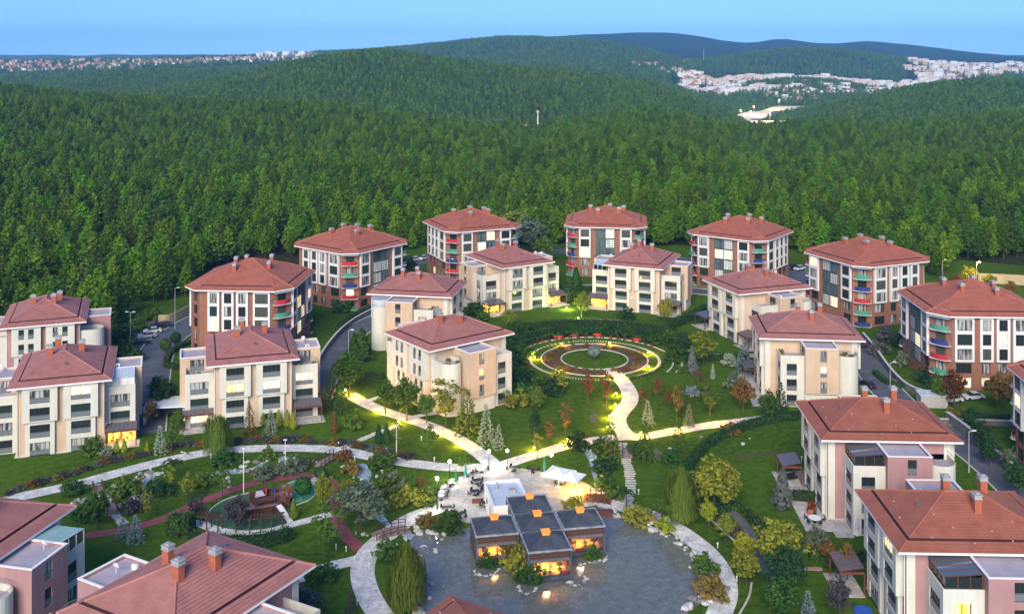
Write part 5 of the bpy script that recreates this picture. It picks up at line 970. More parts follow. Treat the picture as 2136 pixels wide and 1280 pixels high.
def forest(name, pts, zz, protos, smin, smax, label):
    n = len(pts); me = bpy.data.meshes.new(name); me.vertices.add(n); co = np.column_stack([pts, zz]).astype(np.float32); me.vertices.foreach_set('co', co.ravel())
    for an, val in (('sc', rg.uniform(smin, smax, n)), ('wd', rg.uniform(.88, 1.22, n)), ('rot', rg.uniform(0, 6.28, n))):
        a = me.attributes.new(an, 'FLOAT', 'POINT'); a.data.foreach_set('value', val.astype(np.float32))
    a = me.attributes.new('kind_of_tree', 'INT', 'POINT'); a.data.foreach_set('value', rg.integers(0, len(protos), n).astype(np.int32))
    me.update(); o = bpy.data.objects.new(name, me); C.objects.link(o); setp(o, label, kind='stuff')
    g = bpy.data.node_groups.new(name, 'GeometryNodeTree'); g.interface.new_socket('Geometry', in_out='INPUT', socket_type='NodeSocketGeometry'); g.interface.new_socket('Geometry', in_out='OUTPUT', socket_type='NodeSocketGeometry')
    N = g.nodes.new; L = g.links.new; gi = N('NodeGroupInput'); go = N('NodeGroupOutput'); J = N('GeometryNodeJoinGeometry')
    def attr(nm, ty='FLOAT'): q = N('GeometryNodeInputNamedAttribute'); q.data_type = ty; q.inputs['Name'].default_value = nm; return q.outputs[0]
    sc_, wd_, ro_, ki_ = attr('sc'), attr('wd'), attr('rot'), attr('kind_of_tree', 'INT')
    mu = N('ShaderNodeMath'); mu.operation = 'MULTIPLY'; L(sc_, mu.inputs[0]); L(wd_, mu.inputs[1]); cs = N('ShaderNodeCombineXYZ'); L(mu.outputs[0], cs.inputs[0]); L(mu.outputs[0], cs.inputs[1]); L(sc_, cs.inputs[2])
    cr = N('ShaderNodeCombineXYZ'); L(ro_, cr.inputs[2]); er = N('FunctionNodeEulerToRotation'); L(cr.outputs[0], er.inputs[0])
    for i, pr in enumerate(protos):
        oi = N('GeometryNodeObjectInfo'); oi.transform_space = 'ORIGINAL'; oi.inputs['Object'].default_value = pr; oi.inputs['As Instance'].default_value = True
        cmp = N('FunctionNodeCompare'); cmp.data_type = 'INT'; cmp.operation = 'EQUAL'; L(ki_, cmp.inputs[2]); cmp.inputs[3].default_value = i
        ip = N('GeometryNodeInstanceOnPoints'); L(gi.outputs[0], ip.inputs['Points']); L(cmp.outputs[0], ip.inputs['Selection']); L(oi.outputs['Geometry'], ip.inputs['Instance']); L(er.outputs[0], ip.inputs['Rotation']); L(cs.outputs[0], ip.inputs['Scale']); L(ip.outputs[0], J.inputs[0])
    L(J.outputs[0], go.inputs[0]); md = o.modifiers.new('trees', 'NODES'); md.node_group = g; return o
protos = []
for k in (1, 2, 3, 4):
    mk = 'L_pine' if k != 3 else 'L_pine2'; protos.append(next(c for c in bpy.data.objects if c.data == crown_mesh('pine', mk, k)))
forest('pine_forest', P[~mask], Z[~mask] - .2, protos, .68, 1.36, 'dense green pine forest filling the valley behind the houses')
lowp = []      # three far trees stand in the second wood as ordinary trees
for i, me in enumerate(low):
    x, y = (-60 + 50 * i, 1500); o = ob('pine_tree', me, None, (x, y, float(terrain(x, y)))); setp(o, ('leftmost', 'middle', 'rightmost')[i] + ' of three small pines in the hollow behind the first ridge', 'tree'); lowp.append(o)
def bare(X, Y):
    px = CX + FPX * X / Y
    mp_ = np.interp(Y, [1900, 2000, 2110, 2240, 2380, 2480, 2600], [1612, 1580, 1552, 1548, 1578, 1622, 1660])
    return ((np.abs(px - mp_) < 40) & (Y > 1850) & (Y < 2640)) | ((px > 1400) & (px < 1960) & (Y > 3100) & (Y < 4000) & ~((Y > 3150) & (Y < 3500) & (px > 1530) & (px < 1800)))
Q = np.concatenate([scatter(1180, 2700, 7.4), ]); Q = Q[~bare(Q[:, 0], Q[:, 1])]; zq = terrain(Q[:, 0], Q[:, 1]); forest('hill_forest', Q, zq - .3, lowp, .8, 1.15, 'pine woods on the two hills behind the valley forest')
Q = scatter(2700, 5200, 16.0); pq = CX + FPX * Q[:, 0] / Q[:, 1]
town = ((pq < 660) & (Q[:, 1] > 3500)) | bare(Q[:, 0], Q[:, 1]) | ((pq > 1890) & (Q[:, 1] > 3600)); Q = Q[~town | (rg.uniform(size=len(Q)) < .18)]
zq = terrain(Q[:, 0], Q[:, 1]); forest('distant_forest', Q, zq - 1, lowp, 1.2, 1.9, 'bluish distant woods around the far towns')

# ------------------------------------------------------------------ rocks
def rock_mesh(seed, m_):
    key = ('rock', seed, m_)
    if key not in CACHE:
        b = MB(); rg2 = random.Random(seed); nu, nv = 7, 4
        for j in range(nv + 1):
            p = PI * j / nv
            for i in range(nu):
                t = 2 * PI * i / nu; r = rg2.uniform(.72, 1.1) if 0 < j < nv else .8; b.v.append((r * math.sin(p) * math.cos(t), r * .8 * math.sin(p) * math.sin(t), .62 * r * math.cos(p)))
        for j in range(nv):
            for i in range(nu): i2 = (i + 1) % nu; b.f.append(((j + 1) * nu + i, (j + 1) * nu + i2, j * nu + i2, j * nu + i)); b.m.append(0)
        CACHE[key] = b.mesh('rock', M[m_])
    return CACHE[key]
NR = [0]; ROCKS = []
def rocks(pts, n, spread, smin, smax, label, group, grey=.2, z=.0, world=False):
    P = smooth(pts if world else pxs(pts), 8)
    for i in range(n):
        f = (i + random.uniform(-.4, .4)) / max(n - 1, 1) * (len(P) - 1); f = min(max(f, 0), len(P) - 1.001); a = int(f); p = P[a].lerp(P[a + 1], f - a)
        s = random.uniform(smin, smax) * random.choice((.6, .8, 1.0)); ROCKS.append((s / p.y, random.randint(1, 6), 'rockg' if random.random() < grey else 'rock', (p.x + random.gauss(0, spread), p.y + random.gauss(0, spread), z + s * .22), random.uniform(0, 6.28), (s, s * random.uniform(.7, 1.1), s * random.uniform(.6, 1)), label, group)); NR[0] += 1
rocks([(872, 1112), (895, 1104), (920, 1112), (945, 1108)], 16, .7, .35, .95, 'pale boulder on the upper left bank of the pond', 'boulders on the upper left pond bank')
rocks([(895, 1120), (912, 1125), (905, 1145), (878, 1150)], 9, .8, .3, 1.0, 'pale boulder standing in shallow water at the left of the pond', 'boulders in the shallows at left')
rocks([(1268, 1068), (1300, 1078), (1345, 1090), (1390, 1108), (1425, 1135)], 46, .55, .3, .85, 'pale stone along the upper right edge of the pond', 'stones along the upper right pond edge')
rocks([(1425, 1135), (1450, 1170), (1470, 1210), (1474, 1250)], 32, .6, .3, .95, 'pale stone on the right bank below the curved path', 'stones on the right pond bank')
rocks([(1474, 1252), (1455, 1262), (1425, 1272)], 12, .5, .4, 1.1, 'large pale slab stone at the lower right pond bank', 'stones at the lower right pond bank')
rocks([(884, 1240), (872, 1262), (880, 1285), (892, 1300)], 16, .6, .35, 1.1, 'pale stone on the lower left bank beside the willow', 'stones on the lower left pond bank')
rocks([(988, 1190), (1000, 1200), (1020, 1201), (1040, 1188)], 15, .12, .25, .45, 'small white stone edging the left islet', 'stones edging the left islet')
rocks([(1075, 1208), (1083, 1228), (1100, 1238), (1120, 1225)], 15, .15, .25, .45, 'small white stone edging the front islet', 'stones edging the front islet')
rocks([(1262, 1152), (1262, 1168), (1240, 1172), (1210, 1178), (1208, 1195), (1222, 1210), (1200, 1222), (1190, 1215)], 38, .15, .25, .5, 'small white stone of the winding islet edge at right', 'stones of the winding islet edge')
rocks([(930, 1225), (905, 1215)], 2, .5, .5, .8, 'dark lone boulder in the left part of the pond', 'lone boulders in the pond', 1)
rocks([(720, 975), (735, 985), (745, 1005), (752, 1030)], 14, .6, .25, .7, 'pale stone on the left bank of the blue stream', 'stones on the left bank of the stream')
rocks([(770, 965), (790, 985), (805, 1000), (800, 1030)], 16, .9, .25, .7, 'pale stone on the right bank of the blue stream', 'stones on the right bank of the stream')
rocks([(745, 1110), (770, 1120), (800, 1125)], 10, .5, .3, .7, 'pale stone below the grey-green olive tree', 'stones below the olive tree')
rocks([(1250, 1010), (1258, 1030), (1262, 1050), (1255, 990)], 16, .5, .25, .7, 'pale stone beside the narrow right creek', 'stones beside the right creek')
rocks([(1215, 935), (1240, 940), (1235, 960)], 8, .6, .25, .6, 'pale stone at the head of the right creek', 'stones at the head of the right creek')
rocks([(232, 1030), (265, 1010), (300, 990), (320, 985), (330, 1000)], 46, .8, .28, .8, 'pale stone of the rock garden by the left stone path', 'rock garden stones')
rocks([(150, 1052), (175, 1042), (200, 1048), (240, 1055)], 26, .7, .25, .7, 'pale stone along the left creek', 'stones along the left creek')
rocks([(300, 1000), (290, 1020), (296, 1045), (275, 1062)], 28, .9, .28, .8, 'pale stone beside the small upper pool', 'stones beside the small upper pool')
rocks([(425, 990), (470, 985), (520, 975), (560, 955), (600, 965), (640, 960)], 50, .9, .25, .75, 'pale stone of the creek above the playground', 'stones of the creek above the playground')
rocks([(470, 1000), (475, 1020)], 8, .4, .2, .5, 'pale stone by the tall white pole', 'stones by the tall white pole')
rocks([(375, 938), (385, 945), (402, 945)], 4, .6, .4, .6, 'white boulder on the lawn left of the upper willow', 'white boulders on the lawn')
rocks([(1370, 940), (1400, 945), (1500, 912), (1580, 920)], 10, 1.2, .3, .7, 'pale rock among shrubs beside the right fork path', 'rocks beside the right fork path', .6)
rocks([(850, 1125), (835, 1135)], 3, .5, .3, .6, 'pale stone beside the wooden footbridge', 'stones beside the footbridge')

ROCKS.sort(key=lambda q: -q[0])
for q in ROCKS[:290]: setp(ob('rock', rock_mesh(q[1], q[2]), None, q[3], q[4], q[5]), q[6], 'rock', q[7])
b = MB()
for q in ROCKS[290:]:
    me = rock_mesh(q[1], q[2]); n0 = len(b.v); c_, s_ = math.cos(q[4]), math.sin(q[4])
    for v in me.vertices: x, y, z = v.co.x * q[5][0], v.co.y * q[5][1], v.co.z * q[5][2]; b.v.append((x * c_ - y * s_ + q[3][0], x * s_ + y * c_ + q[3][1], z + q[3][2]))
    for p in me.polygons: b.f.append(tuple(n0 + j for j in p.vertices)); b.m.append(1 if q[2] == 'rockg' else 0)
setp(b.build('small_stones', [M['rock'], M['rockg']]), 'small pale stones scattered along the creeks and banks', kind='stuff')
# ------------------------------------------------------------------ the café on the pond
CR = R(10.2); CC = Vector((3.6, 147.3)); ux = Vector((math.cos(CR), math.sin(CR))); uy = Vector((-ux.y, ux.x))
def cloc(a, b_, z=0): q = CC + ux * a + uy * b_; return (q.x, q.y, z)
# café tables and chairs
def table_proto(kind):
    if ('tb', kind) not in CACHE:
        t = MB(); t.box(-.75, -.45, .7, .75, .45, .76) if kind == 'r' else t.tube((0, 0, .7), (0, 0, .76), .5, .5, 12)
        l = MB(); l.tube((0, 0, 0), (0, 0, .7), .05); l.box(-.3, -.3, 0, .3, .3, .04); CACHE[('tb', kind)] = (t.mesh('table_top', M['umbw'] if kind == 'w' else M['black']), l.mesh('table_leg', M['black']))
        if 'chair' not in CACHE:
            s = MB(); s.box(-.22, -.22, .42, .22, .22, .47); k = MB(); k.box(-.22, .18, .47, .22, .23, .9); g = MB()
            for a in (-.2, .2):
                for c in (-.2, .2): g.tube((a, c, 0), (a, c, .42), .02, n=4)
            CACHE['chair'] = (s.mesh('seat', M['black']), k.mesh('backrest', M['black']), g.mesh('chair_legs', M['black']))
    return CACHE[('tb', kind)]
def pavilion(i, j, label, lit):
    root = empty('cafe_pavilion', cloc(i * 6.25, j * 5.75), CR, label, 'café pavilion', 'dark roofed pavilions of the pond café'); H = 4.2; w_ = 2.88; d_ = 2.75
    b = MB(); n_ = 9
    for k, (p, q) in enumerate((((-w_, -d_), (w_, -d_)), ((w_, -d_), (w_, d_)), ((w_, d_), (-w_, d_)), ((-w_, d_), (-w_, -d_)))):
        b.poly([(*p, H + .12), (*q, H + .12), (q[0] * .12, q[1] * .12, H + 1.15), (p[0] * .12, p[1] * .12, H + 1.15)])
        for t in range(1, n_):       # standing seams
            f = t / n_; x0, y0 = p[0] + (q[0] - p[0]) * f, p[1] + (q[1] - p[1]) * f; g = 1 - min(f, 1 - f) * 2; x1, y1 = x0 * (.12 + .0) if False else p[0] * .12 + (q[0] - p[0]) * .12 * f, p[1] * .12 + (q[1] - p[1]) * .12 * f
            b.tube((x0, y0, H + .14), (x1, y1, H + 1.16), .025, n=3, cap=False)
    ob('roof', b.mesh('pavilion_roof', M['slate']), root)
    b = MB(); e = .2
    for x0, y0, x1, y1 in ((-w_ - e, -d_ - e, w_ + e, -d_), (-w_ - e, d_, w_ + e, d_ + e), (-w_ - e, -d_, -w_, d_), (w_, -d_, w_ + e, d_)): b.box(x0, y0, H - .02, x1, y1, H + .2)
    ob('gutter', b.mesh('pavilion_gutter', M['slatee']), root)
    b = MB(); b.box(-.5, -.45, H + 1.05, .5, .45, H + 1.5); b.box(-.62, -.57, H + 1.5, .62, .57, H + 1.6); ob('roof_vent', b.mesh('roof_vent', M['orange']), root)
    for sx_ in (-1, 1):
        for sy in (-1, 1):
            b = MB(); b.box(sx_ * (w_ + .02) - .14, sy * (d_ + .02) - .14, -.3, sx_ * (w_ + .02) + .14, sy * (d_ + .02) + .14, H); ob('post', b.mesh('post', M['slate']), root)
    b = MB(); b.box(-w_ + .02, -d_ + .02, .2, w_ - .02, d_ - .02, .86); ob('floor', b.mesh('pavilion_floor', M['slate']), root)
    for nm_, sy, sx_ in (('f', -1, 0), ('k', 1, 0), ('l', 0, -1), ('r', 0, 1)):
        if (i, j) == (0, 0): break
        L_ = (w_ if sy else d_) - .16; fr = empty('x', (0, 0, 0)); bpy.data.objects.remove(fr)
        a_ = {'f': 0, 'r': PI / 2, 'k': PI, 'l': -PI / 2}[nm_]; off = d_ if sy else w_
        lx = (math.sin(a_) * off, -math.cos(a_) * off, 0)
        for k in range(5):       # upper boards one by one
            key = ('pbd', round(L_, 2), k % 2)
            if key not in CACHE: q = MB(); q.box(-L_, -.02 - .015 * (k % 2), 0, L_, .04, .185); CACHE[key] = q.mesh('board', M['darkwood' if k % 2 else 'boardb'])
            ob('board', CACHE[key], root, (lx[0], lx[1], 3.2 + .195 * k), a_)
        key = ('blind', round(L_, 2))
        if key not in CACHE: q = MB(); q.box(-L_, -.03, 0, L_, .03, .38); CACHE[key] = q.mesh('blind', M['greyroof'])
        ob('blind', CACHE[key], root, (lx[0], lx[1], 2.82), a_)
        for k in range(4):
            ww = 2 * L_ / 4 - .06; xx = -L_ + (k + .5) * 2 * L_ / 4; q = (lx[0] + math.cos(a_) * xx, lx[1] + math.sin(a_) * xx, .88)
            o = ob('window', pane_mesh(ww, 1.92, 'cafeglass'), root, q, a_); ob('frame', frame_mesh(ww, 1.92, 'frame', 1), o)
            key = ('kick', round(ww, 2), k % 2)
            if key not in CACHE: q2 = MB(); q2.box(-ww / 2 + .08, .06, 0, ww / 2 - .08, .12, .5); CACHE[key] = q2.mesh('kick_panel', M['maroon' if k % 2 else 'greyroof'])
            if random.random() < .5: ob('kick_panel', CACHE[key], o)
    if (i, j) != (0, 0):
        q = MB(); q.box(-w_ + .3, -d_ + .3, .87, w_ - .3, d_ - .3, .89); ob('room_floor', q.mesh('room_floor', M['floorw']), root); q = MB(); q.box(-w_ + .2, -d_ + .2, 3.1, w_ - .2, d_ - .2, 3.15); ob('ceiling', q.mesh('room_ceiling', M['floorw']), root)
        q = MB(); q.box(-2.3, 1.6, .89, 2.3, 1.7, 2.9); ob('screen', q.mesh('room_screen', M['orangecloth']), root)
        for tx, ty in ((-1.5, -1.4), (.2, -1.6), (1.7, -1.2), (-1.3, .8), (1.5, 1.2)):
            t = empty('dining_table', cloc(i * 6.25 + tx, j * 5.75 + ty, .89), CR, 'dark dining table seen through the glass of the ' + label.split(' of the')[0] + ' of the café', 'table', 'dining tables inside the café'); a2, b2_ = table_proto('t'); ob('table_top', a2, t); ob('leg', b2_, t)
        ld = bpy.data.lights.new('room_light', 'POINT'); ld.energy = lit; ld.color = (1, .55, .12); ld.shadow_soft_size = .5; lo = bpy.data.objects.new('room_light', ld); C.objects.link(lo); lo.parent = root; lo.location = (0, -.4, 2.7)
    return root
gm_ = bpy.data.materials.new('cafe_glass'); gm_.use_nodes = True; gn = gm_.node_tree; tr_ = gn.nodes.new('ShaderNodeBsdfTransparent'); gl_ = gn.nodes.new('ShaderNodeBsdfGlossy'); gl_.inputs['Roughness'].default_value = .05; mx_ = gn.nodes.new('ShaderNodeMixShader'); mx_.inputs[0].default_value = .16
gn.links.new(tr_.outputs[0], mx_.inputs[1]); gn.links.new(gl_.outputs[0], mx_.inputs[2]); gn.links.new(mx_.outputs[0], gn.nodes['Material Output'].inputs[0]); M['cafeglass'] = gm_
M['boardb'] = mat('pavilion_board', (.10, .052, .038), .7, (.07, .038, .03), 2); M['floorw'] = mat('cafe_floor', (.45, .28, .14), .6); M['orangecloth'] = mat('orange_cloth', (.62, .20, .03), .8); M['maroon'] = mat('maroon_cloth', (.16, .02, .02), .8)
pavilion(0, 0, 'middle pavilion of the café, surrounded by the other four', 0); pavilion(0, 1, 'rear pavilion of the café against the white kitchen', 120)
pavilion(-1, 0, 'left pavilion of the café with posts in the pond', 600); pavilion(1, 0, 'right pavilion of the café standing over the water', 450); pavilion(0, -1, 'front pavilion of the café with glowing yellow windows', 1200)
K = empty('kitchen_building', cloc(-2.3, 12.2), CR, 'white flat roofed café kitchen on the terrace', 'kitchen building'); b = MB(); 
ops = []; wl = []; b2 = MB(); fac(b2, (-2.8, -4.6), (2.8, -4.6), 0, 3.5, [(.3, 1.3, .1, 2.2)], 0, .15, wl); fac(b2, (2.8, -4.6), (2.8, 4.6), 0, 3.5, [(1, 2.2, 1, 2.2), (5, 6, .1, 2.1)], 0, .15, wl); fac(b2, (2.8, 4.6), (-2.8, 4.6), 0, 3.5, [], 0, .15, wl); fac(b2, (-2.8, 4.6), (-2.8, -4.6), 0, 3.5, [(5.2, 6.2, .1, 2.1), (2, 3.4, 1.1, 2.1)], 0, .15, wl)
b2.poly([(-2.6, -4.4, 3.2), (2.6, -4.4, 3.2), (2.6, 4.4, 3.2), (-2.6, 4.4, 3.2)], 1)
for x0, y0, x1, y1 in ((-2.85, -4.65, 2.85, -4.4), (-2.85, 4.4, 2.85, 4.65), (-2.85, -4.4, -2.6, 4.4), (2.6, -4.4, 2.85, 4.4)): b2.box(x0, y0, 3.2, x1, y1, 3.62)
ob('wall', b2.mesh('kitchen_wall', [M['coping'], mat('pale_blue_roof', (.50, .58, .66), .8, (.42, .50, .58), .8)]), K)
for wv in wl: put_window(K, wv, 'p_dark', False)
b = MB(); b.box(-.5, -.4, 3.2, .5, .4, 3.75); ob('roof_unit', b.mesh('roof_unit', M['capm']), K, (1.0, .6, 0)); b = MB(); b.tube((0, 0, 3.2), (0, 0, 4.3), .15); ob('flue', b.mesh('flue', M['metal']), K, (-1.2, 2.2, 0))
# parasols
def parasol(px, py, z, sq, label, m_, closed=False, h=2.9, rz=.2):
    root = empty('parasol', G(px, py, z), rz, label, 'parasol', 'parasols of the café terrace'); b = MB(); b.tube((0, 0, 0), (0, 0, h), .05, n=6); b.box(-.35, -.35, 0, .35, .35, .08); ob('pole', b.mesh('pole', M['wpole']), root); b = MB()
    if closed: b.tube((0, 0, 1.0), (0, 0, 1.6), .34, .22, 8); b.tube((0, 0, 1.6), (0, 0, h + .1), .22, .03, 8)
    else:
        s = sq / 2; c = [(-s, -s), (0, -s), (s, -s), (s, 0), (s, s), (0, s), (-s, s), (-s, 0)]
        for i in range(8): p, q = c[i], c[(i + 1) % 8]; b.poly([(*p, h - .55 - (.06 if i % 2 else 0)), (*q, h - .55 - (0 if i % 2 else .06)), (0, 0, h + .25)]); b.poly([(*p, h - .75), (*q, h - .75), (*q, h - .55 - (0 if i % 2 else .06)), (*p, h - .55 - (.06 if i % 2 else 0))])
    ob('canopy', b.mesh('canopy', M[m_]), root); return root
parasol(1165, 1015, .1, 4.4, 'larger white square parasol at the right of the terrace', 'umbw', rz=-.5); parasol(1192, 1022, .1, 3.6, 'smaller white square parasol nearest the yellow floodlight', 'umbw', rz=-.5)
parasol(951, 1016, .1, 1, 'closed green parasol at the left terrace edge', 'umbg', True); parasol(971, 1001, .1, 1, 'closed green parasol beside the round path lamp', 'umbg', True); parasol(1135, 988, .1, 1, 'closed green parasol left of the white parasols', 'umbg', True)
def tset(px, py, z, rz, nc, label, kind='r', wh=False):
    t, l = table_proto('w' if wh else kind); p = G(px, py, z); root = empty('cafe_table', p, rz, label, 'table', 'café tables'); ob('table_top', t, root); ob('leg', l, root)
    for i in range(nc):
        a = rz + 2 * PI * i / nc + .3; q = p + Vector((.95 * math.cos(a), .95 * math.sin(a), 0)); c = empty('chair', q, a - PI / 2, 'black chair drawn up to the ' + label.split(' with')[0], 'chair', 'chairs of the café terrace'); m3 = CACHE['chair']
        ob('seat', m3[0], c); ob('backrest', m3[1], c); ob('legs', m3[2], c)
for a in ((995, 1009, .4, 4, 'black café table left of the kitchen, farthest row'), (990, 1032, .2, 4, 'black café table in the middle of the left terrace'), (1011, 1020, .9, 4, 'black café table beside the kitchen wall'), (1014, 1056, .3, 4, 'black café table next to the brown parasol'), (960, 1079, .6, 4, 'black café table at the lower left terrace edge'),
          (933, 1066, .2, 3, 'black café table at the left terrace corner'), (1070, 982, 0, 4, 'black café table behind the kitchen'), (1112, 985, .1, 3, 'black café table at the far terrace edge'), (1170, 1010, .3, 4, 'black café table under the white parasols'), (1005, 985, .2, 2, 'pale topped café table at the path mouth'),
          (943, 1010, .4, 2, 'white topped table at the left terrace rim'), (926, 1024, .3, 2, 'white topped table in the upper left rim row'), (922, 1034, .3, 2, 'white topped table in the middle left rim row'), (920, 1042, .3, 2, 'white topped table in the lower left rim row'), (975, 993, .3, 2, 'white topped table near the lamp')):
    tset(a[0], a[1], .1, a[2], a[3], a[4], 'r', 'white' in a[4] or 'pale' in a[4])
b = MB(); b.box(-.8, -.18, 0, .8, .18, .5); b.box(-.75, -.14, .5, .75, .14, .62); o = b.build('serving_counter', M['wood'], None, G(995, 1048, .1), .1); setp(o, 'low red-brown serving counter on the terrace', 'counter')

# ------------------------------------------------------------------ bridges
def bridge(px, py, L_, w_, deg, m_, label, arch=.25, z=.1):
    root = empty('footbridge', G(px, py, 0), R(deg), label, 'footbridge'); n_ = int(L_ / .3); b = MB(); b.box(0, -w_ / 2, -.03, .26, w_ / 2, .03); me = b.mesh('plank', M[m_])
    for i in range(n_): x = -L_ / 2 + i * L_ / n_; ob('plank', me, root, (x, 0, z + arch * (1 - (2 * x / L_) ** 2)))
    for s in (-1, 1):
        b = MB(); 
        for i in range(6): x = -L_ / 2 + L_ * i / 5; zz = z + arch * (1 - (2 * x / L_) ** 2); b.box(x - .06, s * w_ / 2 - .06, zz, x + .06, s * w_ / 2 + .06, zz + 1.05)
        for i in range(5):
            x0, x1 = -L_ / 2 + L_ * i / 5, -L_ / 2 + L_ * (i + 1) / 5; z0, z1 = (z + arch * (1 - (2 * x / L_) ** 2) for x in (x0, x1))
            for h in (.5, .95): b.tube((x0, s * w_ / 2, z0 + h), (x1, s * w_ / 2, z1 + h), .05, n=4)
        ob('railing', b.mesh('bridge_railing', M['wood' if m_ != 'wooddeck' else 'darkwood']), root)
    return root
bridge(816, 1112, 5.5, 2.6, 28, 'wooddeck', 'wooden footbridge where the left pond path crosses the stream'); bridge(1246, 1042, 4.6, 3.0, -14, 'wood', 'red-brown footbridge at the right end of the terrace'); bridge(683, 962, 5.5, 1.6, 62, 'wooddeck', 'narrow grey footbridge leading up to the stone path'); bridge(232, 1062, 4.2, 1.5, -62, 'wooddeck', 'narrow footbridge over the left creek'); bridge(205, 1022, 3, 1.4, -62, 'wooddeck', 'short footbridge next to the left stone path'); bridge(1309, 946, 4.6, 1.8, 83, 'wooddeck', 'pale footbridge behind the zigzag slabs')
b = MB()
for k in range(7): a = PI * k / 6; 
b.box(-1.2, -.6, 0, 1.2, .6, .5); b.prism([(-1.2, -.6), (1.2, -.6), (1.2, .6), (-1.2, .6)], .5, .6); o = b.build('rowing_boat', M['wood'], None, G(1262, 1072, .05), -.3); setp(o, 'small red-brown punt moored by the terrace bridge', 'boat')

# ------------------------------------------------------------------ lamps
def globe_lamp(px, py, h, label, e=200):
    root = empty('path_lamp', G(px, py), 0, label, 'lamp', 'lit globe lamps on tall posts'); b = MB(); b.tube((0, 0, 0), (0, 0, h - .2), .07, .05, 8); b.tube((0, 0, 0), (0, 0, .5), .12, .1, 8); b.tube((0, 0, h - .22), (0, 0, h - .12), .16, .16, 8); ob('post', b.mesh('lamp_post', M['black']), root)
    b = MB(); b.ball((0, 0, h + .1), .24, 0, 12, 8); ob('globe', b.mesh('globe', M['bulb']), root); ld = bpy.data.lights.new('lamp_light', 'POINT'); ld.energy = e; ld.color = (1, .93, .68); ld.shadow_soft_size = .45; lo = bpy.data.objects.new('lamp_light', ld); C.objects.link(lo); lo.parent = root; lo.location = (0, 0, h - .45)
globe_lamp(1020, 981, 3.2, 'lit globe lamp at the head of the terrace'); globe_lamp(1058, 977, 3.0, 'lit globe lamp right of the path fork'); globe_lamp(1150, 985, 2.9, 'lit globe lamp behind the white parasols'); globe_lamp(938, 1003, 3.2, 'lit globe lamp between stone path and closed parasols', 420); globe_lamp(912, 1062, 4.8, 'tallest lit globe lamp at the left terrace edge', 520)
def spot(px, py, e, label, xyz=None, col=(1, .50, .015)):
    e = e * 3.2
    p = G(px, py) if xyz is None else Vector(xyz); root = empty('garden_spotlight', p, random.uniform(0, 6), label, 'spotlight', 'yellow garden spotlights'); b = MB(); b.tube((0, 0, 0), (0, 0, .35), .05, n=6); b.tube((0, 0, .35), (.1, 0, .5), .13, .17, 8); ob('housing', b.mesh('housing', M['black']), root)
    b = MB(); b.ball((.12, 0, .56), .17, 0, 8, 5); ob('lens', b.mesh('lens', M['bulby']), root); ld = bpy.data.lights.new('spot_glow', 'POINT'); ld.energy = e; ld.color = col; ld.shadow_soft_size = .2; lo = bpy.data.objects.new('spot_glow', ld); C.objects.link(lo); lo.parent = root; lo.location = (.2, 0, 1.05)
for i, (a, c_, e, lb) in enumerate(((1113, 750, 230, 'at the left of the flower ring'), (1173, 722, 170, 'at the back left of the flower ring'), (1271, 720, 190, 'at the back right of the flower ring'), (1353, 741, 190, 'at the right of the flower ring'), (1353, 769, 210, 'at the front right of the flower ring'), (1284, 789, 260, 'where the curved path meets the flower ring'), (1170, 778, 120, 'under the golden tree by the flower ring'),
        (1284, 826, 230, 'at the top of the curved path'), (1284, 849, 230, 'half way down the curved path'), (1273, 873, 260, 'at the bend of the curved path'), (1268, 897, 110, 'at the foot of the curved path'), (1337, 909, 200, 'right of the path junction'), (1407, 898, 220, 'between the two right spruces'), (1493, 886, 230, 'farthest out on the right fork path'),
        (1114, 940, 200, 'under the yellow-orange tree'), (1186, 922, 200, 'left of the dark arching tree'), (722, 818, 160, 'under the large dark leafy tree'), (741, 828, 150, 'by the start of the upper stone path'), (788, 862, 170, 'on the lawn side of the upper stone path'), (832, 886, 220, 'where the diagonal slabs meet the upper path'), (920, 908, 150, 'below the bend of the upper path'), (962, 930, 200, 'low on the upper path curve'), (1211, 1025, 420, 'beside the terrace bridge'))):
    spot(a, c_, e, 'yellow garden spotlight ' + lb)
spot(1182, 646, 300, 'greenish white floodlight beside the glazed porch', col=(.95, 1, .45)); spot(1206, 668, 260, 'greenish floodlight at the foot of the yellow-green tree', col=(.85, 1, .3))
def street_lamp(px, py, h, label, arms=1, lit=None, m_='metal'):
    root = empty('street_lamp', G(px, py), 0, label, 'street lamp', 'grey street lamps'); b = MB(); b.tube((0, 0, 0), (0, 0, h), .11, .06, 8); b.tube((0, 0, 0), (0, 0, .9), .15, .15, 8); ob('post', b.mesh('lamp_post', M[m_]), root)
    for s in ((1,), (-1, 1))[arms - 1]:
        b = MB(); b.tube((0, 0, h - .1), (s * .7, 0, h + .1), .04, n=5); ob('arm', b.mesh('arm', M[m_]), root); b = MB(); b.box(min(s * .5, s * 1.2), -.14, h + .06, max(s * .5, s * 1.2), .14, h + .2); ob('lamp_head', b.mesh('lamp_head', M['wpole']), root)
        if lit:
            b = MB(); b.ball((s * .9, 0, h - .08), .2, 0, 8, 5); ob('bulb', b.mesh('bulb', M['bulbo']), root); ld = bpy.data.lights.new('street_light', 'POINT'); ld.energy = lit; ld.color = (1, .62, .08); ld.shadow_soft_size = .3; lo = bpy.data.objects.new('street_light', ld); C.objects.link(lo); lo.parent = root; lo.location = (s * .9, -.3, h - .6)
street_lamp(365, 686, 10.5, 'tall street lamp at the far end of the car park'); street_lamp(272, 722, 8.2, 'double headed street lamp beside the dark parked car', 2); street_lamp(727, 762, 8.0, 'street lamp beside the curving grey road'); street_lamp(1857, 832, 7.5, 'street lamp beside the road right of the planted terrace villa'); street_lamp(2021, 985, 7.0, 'street lamp above the lower right road'); street_lamp(2037, 606, 8.5, 'lit street lamp among the yellow trees', 1, 2600)
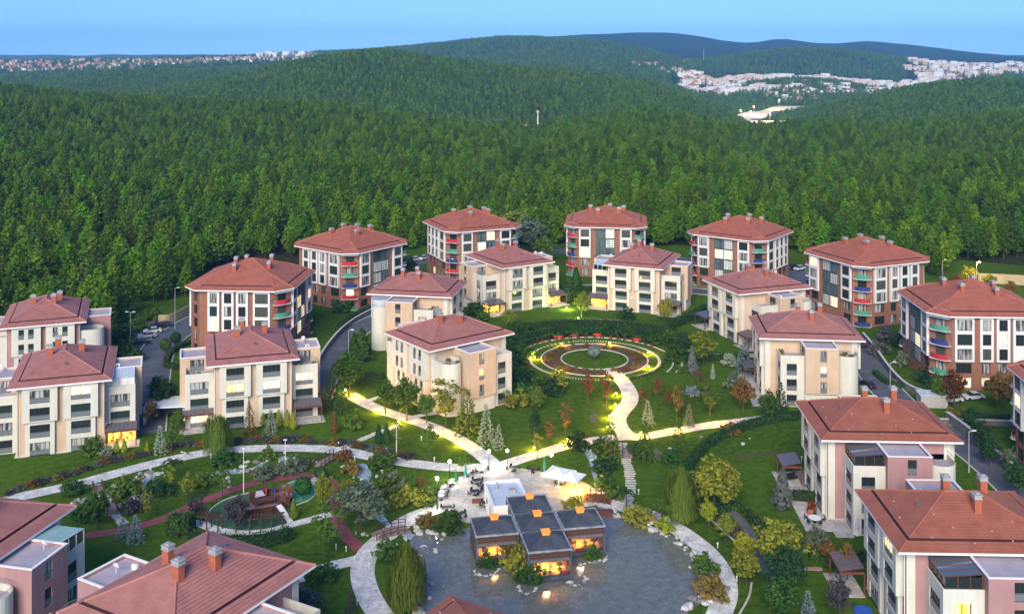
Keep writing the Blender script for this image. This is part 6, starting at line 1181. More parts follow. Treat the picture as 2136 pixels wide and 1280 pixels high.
street_lamp(1088, 600, 7, 'thin street lamp behind the glazed porch villa'); street_lamp(938, 590, 7.2, 'thin street lamp below the third brown tower'); street_lamp(1966, 590, 7.0, 'thin street lamp behind the large brown tower')
for a in ((508, 1028, 7.2, 'tall white pole in front of the creek'), (595, 981, 5.2, 'white pole beside the upper stone path'), (827, 951, 5.4, 'thin grey pole on the triangular lawn')):
    b = MB(); b.tube((0, 0, 0), (0, 0, a[2]), .07, .05, 6); b.box(-.3, -.12, a[2], .3, .12, a[2] + .12); o = b.build('lamp_pole', M['wpole'], None, G(a[0], a[1])); setp(o, a[3], 'pole')
for i, (a, c_) in enumerate(((675, 1080), (701, 1145), (722, 1150), (440, 955), (706, 930), (740, 960), (806, 942), (879, 918), (906, 962), (1002, 940), (1332, 1030), (1396, 1090), (1343, 948), (1497, 1142), (1537, 1212), (1640, 975), (1672, 960), (770, 1185), (745, 1262), (740, 1170))):
    b = MB(); b.tube((0, 0, 0), (0, 0, .6), .06, .06, 6); b.ball((0, 0, .68), .14, 0, 8, 4); o = b.build('lawn_light', M['wpole'], None, G(a, c_)); setp(o, 'small white unlit bollard light on the lawn', 'bollard light', 'small white bollard lights')

# ------------------------------------------------------------------ pergolas and porches
def pergola(villa_i, x0, x1, y0, y1, h, kind, label, lit=False):
    v = VO[villa_i]; rz = v.rotation_euler.z; c, s = math.cos(rz), math.sin(rz); cxx, cyy = (x0 + x1) / 2, (y0 + y1) / 2; loc = (v.location.x + c * cxx - s * cyy, v.location.y + s * cxx + c * cyy, 0)
    root = empty('pergola', loc, rz, label, 'pergola', 'pergolas built against the villas'); w_, d_ = (x1 - x0) / 2, (y1 - y0) / 2; wd, rf = {'brown': ('wood', 'greyroof'), 'glass': ('wood', 'glassroof'), 'dark': ('darkwood', 'glassroof')}[kind]
    for a in (-1, 1):
        for e in (-1, 1): b = MB(); b.box(a * w_ - .09, e * d_ - .09, 0, a * w_ + .09, e * d_ + .09, h); ob('post', b.mesh('post', M[wd]), root)
    b = MB(); b.box(-w_ - .15, -d_ - .15, h, w_ + .15, -d_ + .05, h + .3); b.box(-w_ - .15, -d_ + .05, h, -w_ + .05, d_, h + .3); b.box(w_ - .05, -d_ + .05, h, w_ + .15, d_, h + .3); ob('beam', b.mesh('beam', M[wd]), root)
    b = MB(); n_ = 7
    for k in range(n_): xa = -w_ - .1 + (2 * w_ + .2) * k / n_; b.poly([(xa + .03, -d_ - .1, h + .33), (xa + (2 * w_ + .2) / n_ - .03, -d_ - .1, h + .33), (xa + (2 * w_ + .2) / n_ - .03, d_, h + .85), (xa + .03, d_, h + .85)])
    ob('roof', b.mesh('pergola_roof', M[rf]), root); b = MB()
    for k in range(n_ + 1): xa = -w_ - .1 + (2 * w_ + .2) * k / n_; b.tube((xa, -d_ - .1, h + .34), (xa, d_, h + .86), .04, n=4)
    ob('rafters', b.mesh('rafters', M[wd]), root)
    if lit:
        b = MB(); b.box(-w_ + .2, d_ - .12, .2, w_ - .2, d_ - .06, h - .1); ob('lit_window', b.mesh('lit_window', M['cafein']), root); ld = bpy.data.lights.new('porch_light', 'POINT'); ld.energy = lit; ld.color = (1, .7, .25); ld.shadow_soft_size = .3; lo = bpy.data.objects.new('porch_light', ld); C.objects.link(lo); lo.parent = root; lo.location = (0, 0, h - .5)
    b = MB(); b.box(-w_ - .6, -d_ - .8, 0, w_ + .6, d_, .07); ob('paving', b.mesh('patio', M['deck']), root); return root
pergola(0, 7.6, 12.6, -9.8, -7.0, 2.7, 'brown', 'glowing porch with grey roof at the corner of the far left villa', 160); pergola(1, 7.6, 12.8, -10.0, -7.0, 2.8, 'brown', 'brown pergola with grey roof right of the lit villa'); pergola(1, -12.8, -7.4, -8.4, -7.1, 2.8, 'brown', 'narrow brown pergola on the white patio left of the lit villa')
pergola(5, -12.6, -7.4, -10.5, -7.0, 2.8, 'dark', 'dark conservatory with amber lamp left of the glazed porch villa', 50); pergola(5, 7.6, 12.8, -10.2, -7.0, 2.7, 'brown', 'pale roofed porch beside the greenish floodlight', 40); pergola(6, -12.8, -7.4, -9.8, -7.0, 2.8, 'brown', 'grey roofed pergola left under the curved glass roof villa', 30); pergola(6, 7.6, 12.8, -10, -7.0, 2.8, 'brown', 'brown pergola right under the curved glass roof villa')
pergola(7, -12, -7.0, -10.8, -7.0, 2.8, 'dark', 'dark pergola on the lawn side of the cream villa right of the ring garden'); pergola(7, 7.4, 12.2, -10.2, -7.0, 2.7, 'brown', 'pale topped pergola in front of the lower bay'); pergola(8, -7.0, -2.0, -12.2, -9.9, 2.6, 'dark', 'dark slatted pergola behind the planted terrace villa'); pergola(9, -9.5, -5.0, -13.4, -10.4, 2.8, 'glass', 'grey roofed shelter on the timber deck'); pergola(10, -10.5, -5.5, -13.4, -10.3, 2.8, 'brown', 'dark roofed wooden shelter at the bottom right villa')
# terrace enclosures
def add_part(vi, name, me, loc=(0, 0, 0)): return ob(name, me, VO[vi], loc)
def enclosure(vi, s, x0, x1, y0, y1, z0, h, rf, wl_, dz=.5):
    b = MB(); X0, X1 = sorted((s * x0, s * x1)); b.poly([(X0, y0 - .15, z0 + h), (X1, y0 - .15, z0 + h), (X1, y1, z0 + h + dz), (X0, y1, z0 + h + dz)]); b.poly([(X1, y0 - .15, z0 + h - .08), (X0, y0 - .15, z0 + h - .08), (X0, y1, z0 + h + dz - .08), (X1, y1, z0 + h + dz - .08)]); b.poly([(X0, y0 - .15, z0 + h - .08), (X1, y0 - .15, z0 + h - .08), (X1, y0 - .15, z0 + h), (X0, y0 - .15, z0 + h)]); add_part(vi, 'enclosure_roof', b.mesh('enclosure_roof', M[rf]))
    f = MB(); g = MB(); xo = X1 if s > 0 else X0
    g.box(X0 + .06, y0 + .03, z0, X1 - .06, y0 + .06, z0 + h - .1); g.box(xo - s * .06 - .02, y0 + .1, z0, xo - s * .06 + .02, y1, z0 + h - .05)
    for k in range(5): xx = X0 + (X1 - X0) * k / 4; f.box(xx - .05, y0 - .03, z0, xx + .05, y0 + .025, z0 + h - .08); f.tube((xx, y0 - .1, z0 + h + .03), (xx, y1, z0 + h + dz + .03), .045, n=4)
    for k in range(1, 4): yy = y0 + (y1 - y0) * k / 3; f.box(xo - .04, yy - .05, z0, xo + .04, yy + .05, z0 + h + dz * k / 3 - .1)
    add_part(vi, 'enclosure_glass', g.mesh('enclosure_glass', M[wl_])); add_part(vi, 'enclosure_frame', f.mesh('enclosure_frame', M['wood' if rf == 'glassroof' else 'framew']))
for vi in (9, 10): enclosure(vi, 1, 7.3, 12.3, -6.6, -2.4, 10.25, 1.35, 'glassroof', 'p_dark', .35)
enclosure(0, 1, 7.3, 12.2, -6.6, -2.4, 9.4, 2.2, 'paleglass', 'p_bright'); enclosure(6, -1, 7.3, 12.2, -6.4, -2.4, 10.2, 1.4, 'paleglass', 'p_dark'); enclosure(11, -1, 7.3, 12.4, -6.7, -2.3, 9.9, 1.8, 'teal', 'p_blind', .35)
b = MB(); pts = [(7.3, 4.45), (9.9, 4.45)] + arc(9.9, 6.55, 2.1, -PI / 2, PI / 2, 10)[1:] + [(7.3, 8.65)]; pm = [(-p[0], p[1]) for p in reversed(pts)]; b.prism(pm, 10.2, 12.0, 0, True, mt=1); add_part(3, 'tower_glazing', b.mesh('tower_glazing', [M['paleglass'], M['deckroof']]))
# pots and furniture on the terraces: things of their own
def on_villa(vi, x, y, z): v = VO[vi]; rz = v.rotation_euler.z; return Vector((v.location.x + math.cos(rz) * x - math.sin(rz) * y, v.location.y + math.sin(rz) * x + math.cos(rz) * y, z))
for vi, lst, lb in ((1, ((-11.8, -6.2), (-10.8, -6.3), (-9.8, -6.2)), 'left roof terrace of the lit villa'), (1, ((8.2, -6.3), (9.4, -6.3), (11.8, -6.0)), 'right roof terrace of the lit villa'), (4, ((-8.5, 6.0), (-10.5, 7.4), (-10.9, 5.4)), 'rounded terrace of the corner-on white villa'), (4, ((9.0, 6.5), (10.6, 6.8)), 'far rounded terrace of the corner-on white villa'), (8, ((8.4, -6.2), (9.6, -6.3)), 'left roof terrace of the planted terrace villa'), (8, ((9.0, 6.4), (10.6, 5.6), (10.8, 7.2)), 'rounded terrace of the planted terrace villa'), (3, ((-9, -6.2), (-11, -6)), 'roof terrace beside the curving road')):
    for i, (x, y) in enumerate(lst):
        p = on_villa(vi, x, y, 9.4); root = empty('potted_plant', p, 0, 'potted shrub on the ' + lb, 'potted plant', 'pots on the ' + lb); b = MB(); b.tube((0, 0, 0), (0, 0, .45), .22, .3, 8); ob('pot', b.mesh('pot', M['chim']), root); ob('foliage', crown_mesh('bush', ('L_green', 'L_yel', 'L_hedge')[i % 3], 1), root, (0, 0, .35), 0, .42)
# white patio with table, rug of things at the pink villa
v9 = VO[9]; b = MB(); b.box(-4.0, -13.6, 0, 11.4, -9.6, .08); b.box(7.0, -9.6, 0, 13.2, -6.9, .08); pt = b.build('patio', M['deck'], None, v9.location, v9.rotation_euler.z); setp(pt, kind='structure')
b = MB(); b.box(-9, -12.4, 0, 12.8, -9.6, .08); pt = b.build('patio', M['deck'], None, VO[8].location, VO[8].rotation_euler.z); setp(pt, kind='structure')
b = MB(); b.box(-12.6, -9.8, 0, -7.2, -6.9, .1); pt = b.build('patio', M['deck'], None, VO[1].location, VO[1].rotation_euler.z); setp(pt, kind='structure')
table_proto('w'); p = on_villa(9, 8.6, -11.6, .08); root = empty('garden_table', p, 0, 'round white garden table on the patio of the pink villa', 'table'); b = MB(); b.tube((0, 0, .7), (0, 0, .77), .95, .95, 16); ob('table_top', b.mesh('table_top', M['umbw']), root); ob('leg', CACHE[('tb', 'w')][1], root)
for i in range(5):
    a = i * 1.256; c = empty('chair', p + Vector((1.35 * math.cos(a), 1.35 * math.sin(a), 0)), a - PI / 2, 'dark chair around the round white garden table', 'chair', 'chairs around the round white garden table'); m3 = CACHE['chair']; ob('seat', m3[0], c); ob('backrest', m3[1], c); ob('legs', m3[2], c)
parasol(1788, 1115, .1, 1, 'closed lilac parasol leaning by the pink villa patio', 'cloth', True, 2.6); 
for i, (x, y, m_, lb) in enumerate(((4.6, -10.8, 'wood', 'brown planter box beside the patio door'), (5.6, -11.6, 'chim', 'terracotta planter near the patio edge'), (3.4, -10.9, 'redp', 'red planter at the far end of the patio'))):
    root = empty('planter', on_villa(9, x, y, .08), 0, lb, 'planter'); b = MB(); b.box(-.4, -.4, 0, .4, .4, .7); ob('box', b.mesh('box', M[m_]), root); ob('foliage', crown_mesh('bush', 'L_red', 1), root, (0, 0, .6), 0, .35)
b = MB(); b.box(-.9, -.5, .35, .9, .5, .6); b.box(-.9, .4, .6, .9, .55, 1.0); o = b.build('garden_sofa', M['black'], None, G(1652, 1000, .05), .4); setp(o, 'black garden sofa with pale cushion on the timber deck', 'sofa')
b = MB(); b.prism(arc(0, 0, 1.2, 0, 2 * PI, 12)[:-1], 0, .3); o = b.build('paddling_pool', M['bluep'], None, G(1800, 1276)); setp(o, 'small blue paddling pool at the bottom right', 'paddling pool')
b = MB(); b.prism([(-1.6, -.4), (1.4, -.5), (1.6, .3), (-1.4, .5)], 0, .10); o = b.build('flower_border', M['pink'], None, G(1692, 1186)); setp(o, 'pink flowered border beside the silver-green tree', 'flower border')

# ------------------------------------------------------------------ playground
p = G(540, 1068); SH = empty('pirate_ship_climber', p, R(25), 'dark brown wooden pirate ship climbing frame on green rubber', 'climbing frame'); b = MB()
hull = [(-3.6, 0), (-2.4, -1.3), (1.4, -1.5), (2.6, -1.1), (2.6, 1.1), (1.4, 1.5), (-2.4, 1.3)]
for k in range(5):
    b = MB(); s = .78 + .055 * k; n = len(hull)
    for i in range(n): a, c = hull[i], hull[(i + 1) % n]; s2 = s + .05; b.poly([(a[0] * s, a[1] * s, .24 * k), (c[0] * s, c[1] * s, .24 * k), (c[0] * s2, c[1] * s2, .24 * k + .22), (a[0] * s2, a[1] * s2, .24 * k + .22)]); b.poly([(a[0] * s2, a[1] * s2, .24 * k + .22), (c[0] * s2, c[1] * s2, .24 * k + .22), (c[0] * (s2 - .04), c[1] * (s2 - .04), .24 * k + .22), (a[0] * (s2 - .04), a[1] * (s2 - .04), .24 * k + .22)])
    ob('hull_plank', b.mesh('hull_plank', M['wood' if k % 2 else 'darkwood']), SH)
b = MB(); b.poly([(q[0] * .86, q[1] * .86, .9) for q in hull]); ob('deck', b.mesh('deck', M['wooddeck']), SH)
for x, h, m_ in ((-1.2, 3.4, 'wood'), (.9, 3.0, 'redp'), (1.9, 2.8, 'bluep'), (-2.3, 2.6, 'wood')): b = MB(); b.tube((x, 0, 0), (x, 0, h), .09, .07, 8); ob('mast', b.mesh('mast', M[m_]), SH)
b = MB(); b.box(-1.0, -1.0, 1.6, 1.8, 1.0, 1.7); b.box(-1.0, -1.05, 1.7, 1.8, -.98, 2.3); b.box(-1.0, .98, 1.7, 1.8, 1.05, 2.3); ob('upper_deck', b.mesh('upper_deck', M['darkwood']), SH)
b = MB(); b.poly([(-.6, -.6, 2.3), (.7, -.6, 2.3), (.4, .2, 2.7), (-.3, .2, 2.7)]); ob('sail', b.mesh('sail', M['deckroof']), SH)
SH.scale = (1.25, 1.25, 1.2)
p = G(588, 1052); FT = empty('playground_tower', p, R(20), 'round dark timber play tower behind the pirate ship', 'climbing frame')
bd = MB(); bd.box(-.17, -.05, 0, .17, .05, 2.6); me = bd.mesh('stave', M['wood']); me2_ = MB(); me2_.box(-.17, -.05, 0, .17, .05, 1.9); me2 = me2_.mesh('stave', M['darkwood'])
for i in range(26):
    a = 2 * PI * i / 30; ob('stave', me if i % 3 else me2, FT, (1.75 * math.cos(a), 1.75 * math.sin(a), 0), a + PI / 2)
b = MB(); b.tube((0, 0, 1.3), (0, 0, 1.4), 1.7, 1.7, 16); ob('platform', b.mesh('platform', M['wooddeck']), FT)
b = MB(); b.box(-3.6, -.8, 1.25, -1.7, .8, 1.4); b.box(-3.6, -.85, 1.4, -1.7, -.78, 2.1); b.box(-3.6, .78, 1.4, -1.7, .85, 2.1); b.box(-3.7, -.9, 0, -3.5, -.7, 2.9); b.box(-3.7, .7, 0, -3.5, .9, 2.9); b.poly([(-3.7, -1, 2.6), (-2.0, -1, 3.2), (-2.0, 1, 3.2), (-3.7, 1, 2.6)]); ob('lookout', b.mesh('lookout', M['darkwood']), FT)
p = G(580, 1073); SLD = empty('slide', p, R(-48), 'pale grey slide leading down from the play tower', 'slide'); b = MB()
for k in range(6): x0, x1 = k * .62, (k + 1) * .62; z0, z1 = 1.5 - .24 * k, 1.5 - .24 * (k + 1); b.poly([(x0, -.55, z0), (x1, -.55, max(z1, .12)), (x1, .55, max(z1, .12)), (x0, .55, z0)])
ob('chute', b.mesh('chute', M['wpole']), SLD); b = MB(); b.tube((0, -.58, 1.65), (3.6, -.58, .25), .07, n=5); b.tube((0, .58, 1.65), (3.6, .58, .25), .07, n=5); b.tube((.2, -.5, 0), (.2, -.5, 1.5), .05, n=5); b.tube((.2, .5, 0), (.2, .5, 1.5), .05, n=5); ob('sides', b.mesh('slide_sides', M['darkwood']), SLD)
p = G(622, 1020); SW = empty('swing_frame', p, R(20), 'double swing with dark timber frame on light green rubber', 'swing'); b = MB()
for x in (-1.9, 1.9):
    b.tube((x, -.9, 0), (x, 0, 2.6), .08, n=6); b.tube((x, .9, 0), (x, 0, 2.6), .08, n=6)
b.tube((-2.1, 0, 2.6), (2.1, 0, 2.6), .08, n=6); ob('frame', b.mesh('swing_frame', M['darkwood']), SW)
for x in (-.8, .8): b = MB(); b.box(x - .25, -.15, .5, x + .25, .15, .56); b.tube((x - .22, 0, .5), (x - .22, 0, 2.6), .015, n=3); b.tube((x + .22, 0, .5), (x + .22, 0, 2.6), .015, n=3); ob('seat', b.mesh('swing_seat', M['bluep']), SW)
def arbour(px, py, deg, L_, d_, h, label, npost=3):
    root = empty('timber_pergola', G(px, py), R(deg), label, 'pergola')
    for i in range(npost):
        for s in (-1, 1): b = MB(); x = -L_ / 2 + L_ * i / (npost - 1); b.box(x - .08, s * d_ / 2 - .08, 0, x + .08, s * d_ / 2 + .08, h); ob('post', b.mesh('post', M['darkwood']), root)
    for s in (-1, 1): b = MB(); b.box(-L_ / 2 - .3, s * d_ / 2 - .06, h, L_ / 2 + .3, s * d_ / 2 + .06, h + .2); ob('beam', b.mesh('beam', M['darkwood']), root)
    b = MB(); b.box(-.05, -d_ / 2 - .4, h + .21, .05, d_ / 2 + .4, h + .35); me = b.mesh('slat', M['wood'])
    for i in range(int(L_ / .5)): ob('slat', me, root, (-L_ / 2 + .25 + i * .5, 0, 0))
arbour(436, 1103, -16, 3.8, 1.3, 1.95, 'dark timber pergola at the left end of the playground', 3); arbour(555, 1105, 12, 4.8, 1.3, 2.0, 'dark timber pergola in front of the pirate ship', 4)
arbour(1458, 800, 20, 1.6, 1.6, 2.2, 'little brown garden shelter on the lawn right of the ring garden', 2)
for i, (a, c_, dg) in enumerate(((1163, 708, 5), (1200, 704, 0), (1246, 704, 0), (1330, 714, -20))):
    root = empty('garden_bench', G(a, c_), R(dg), 'dark red bench ' + ('leftmost of four', 'second from left', 'third from left', 'rightmost')[i] + ' behind the flower ring', 'bench', 'benches behind the flower ring')
    b = MB(); b.box(-1.0, -.25, .42, 1.0, .25, .48); ob('seat', b.mesh('seat', M['bred']), root); b = MB(); b.box(-1.0, .22, .5, 1.0, .28, .95); ob('backrest', b.mesh('backrest', M['bred']), root); b = MB(); b.box(-.9, -.2, 0, -.8, .2, .42); b.box(.8, -.2, 0, .9, .2, .42); ob('legs', b.mesh('bench_legs', M['black']), root)

# ------------------------------------------------------------------ walls, fence, sheds
def wallp(pts, t, h, m_, label, cat='wall', name='retaining_wall', cope=True):
    b = MB(); P = smooth(pxs(pts), 5); strip_wall(b, P, t, 0, h); root = empty(name, (0, 0, 0), 0, label, cat); ob('wall', b.mesh('wall', M[m_]), root)
    if cope: b = MB(); strip_wall(b, P, t + .12, h, h + .1); ob('coping', b.mesh('wall_coping', M['kerb']), root)
wallp([(652, 790), (672, 745), (705, 702), (742, 672), (790, 648), (850, 630)], .35, 1.3, 'wallstone', 'grey stone wall along the outer side of the curving road')
wallp([(1800, 705), (1825, 735), (1856, 778), (1890, 812), (1930, 828), (1975, 832)], .4, 1.4, 'wallstone', 'grey stone wall below the large brown tower at right'); wallp([(1975, 880), (2010, 905), (2070, 955), (2140, 1015), (2220, 1090)], .5, 2.0, 'wallstone', 'long grey retaining wall along the lower right road'); wallp([(1960, 884), (2050, 886), (2140, 890)], .35, 1.0, 'wallstone', 'low grey wall behind the lower right lawn')
wallp([(330, 676), (360, 672), (412, 645), (440, 630)], .3, 2.4, 'beigewall', 'beige boundary wall behind the car park', cope=False); wallp([(1460, 748), (1510, 745), (1580, 745)], .3, .7, 'kerb', 'low pale wall behind the straight hedge')
wallp([(2040, 590), (2090, 592), (2160, 596)], .25, 3.0, 'beigewall', 'lamp-lit beige boundary wall at the forest edge on the right', cope=False)
wallp([(1205, 672), (1260, 670), (1330, 677), (1365, 684)], .3, .5, 'kerb', 'low pale wall behind the round hedge')
root = empty('carport', G(352, 872), R(8), 'white flat roofed garage entrance between the two left villas', 'garage'); b = MB(); b.box(-4.2, -3, 3.0, 4.2, 3, 3.3); ob('roof', b.mesh('roof', mat('carport_roof', (.60, .68, .74), .7)), root); b = MB(); b.box(-4.2, -3, 0, -3.9, 3, 3.0); b.box(3.9, -3, 0, 4.2, 3, 3.0); b.box(-3.9, 2.7, 0, 3.9, 3, 3.0); ob('wall', b.mesh('wall', M['coping']), root); b = MB(); b.box(-3.9, 2.5, .05, 3.9, 2.6, 2.9); ob('door', b.mesh('garage_door', M['greyroof']), root)
b = MB(); b.box(-2.6, -1.6, 0, 2.6, 1.6, 2.4); b.box(-2.8, -1.8, 2.4, 2.8, 1.8, 2.55, 1); o = b.build('shed', [M['capm'], M['paleglass']], None, G(1944, 845), -.1); setp(o, 'pale roofed shelter at the end of the grey wall below the large tower', 'shed')

# ------------------------------------------------------------------ cars
def car_parts():
    if 'car' in CACHE: return CACHE['car']
    b = MB(); prof = [(-2.15, .35), (-2.2, .75), (-1.9, .92), (-1.15, .95), (.95, 1.0), (1.75, .98), (2.15, .85), (2.2, .35)]
    def ex(pr, w_, mi=0, wt=None):
        n = len(pr); k = len(b.v); b.v += [(x, -w_, z) for x, z in pr] + [(x, w_, z) for x, z in pr]; b.f.append(tuple(k + i for i in range(n))); b.m.append(mi); b.f.append(tuple(k + n + i for i in reversed(range(n)))); b.m.append(mi)
        for i in range(n): j = (i + 1) % n; b.f.append((k + i, k + n + i, k + n + j, k + j)); b.m.append(mi)
    ex(prof, .88); body = b
    g = MB(); g.v = [(-1.1, -.82, .95), (1.5, -.82, 1.0), (.95, -.66, 1.42), (-.35, -.66, 1.42), (-1.1, .82, .95), (1.5, .82, 1.0), (.95, .66, 1.42), (-.35, .66, 1.42)]
    g.f = [(0, 1, 2, 3), (7, 6, 5, 4), (0, 3, 7, 4), (1, 5, 6, 2)]; g.m = [0] * 4; r = MB(); r.box(-.4, -.68, 1.42, 1.0, .68, 1.47)
    wh = MB(); wh.tube((0, -.1, 0), (0, .1, 0), .33, .33, 10); wh.tube((0, .1, 0), (0, -.1, 0), .33, .33, 10); CACHE['car'] = (body, g.mesh('car_windows', M['p_dark']), r, wh.mesh('wheel', M['black'])); return CACHE['car']
PAINT = {}
def car(px, py, deg, col, cn, label, group=None):
    body, gl, rf, wh = car_parts()
    if cn not in PAINT: m_ = mat('paint_' + cn, col, .3, coat=.5); PAINT[cn] = (body.mesh('car_body', m_), rf.mesh('car_roof', m_))
    root = empty('parked_car', G(px, py, .03), R(deg), label, 'car', group); ob('body', PAINT[cn][0], root); ob('windows', gl, root); ob('roof', PAINT[cn][1], root)
    for x in (-1.35, 1.35):
        for y in (-.8, .8): ob('wheel', wh, root, (x, y, .33))
    if 'hl' not in CACHE: b = MB(); b.box(-.04, -.2, -.09, .04, .2, .09); CACHE['hl'] = b.mesh('headlight', M['wpole']); CACHE['tl'] = bpy.data.meshes['headlight'].copy(); CACHE['tl'].materials[0] = M['redp']; CACHE['tl'].name = 'tail_light'
    for y in (-.6, .6): ob('headlight', CACHE['hl'], root, (-2.18, y, .68)); ob('tail_light', CACHE['tl'], root, (2.18, y, .72))
W_, S_, K_, B_ = ((.62, .63, .64), 'white'), ((.32, .33, .35), 'silver'), ((.018, .02, .024), 'black'), ((.03, .05, .11), 'blue')
for px, py, dg, c, lb in ((292, 717, 20, K_, 'black parked car nearest in the row beside the double street lamp'), (307, 704, 20, S_, 'silver parked car second in the car park row'), (318, 694, 22, W_, 'white-grey parked car third in the car park row'), (330, 683, 24, K_, 'black parked car at the far end of the car park row'), (342, 681, 24, B_, 'dark blue parked car behind the black one'),
        (1808, 806, -70, K_, 'dark car parked on the road beside the planted terrace villa'), (1790, 722, -60, K_, 'dark car half hidden behind the planted terrace villa'),
        (853, 547, 60, W_, 'white car leftmost of the row behind the second brown tower'), (866, 544, 60, W_, 'white car in the middle of the row behind the second brown tower'), (884, 541, 60, W_, 'white car rightmost in the row behind the second brown tower'), (858, 556, 60, B_, 'blue car in front of the white row'), (846, 560, 60, B_, 'blue car at the left of the front row'),
        (1652, 560, 40, K_, 'black car behind the fifth brown tower'), (1668, 563, 40, W_, 'white car behind the fifth brown tower'), (1456, 570, 90, S_, 'silver car between villa and fifth tower'), (1470, 586, 90, W_, 'white car between villa and fifth tower'),
        (1985, 838, 10, W_, 'white car under the rust red autumn tree'), (2030, 832, 10, W_, 'white car between the autumn trees')):
    car(px, py, dg, c[0], c[1], lb, 'parked cars')

# ------------------------------------------------------------------ far things: towns, masts, motorway
def house_mesh(w_, d_, h, wm, rm, key):
    if key in CACHE: return CACHE[key]
    b = MB(); b.prism([(-w_, -d_), (w_, -d_), (w_, d_), (-w_, d_)], -6, h, 0, True, mt=1)
    if rm == 'hip': 
        for q in (((-w_ - .6, -d_ - .6), (w_ + .6, -d_ - .6)), ((w_ + .6, -d_ - .6), (w_ + .6, d_ + .6)), ((w_ + .6, d_ + .6), (-w_ - .6, d_ + .6)), ((-w_ - .6, d_ + .6), (-w_ - .6, -d_ - .6))): b.poly([(*q[0], h), (*q[1], h), (0, 0, h + w_ * .45)], 1)
    nf = max(1, int(h / 3))
    for k in range(nf):
        n_ = max(2, int(w_ * 2 / 3.4))
        for i in range(n_): x = -w_ + (i + .5) * 2 * w_ / n_; b.poly([(x - .8, -d_ - .08, k * h / nf + .9), (x + .8, -d_ - .08, k * h / nf + .9), (x + .8, -d_ - .08, k * h / nf + 2.3), (x - .8, -d_ - .08, k * h / nf + 2.3)], 2)
    CACHE[key] = b.mesh('far_house', [M[wm], M['rooft'] if rm == 'hip' else M['deckroof'], M['p_dark']]); return CACHE[key]
kinds = [house_mesh(7, 6, 7, 'fw1', 'hip', 'h0'), house_mesh(9, 7, 10, 'fw2', 'hip', 'h1'), house_mesh(12, 8, 15, 'fw1', 'flat', 'h2'), house_mesh(8, 7, 9, 'fw3', 'hip', 'h3'), house_mesh(16, 8, 18, 'fw2', 'flat', 'h4'), house_mesh(13, 9, 21, 'fw1', 'flat', 'h5')]
far = []
def town(n, pa, pb, ya, yb, ks, slope=0, cond=None):
    t = 0
    while t < n:
        px = rg.uniform(pa, pb); y = rg.uniform(ya, yb)
        if cond and not cond(px, y): continue
        far.append(((px - CX) * y / FPX, y, ks[int(rg.integers(len(ks)))])); t += 1
town(300, -20, 660, 4050, 4680, (0, 0, 1, 3, 0), cond=lambda p, y: rg.uniform() < .35 + .65 * (math.sin(p / 31) * math.sin(y / 57) > -.2)); town(60, -20, 300, 3650, 4150, (0, 3, 1)); town(30, 540, 650, 4200, 4550, (2, 5, 0))
town(260, 1560, 1950, 3560, 3860, (1, 4, 4, 3, 5), cond=lambda p, y: True); town(26, 1430, 1620, 3560, 3640, (4, 1, 4)); town(110, 1420, 1560, 3250, 3790, (0, 1, 2)); town(34, 1430, 1620, 2950, 3130, (2, 5, 4)); town(90, 1600, 1850, 2780, 3250, (0, 1, 2)); town(330, 1890, 2150, 3900, 5300, (1, 4, 5, 3)); town(30, 1150, 1290, 4950, 5150, (0, 1, 2)); town(14, 1420, 1500, 4700, 4900, (0, 1)); town(24, 1320, 1440, 3700, 4000, (0, 1))
far = [f for f in far if f]; far.sort(key=lambda f: f[1]); zz = terrain([f[0] for f in far], [f[1] for f in far])
LB = ['small white house with red roof in a distant town', 'cream house with red roof in a distant town', 'white flat roofed block in a distant town', 'pinkish house with red roof in a distant town', 'long cream apartment block in a distant town', 'tall white apartment block in a distant town']
for i, (x, y, k) in enumerate(far[:300]): o = ob('far_house', kinds[k], None, (x, y, float(zz[i])), float(rg.uniform(-.5, .5)), float(rg.uniform(.8, 1.25))); setp(o, LB[k], 'house', 'distant town houses')
rest = far[300:]; vs = []; fs = []; ms = []
for i, (x, y, k) in enumerate(rest):
    me = kinds[k]; a = rg.uniform(-.5, .5); s = rg.uniform(.8, 1.3); co = np.empty(len(me.vertices) * 3, np.float32); me.vertices.foreach_get('co', co); co = co.reshape(-1, 3) * s; n0 = len(vs)
    X = co[:, 0] * math.cos(a) - co[:, 1] * math.sin(a) + x; Y_ = co[:, 0] * math.sin(a) + co[:, 1] * math.cos(a) + y; vs += list(zip(X.tolist(), Y_.tolist(), (co[:, 2] + float(zz[300 + i])).tolist()))
    mo = {'fw1': 0, 'fw2': 1, 'fw3': 2}[['fw1', 'fw2', 'fw1', 'fw3', 'fw2', 'fw1'][k]]
    for p in me.polygons: fs.append(tuple(n0 + j for j in p.vertices)); ms.append((mo, 3 if k in (0, 1, 3) else 4, 5)[p.material_index])
me = bpy.data.meshes.new('distant_towns'); me.from_pydata(vs, [], fs)
for q in ('fw1', 'fw2', 'fw3', 'rooft', 'deckroof', 'p_dark'): me.materials.append(M[q])
me.polygons.foreach_set('material_index', ms); me.update(); o = ob('distant_towns', me); setp(o, 'mass of pale houses of the farthest towns on the ridges', kind='stuff')
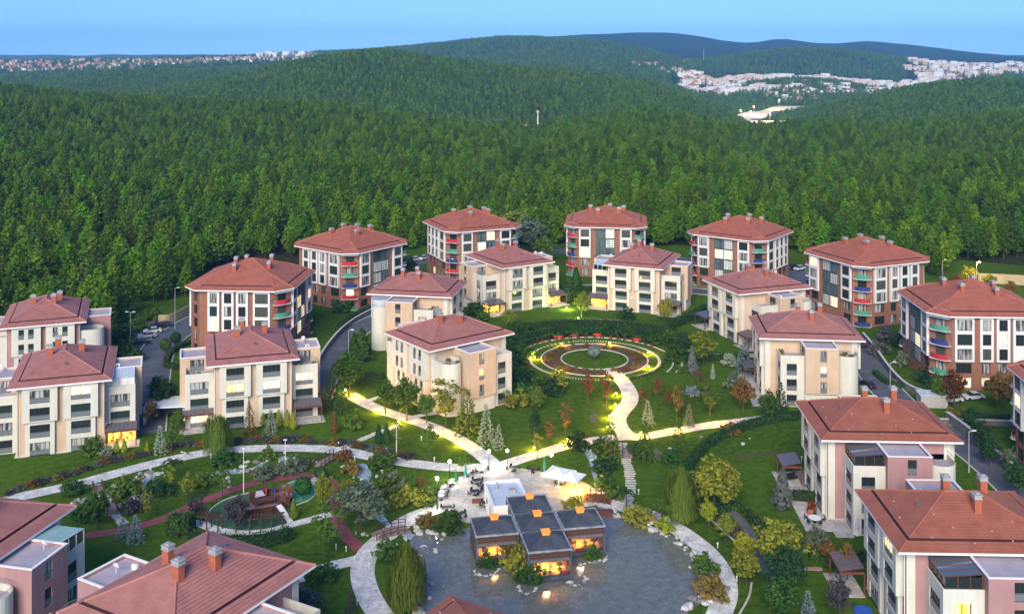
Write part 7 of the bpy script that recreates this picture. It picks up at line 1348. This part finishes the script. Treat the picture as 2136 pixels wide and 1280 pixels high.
# motorway cutting and quarry
def drape(name, pts, w0, m_, z):
    P = smooth([Vector(((a - CX) * y / FPX, y)) for a, y in pts], 8); b = MB(); k = len(P)
    for i in range(k - 1):
        q = []
        for p, dd in ((P[i], P[min(i + 1, k - 1)] - P[max(i - 1, 0)]), (P[i + 1], P[min(i + 2, k - 1)] - P[i])):
            d = dd.normalized(); n_ = Vector((-d.y, d.x)) * w0 / 2; q.append((p - n_, p + n_))
        c = [q[0][0], q[1][0], q[1][1], q[0][1]]; zs = terrain([v.x for v in c], [v.y for v in c]); b.poly([(v.x, v.y, float(s) + z) for v, s in zip(c, zs)])
    o = b.build(name, m_); setp(o, kind='structure')
drape('motorway_cutting', [(1612, 1900), (1580, 2000), (1552, 2110), (1548, 2240), (1578, 2380), (1622, 2480), (1660, 2600)], 78, M['quarry'], 3.0); drape('motorway', [(1626, 1890), (1600, 1985), (1574, 2090), (1566, 2200), (1590, 2330), (1630, 2440)], 20, M['asphalt'], 5.0)
for i, (a, y) in enumerate(((1606, 1950), (1566, 2080), (1545, 2220), (1572, 2370), (1625, 2500))):
    x = (a - CX) * y / FPX; z = float(terrain(x, y)); root = empty('motorway_lamp', (x, y, z), 0, 'tall lit lamp mast ' + ('nearest in', 'second along', 'third along', 'fourth along', 'farthest in')[i] + ' the pale motorway cutting', 'lamp mast', 'lamps of the motorway'); b = MB(); b.tube((0, 0, 0), (0, 0, 26), .4, .25, 6); ob('post', b.mesh('post', M['metal']), root); b = MB(); b.ball((0, 0, 26.5), .9, 0, 8, 5); ob('lamp_head', b.mesh('lamp_head', M['bulbo']), root)
    ld = bpy.data.lights.new('motorway_light', 'POINT'); ld.energy = 42000; ld.color = (1, .80, .5); ld.shadow_soft_size = 1; lo = bpy.data.objects.new('motorway_light', ld); C.objects.link(lo); lo.parent = root; lo.location = (0, 0, 24)
drape('quarry', [(1620, 2760), (1680, 2830), (1760, 2900), (1800, 2960)], 120, M['quarry'], 2.5)
def mast(px, Y, h, label, m_='wpole'):
    x = (px - CX) * Y / FPX; z = float(terrain(x, Y)); root = empty('mast', (x, Y, z), 0, label, 'mast'); b = MB(); b.tube((0, 0, -2), (0, 0, h), .9, .5, 8); ob('shaft', b.mesh('shaft', M[m_]), root); b = MB(); b.tube((0, 0, h), (0, 0, h + 2.4), 1.4, 1.4, 8); ob('head', b.mesh('mast_head', M['fw3']), root)
mast(1122, 1040, 26, 'tall white mast rising from the forest'); mast(1097, 1060, 12, 'short white mast beside the tall one'); mast(1661, 1100, 14, 'reddish mast in front of the right hill'); mast(1468, 4900, 60, 'distant thin mast beside the far houses')
print('objects', len(bpy.data.objects), 'rocks', NR[0], 'far', len(far), 'trees', len(TREES))
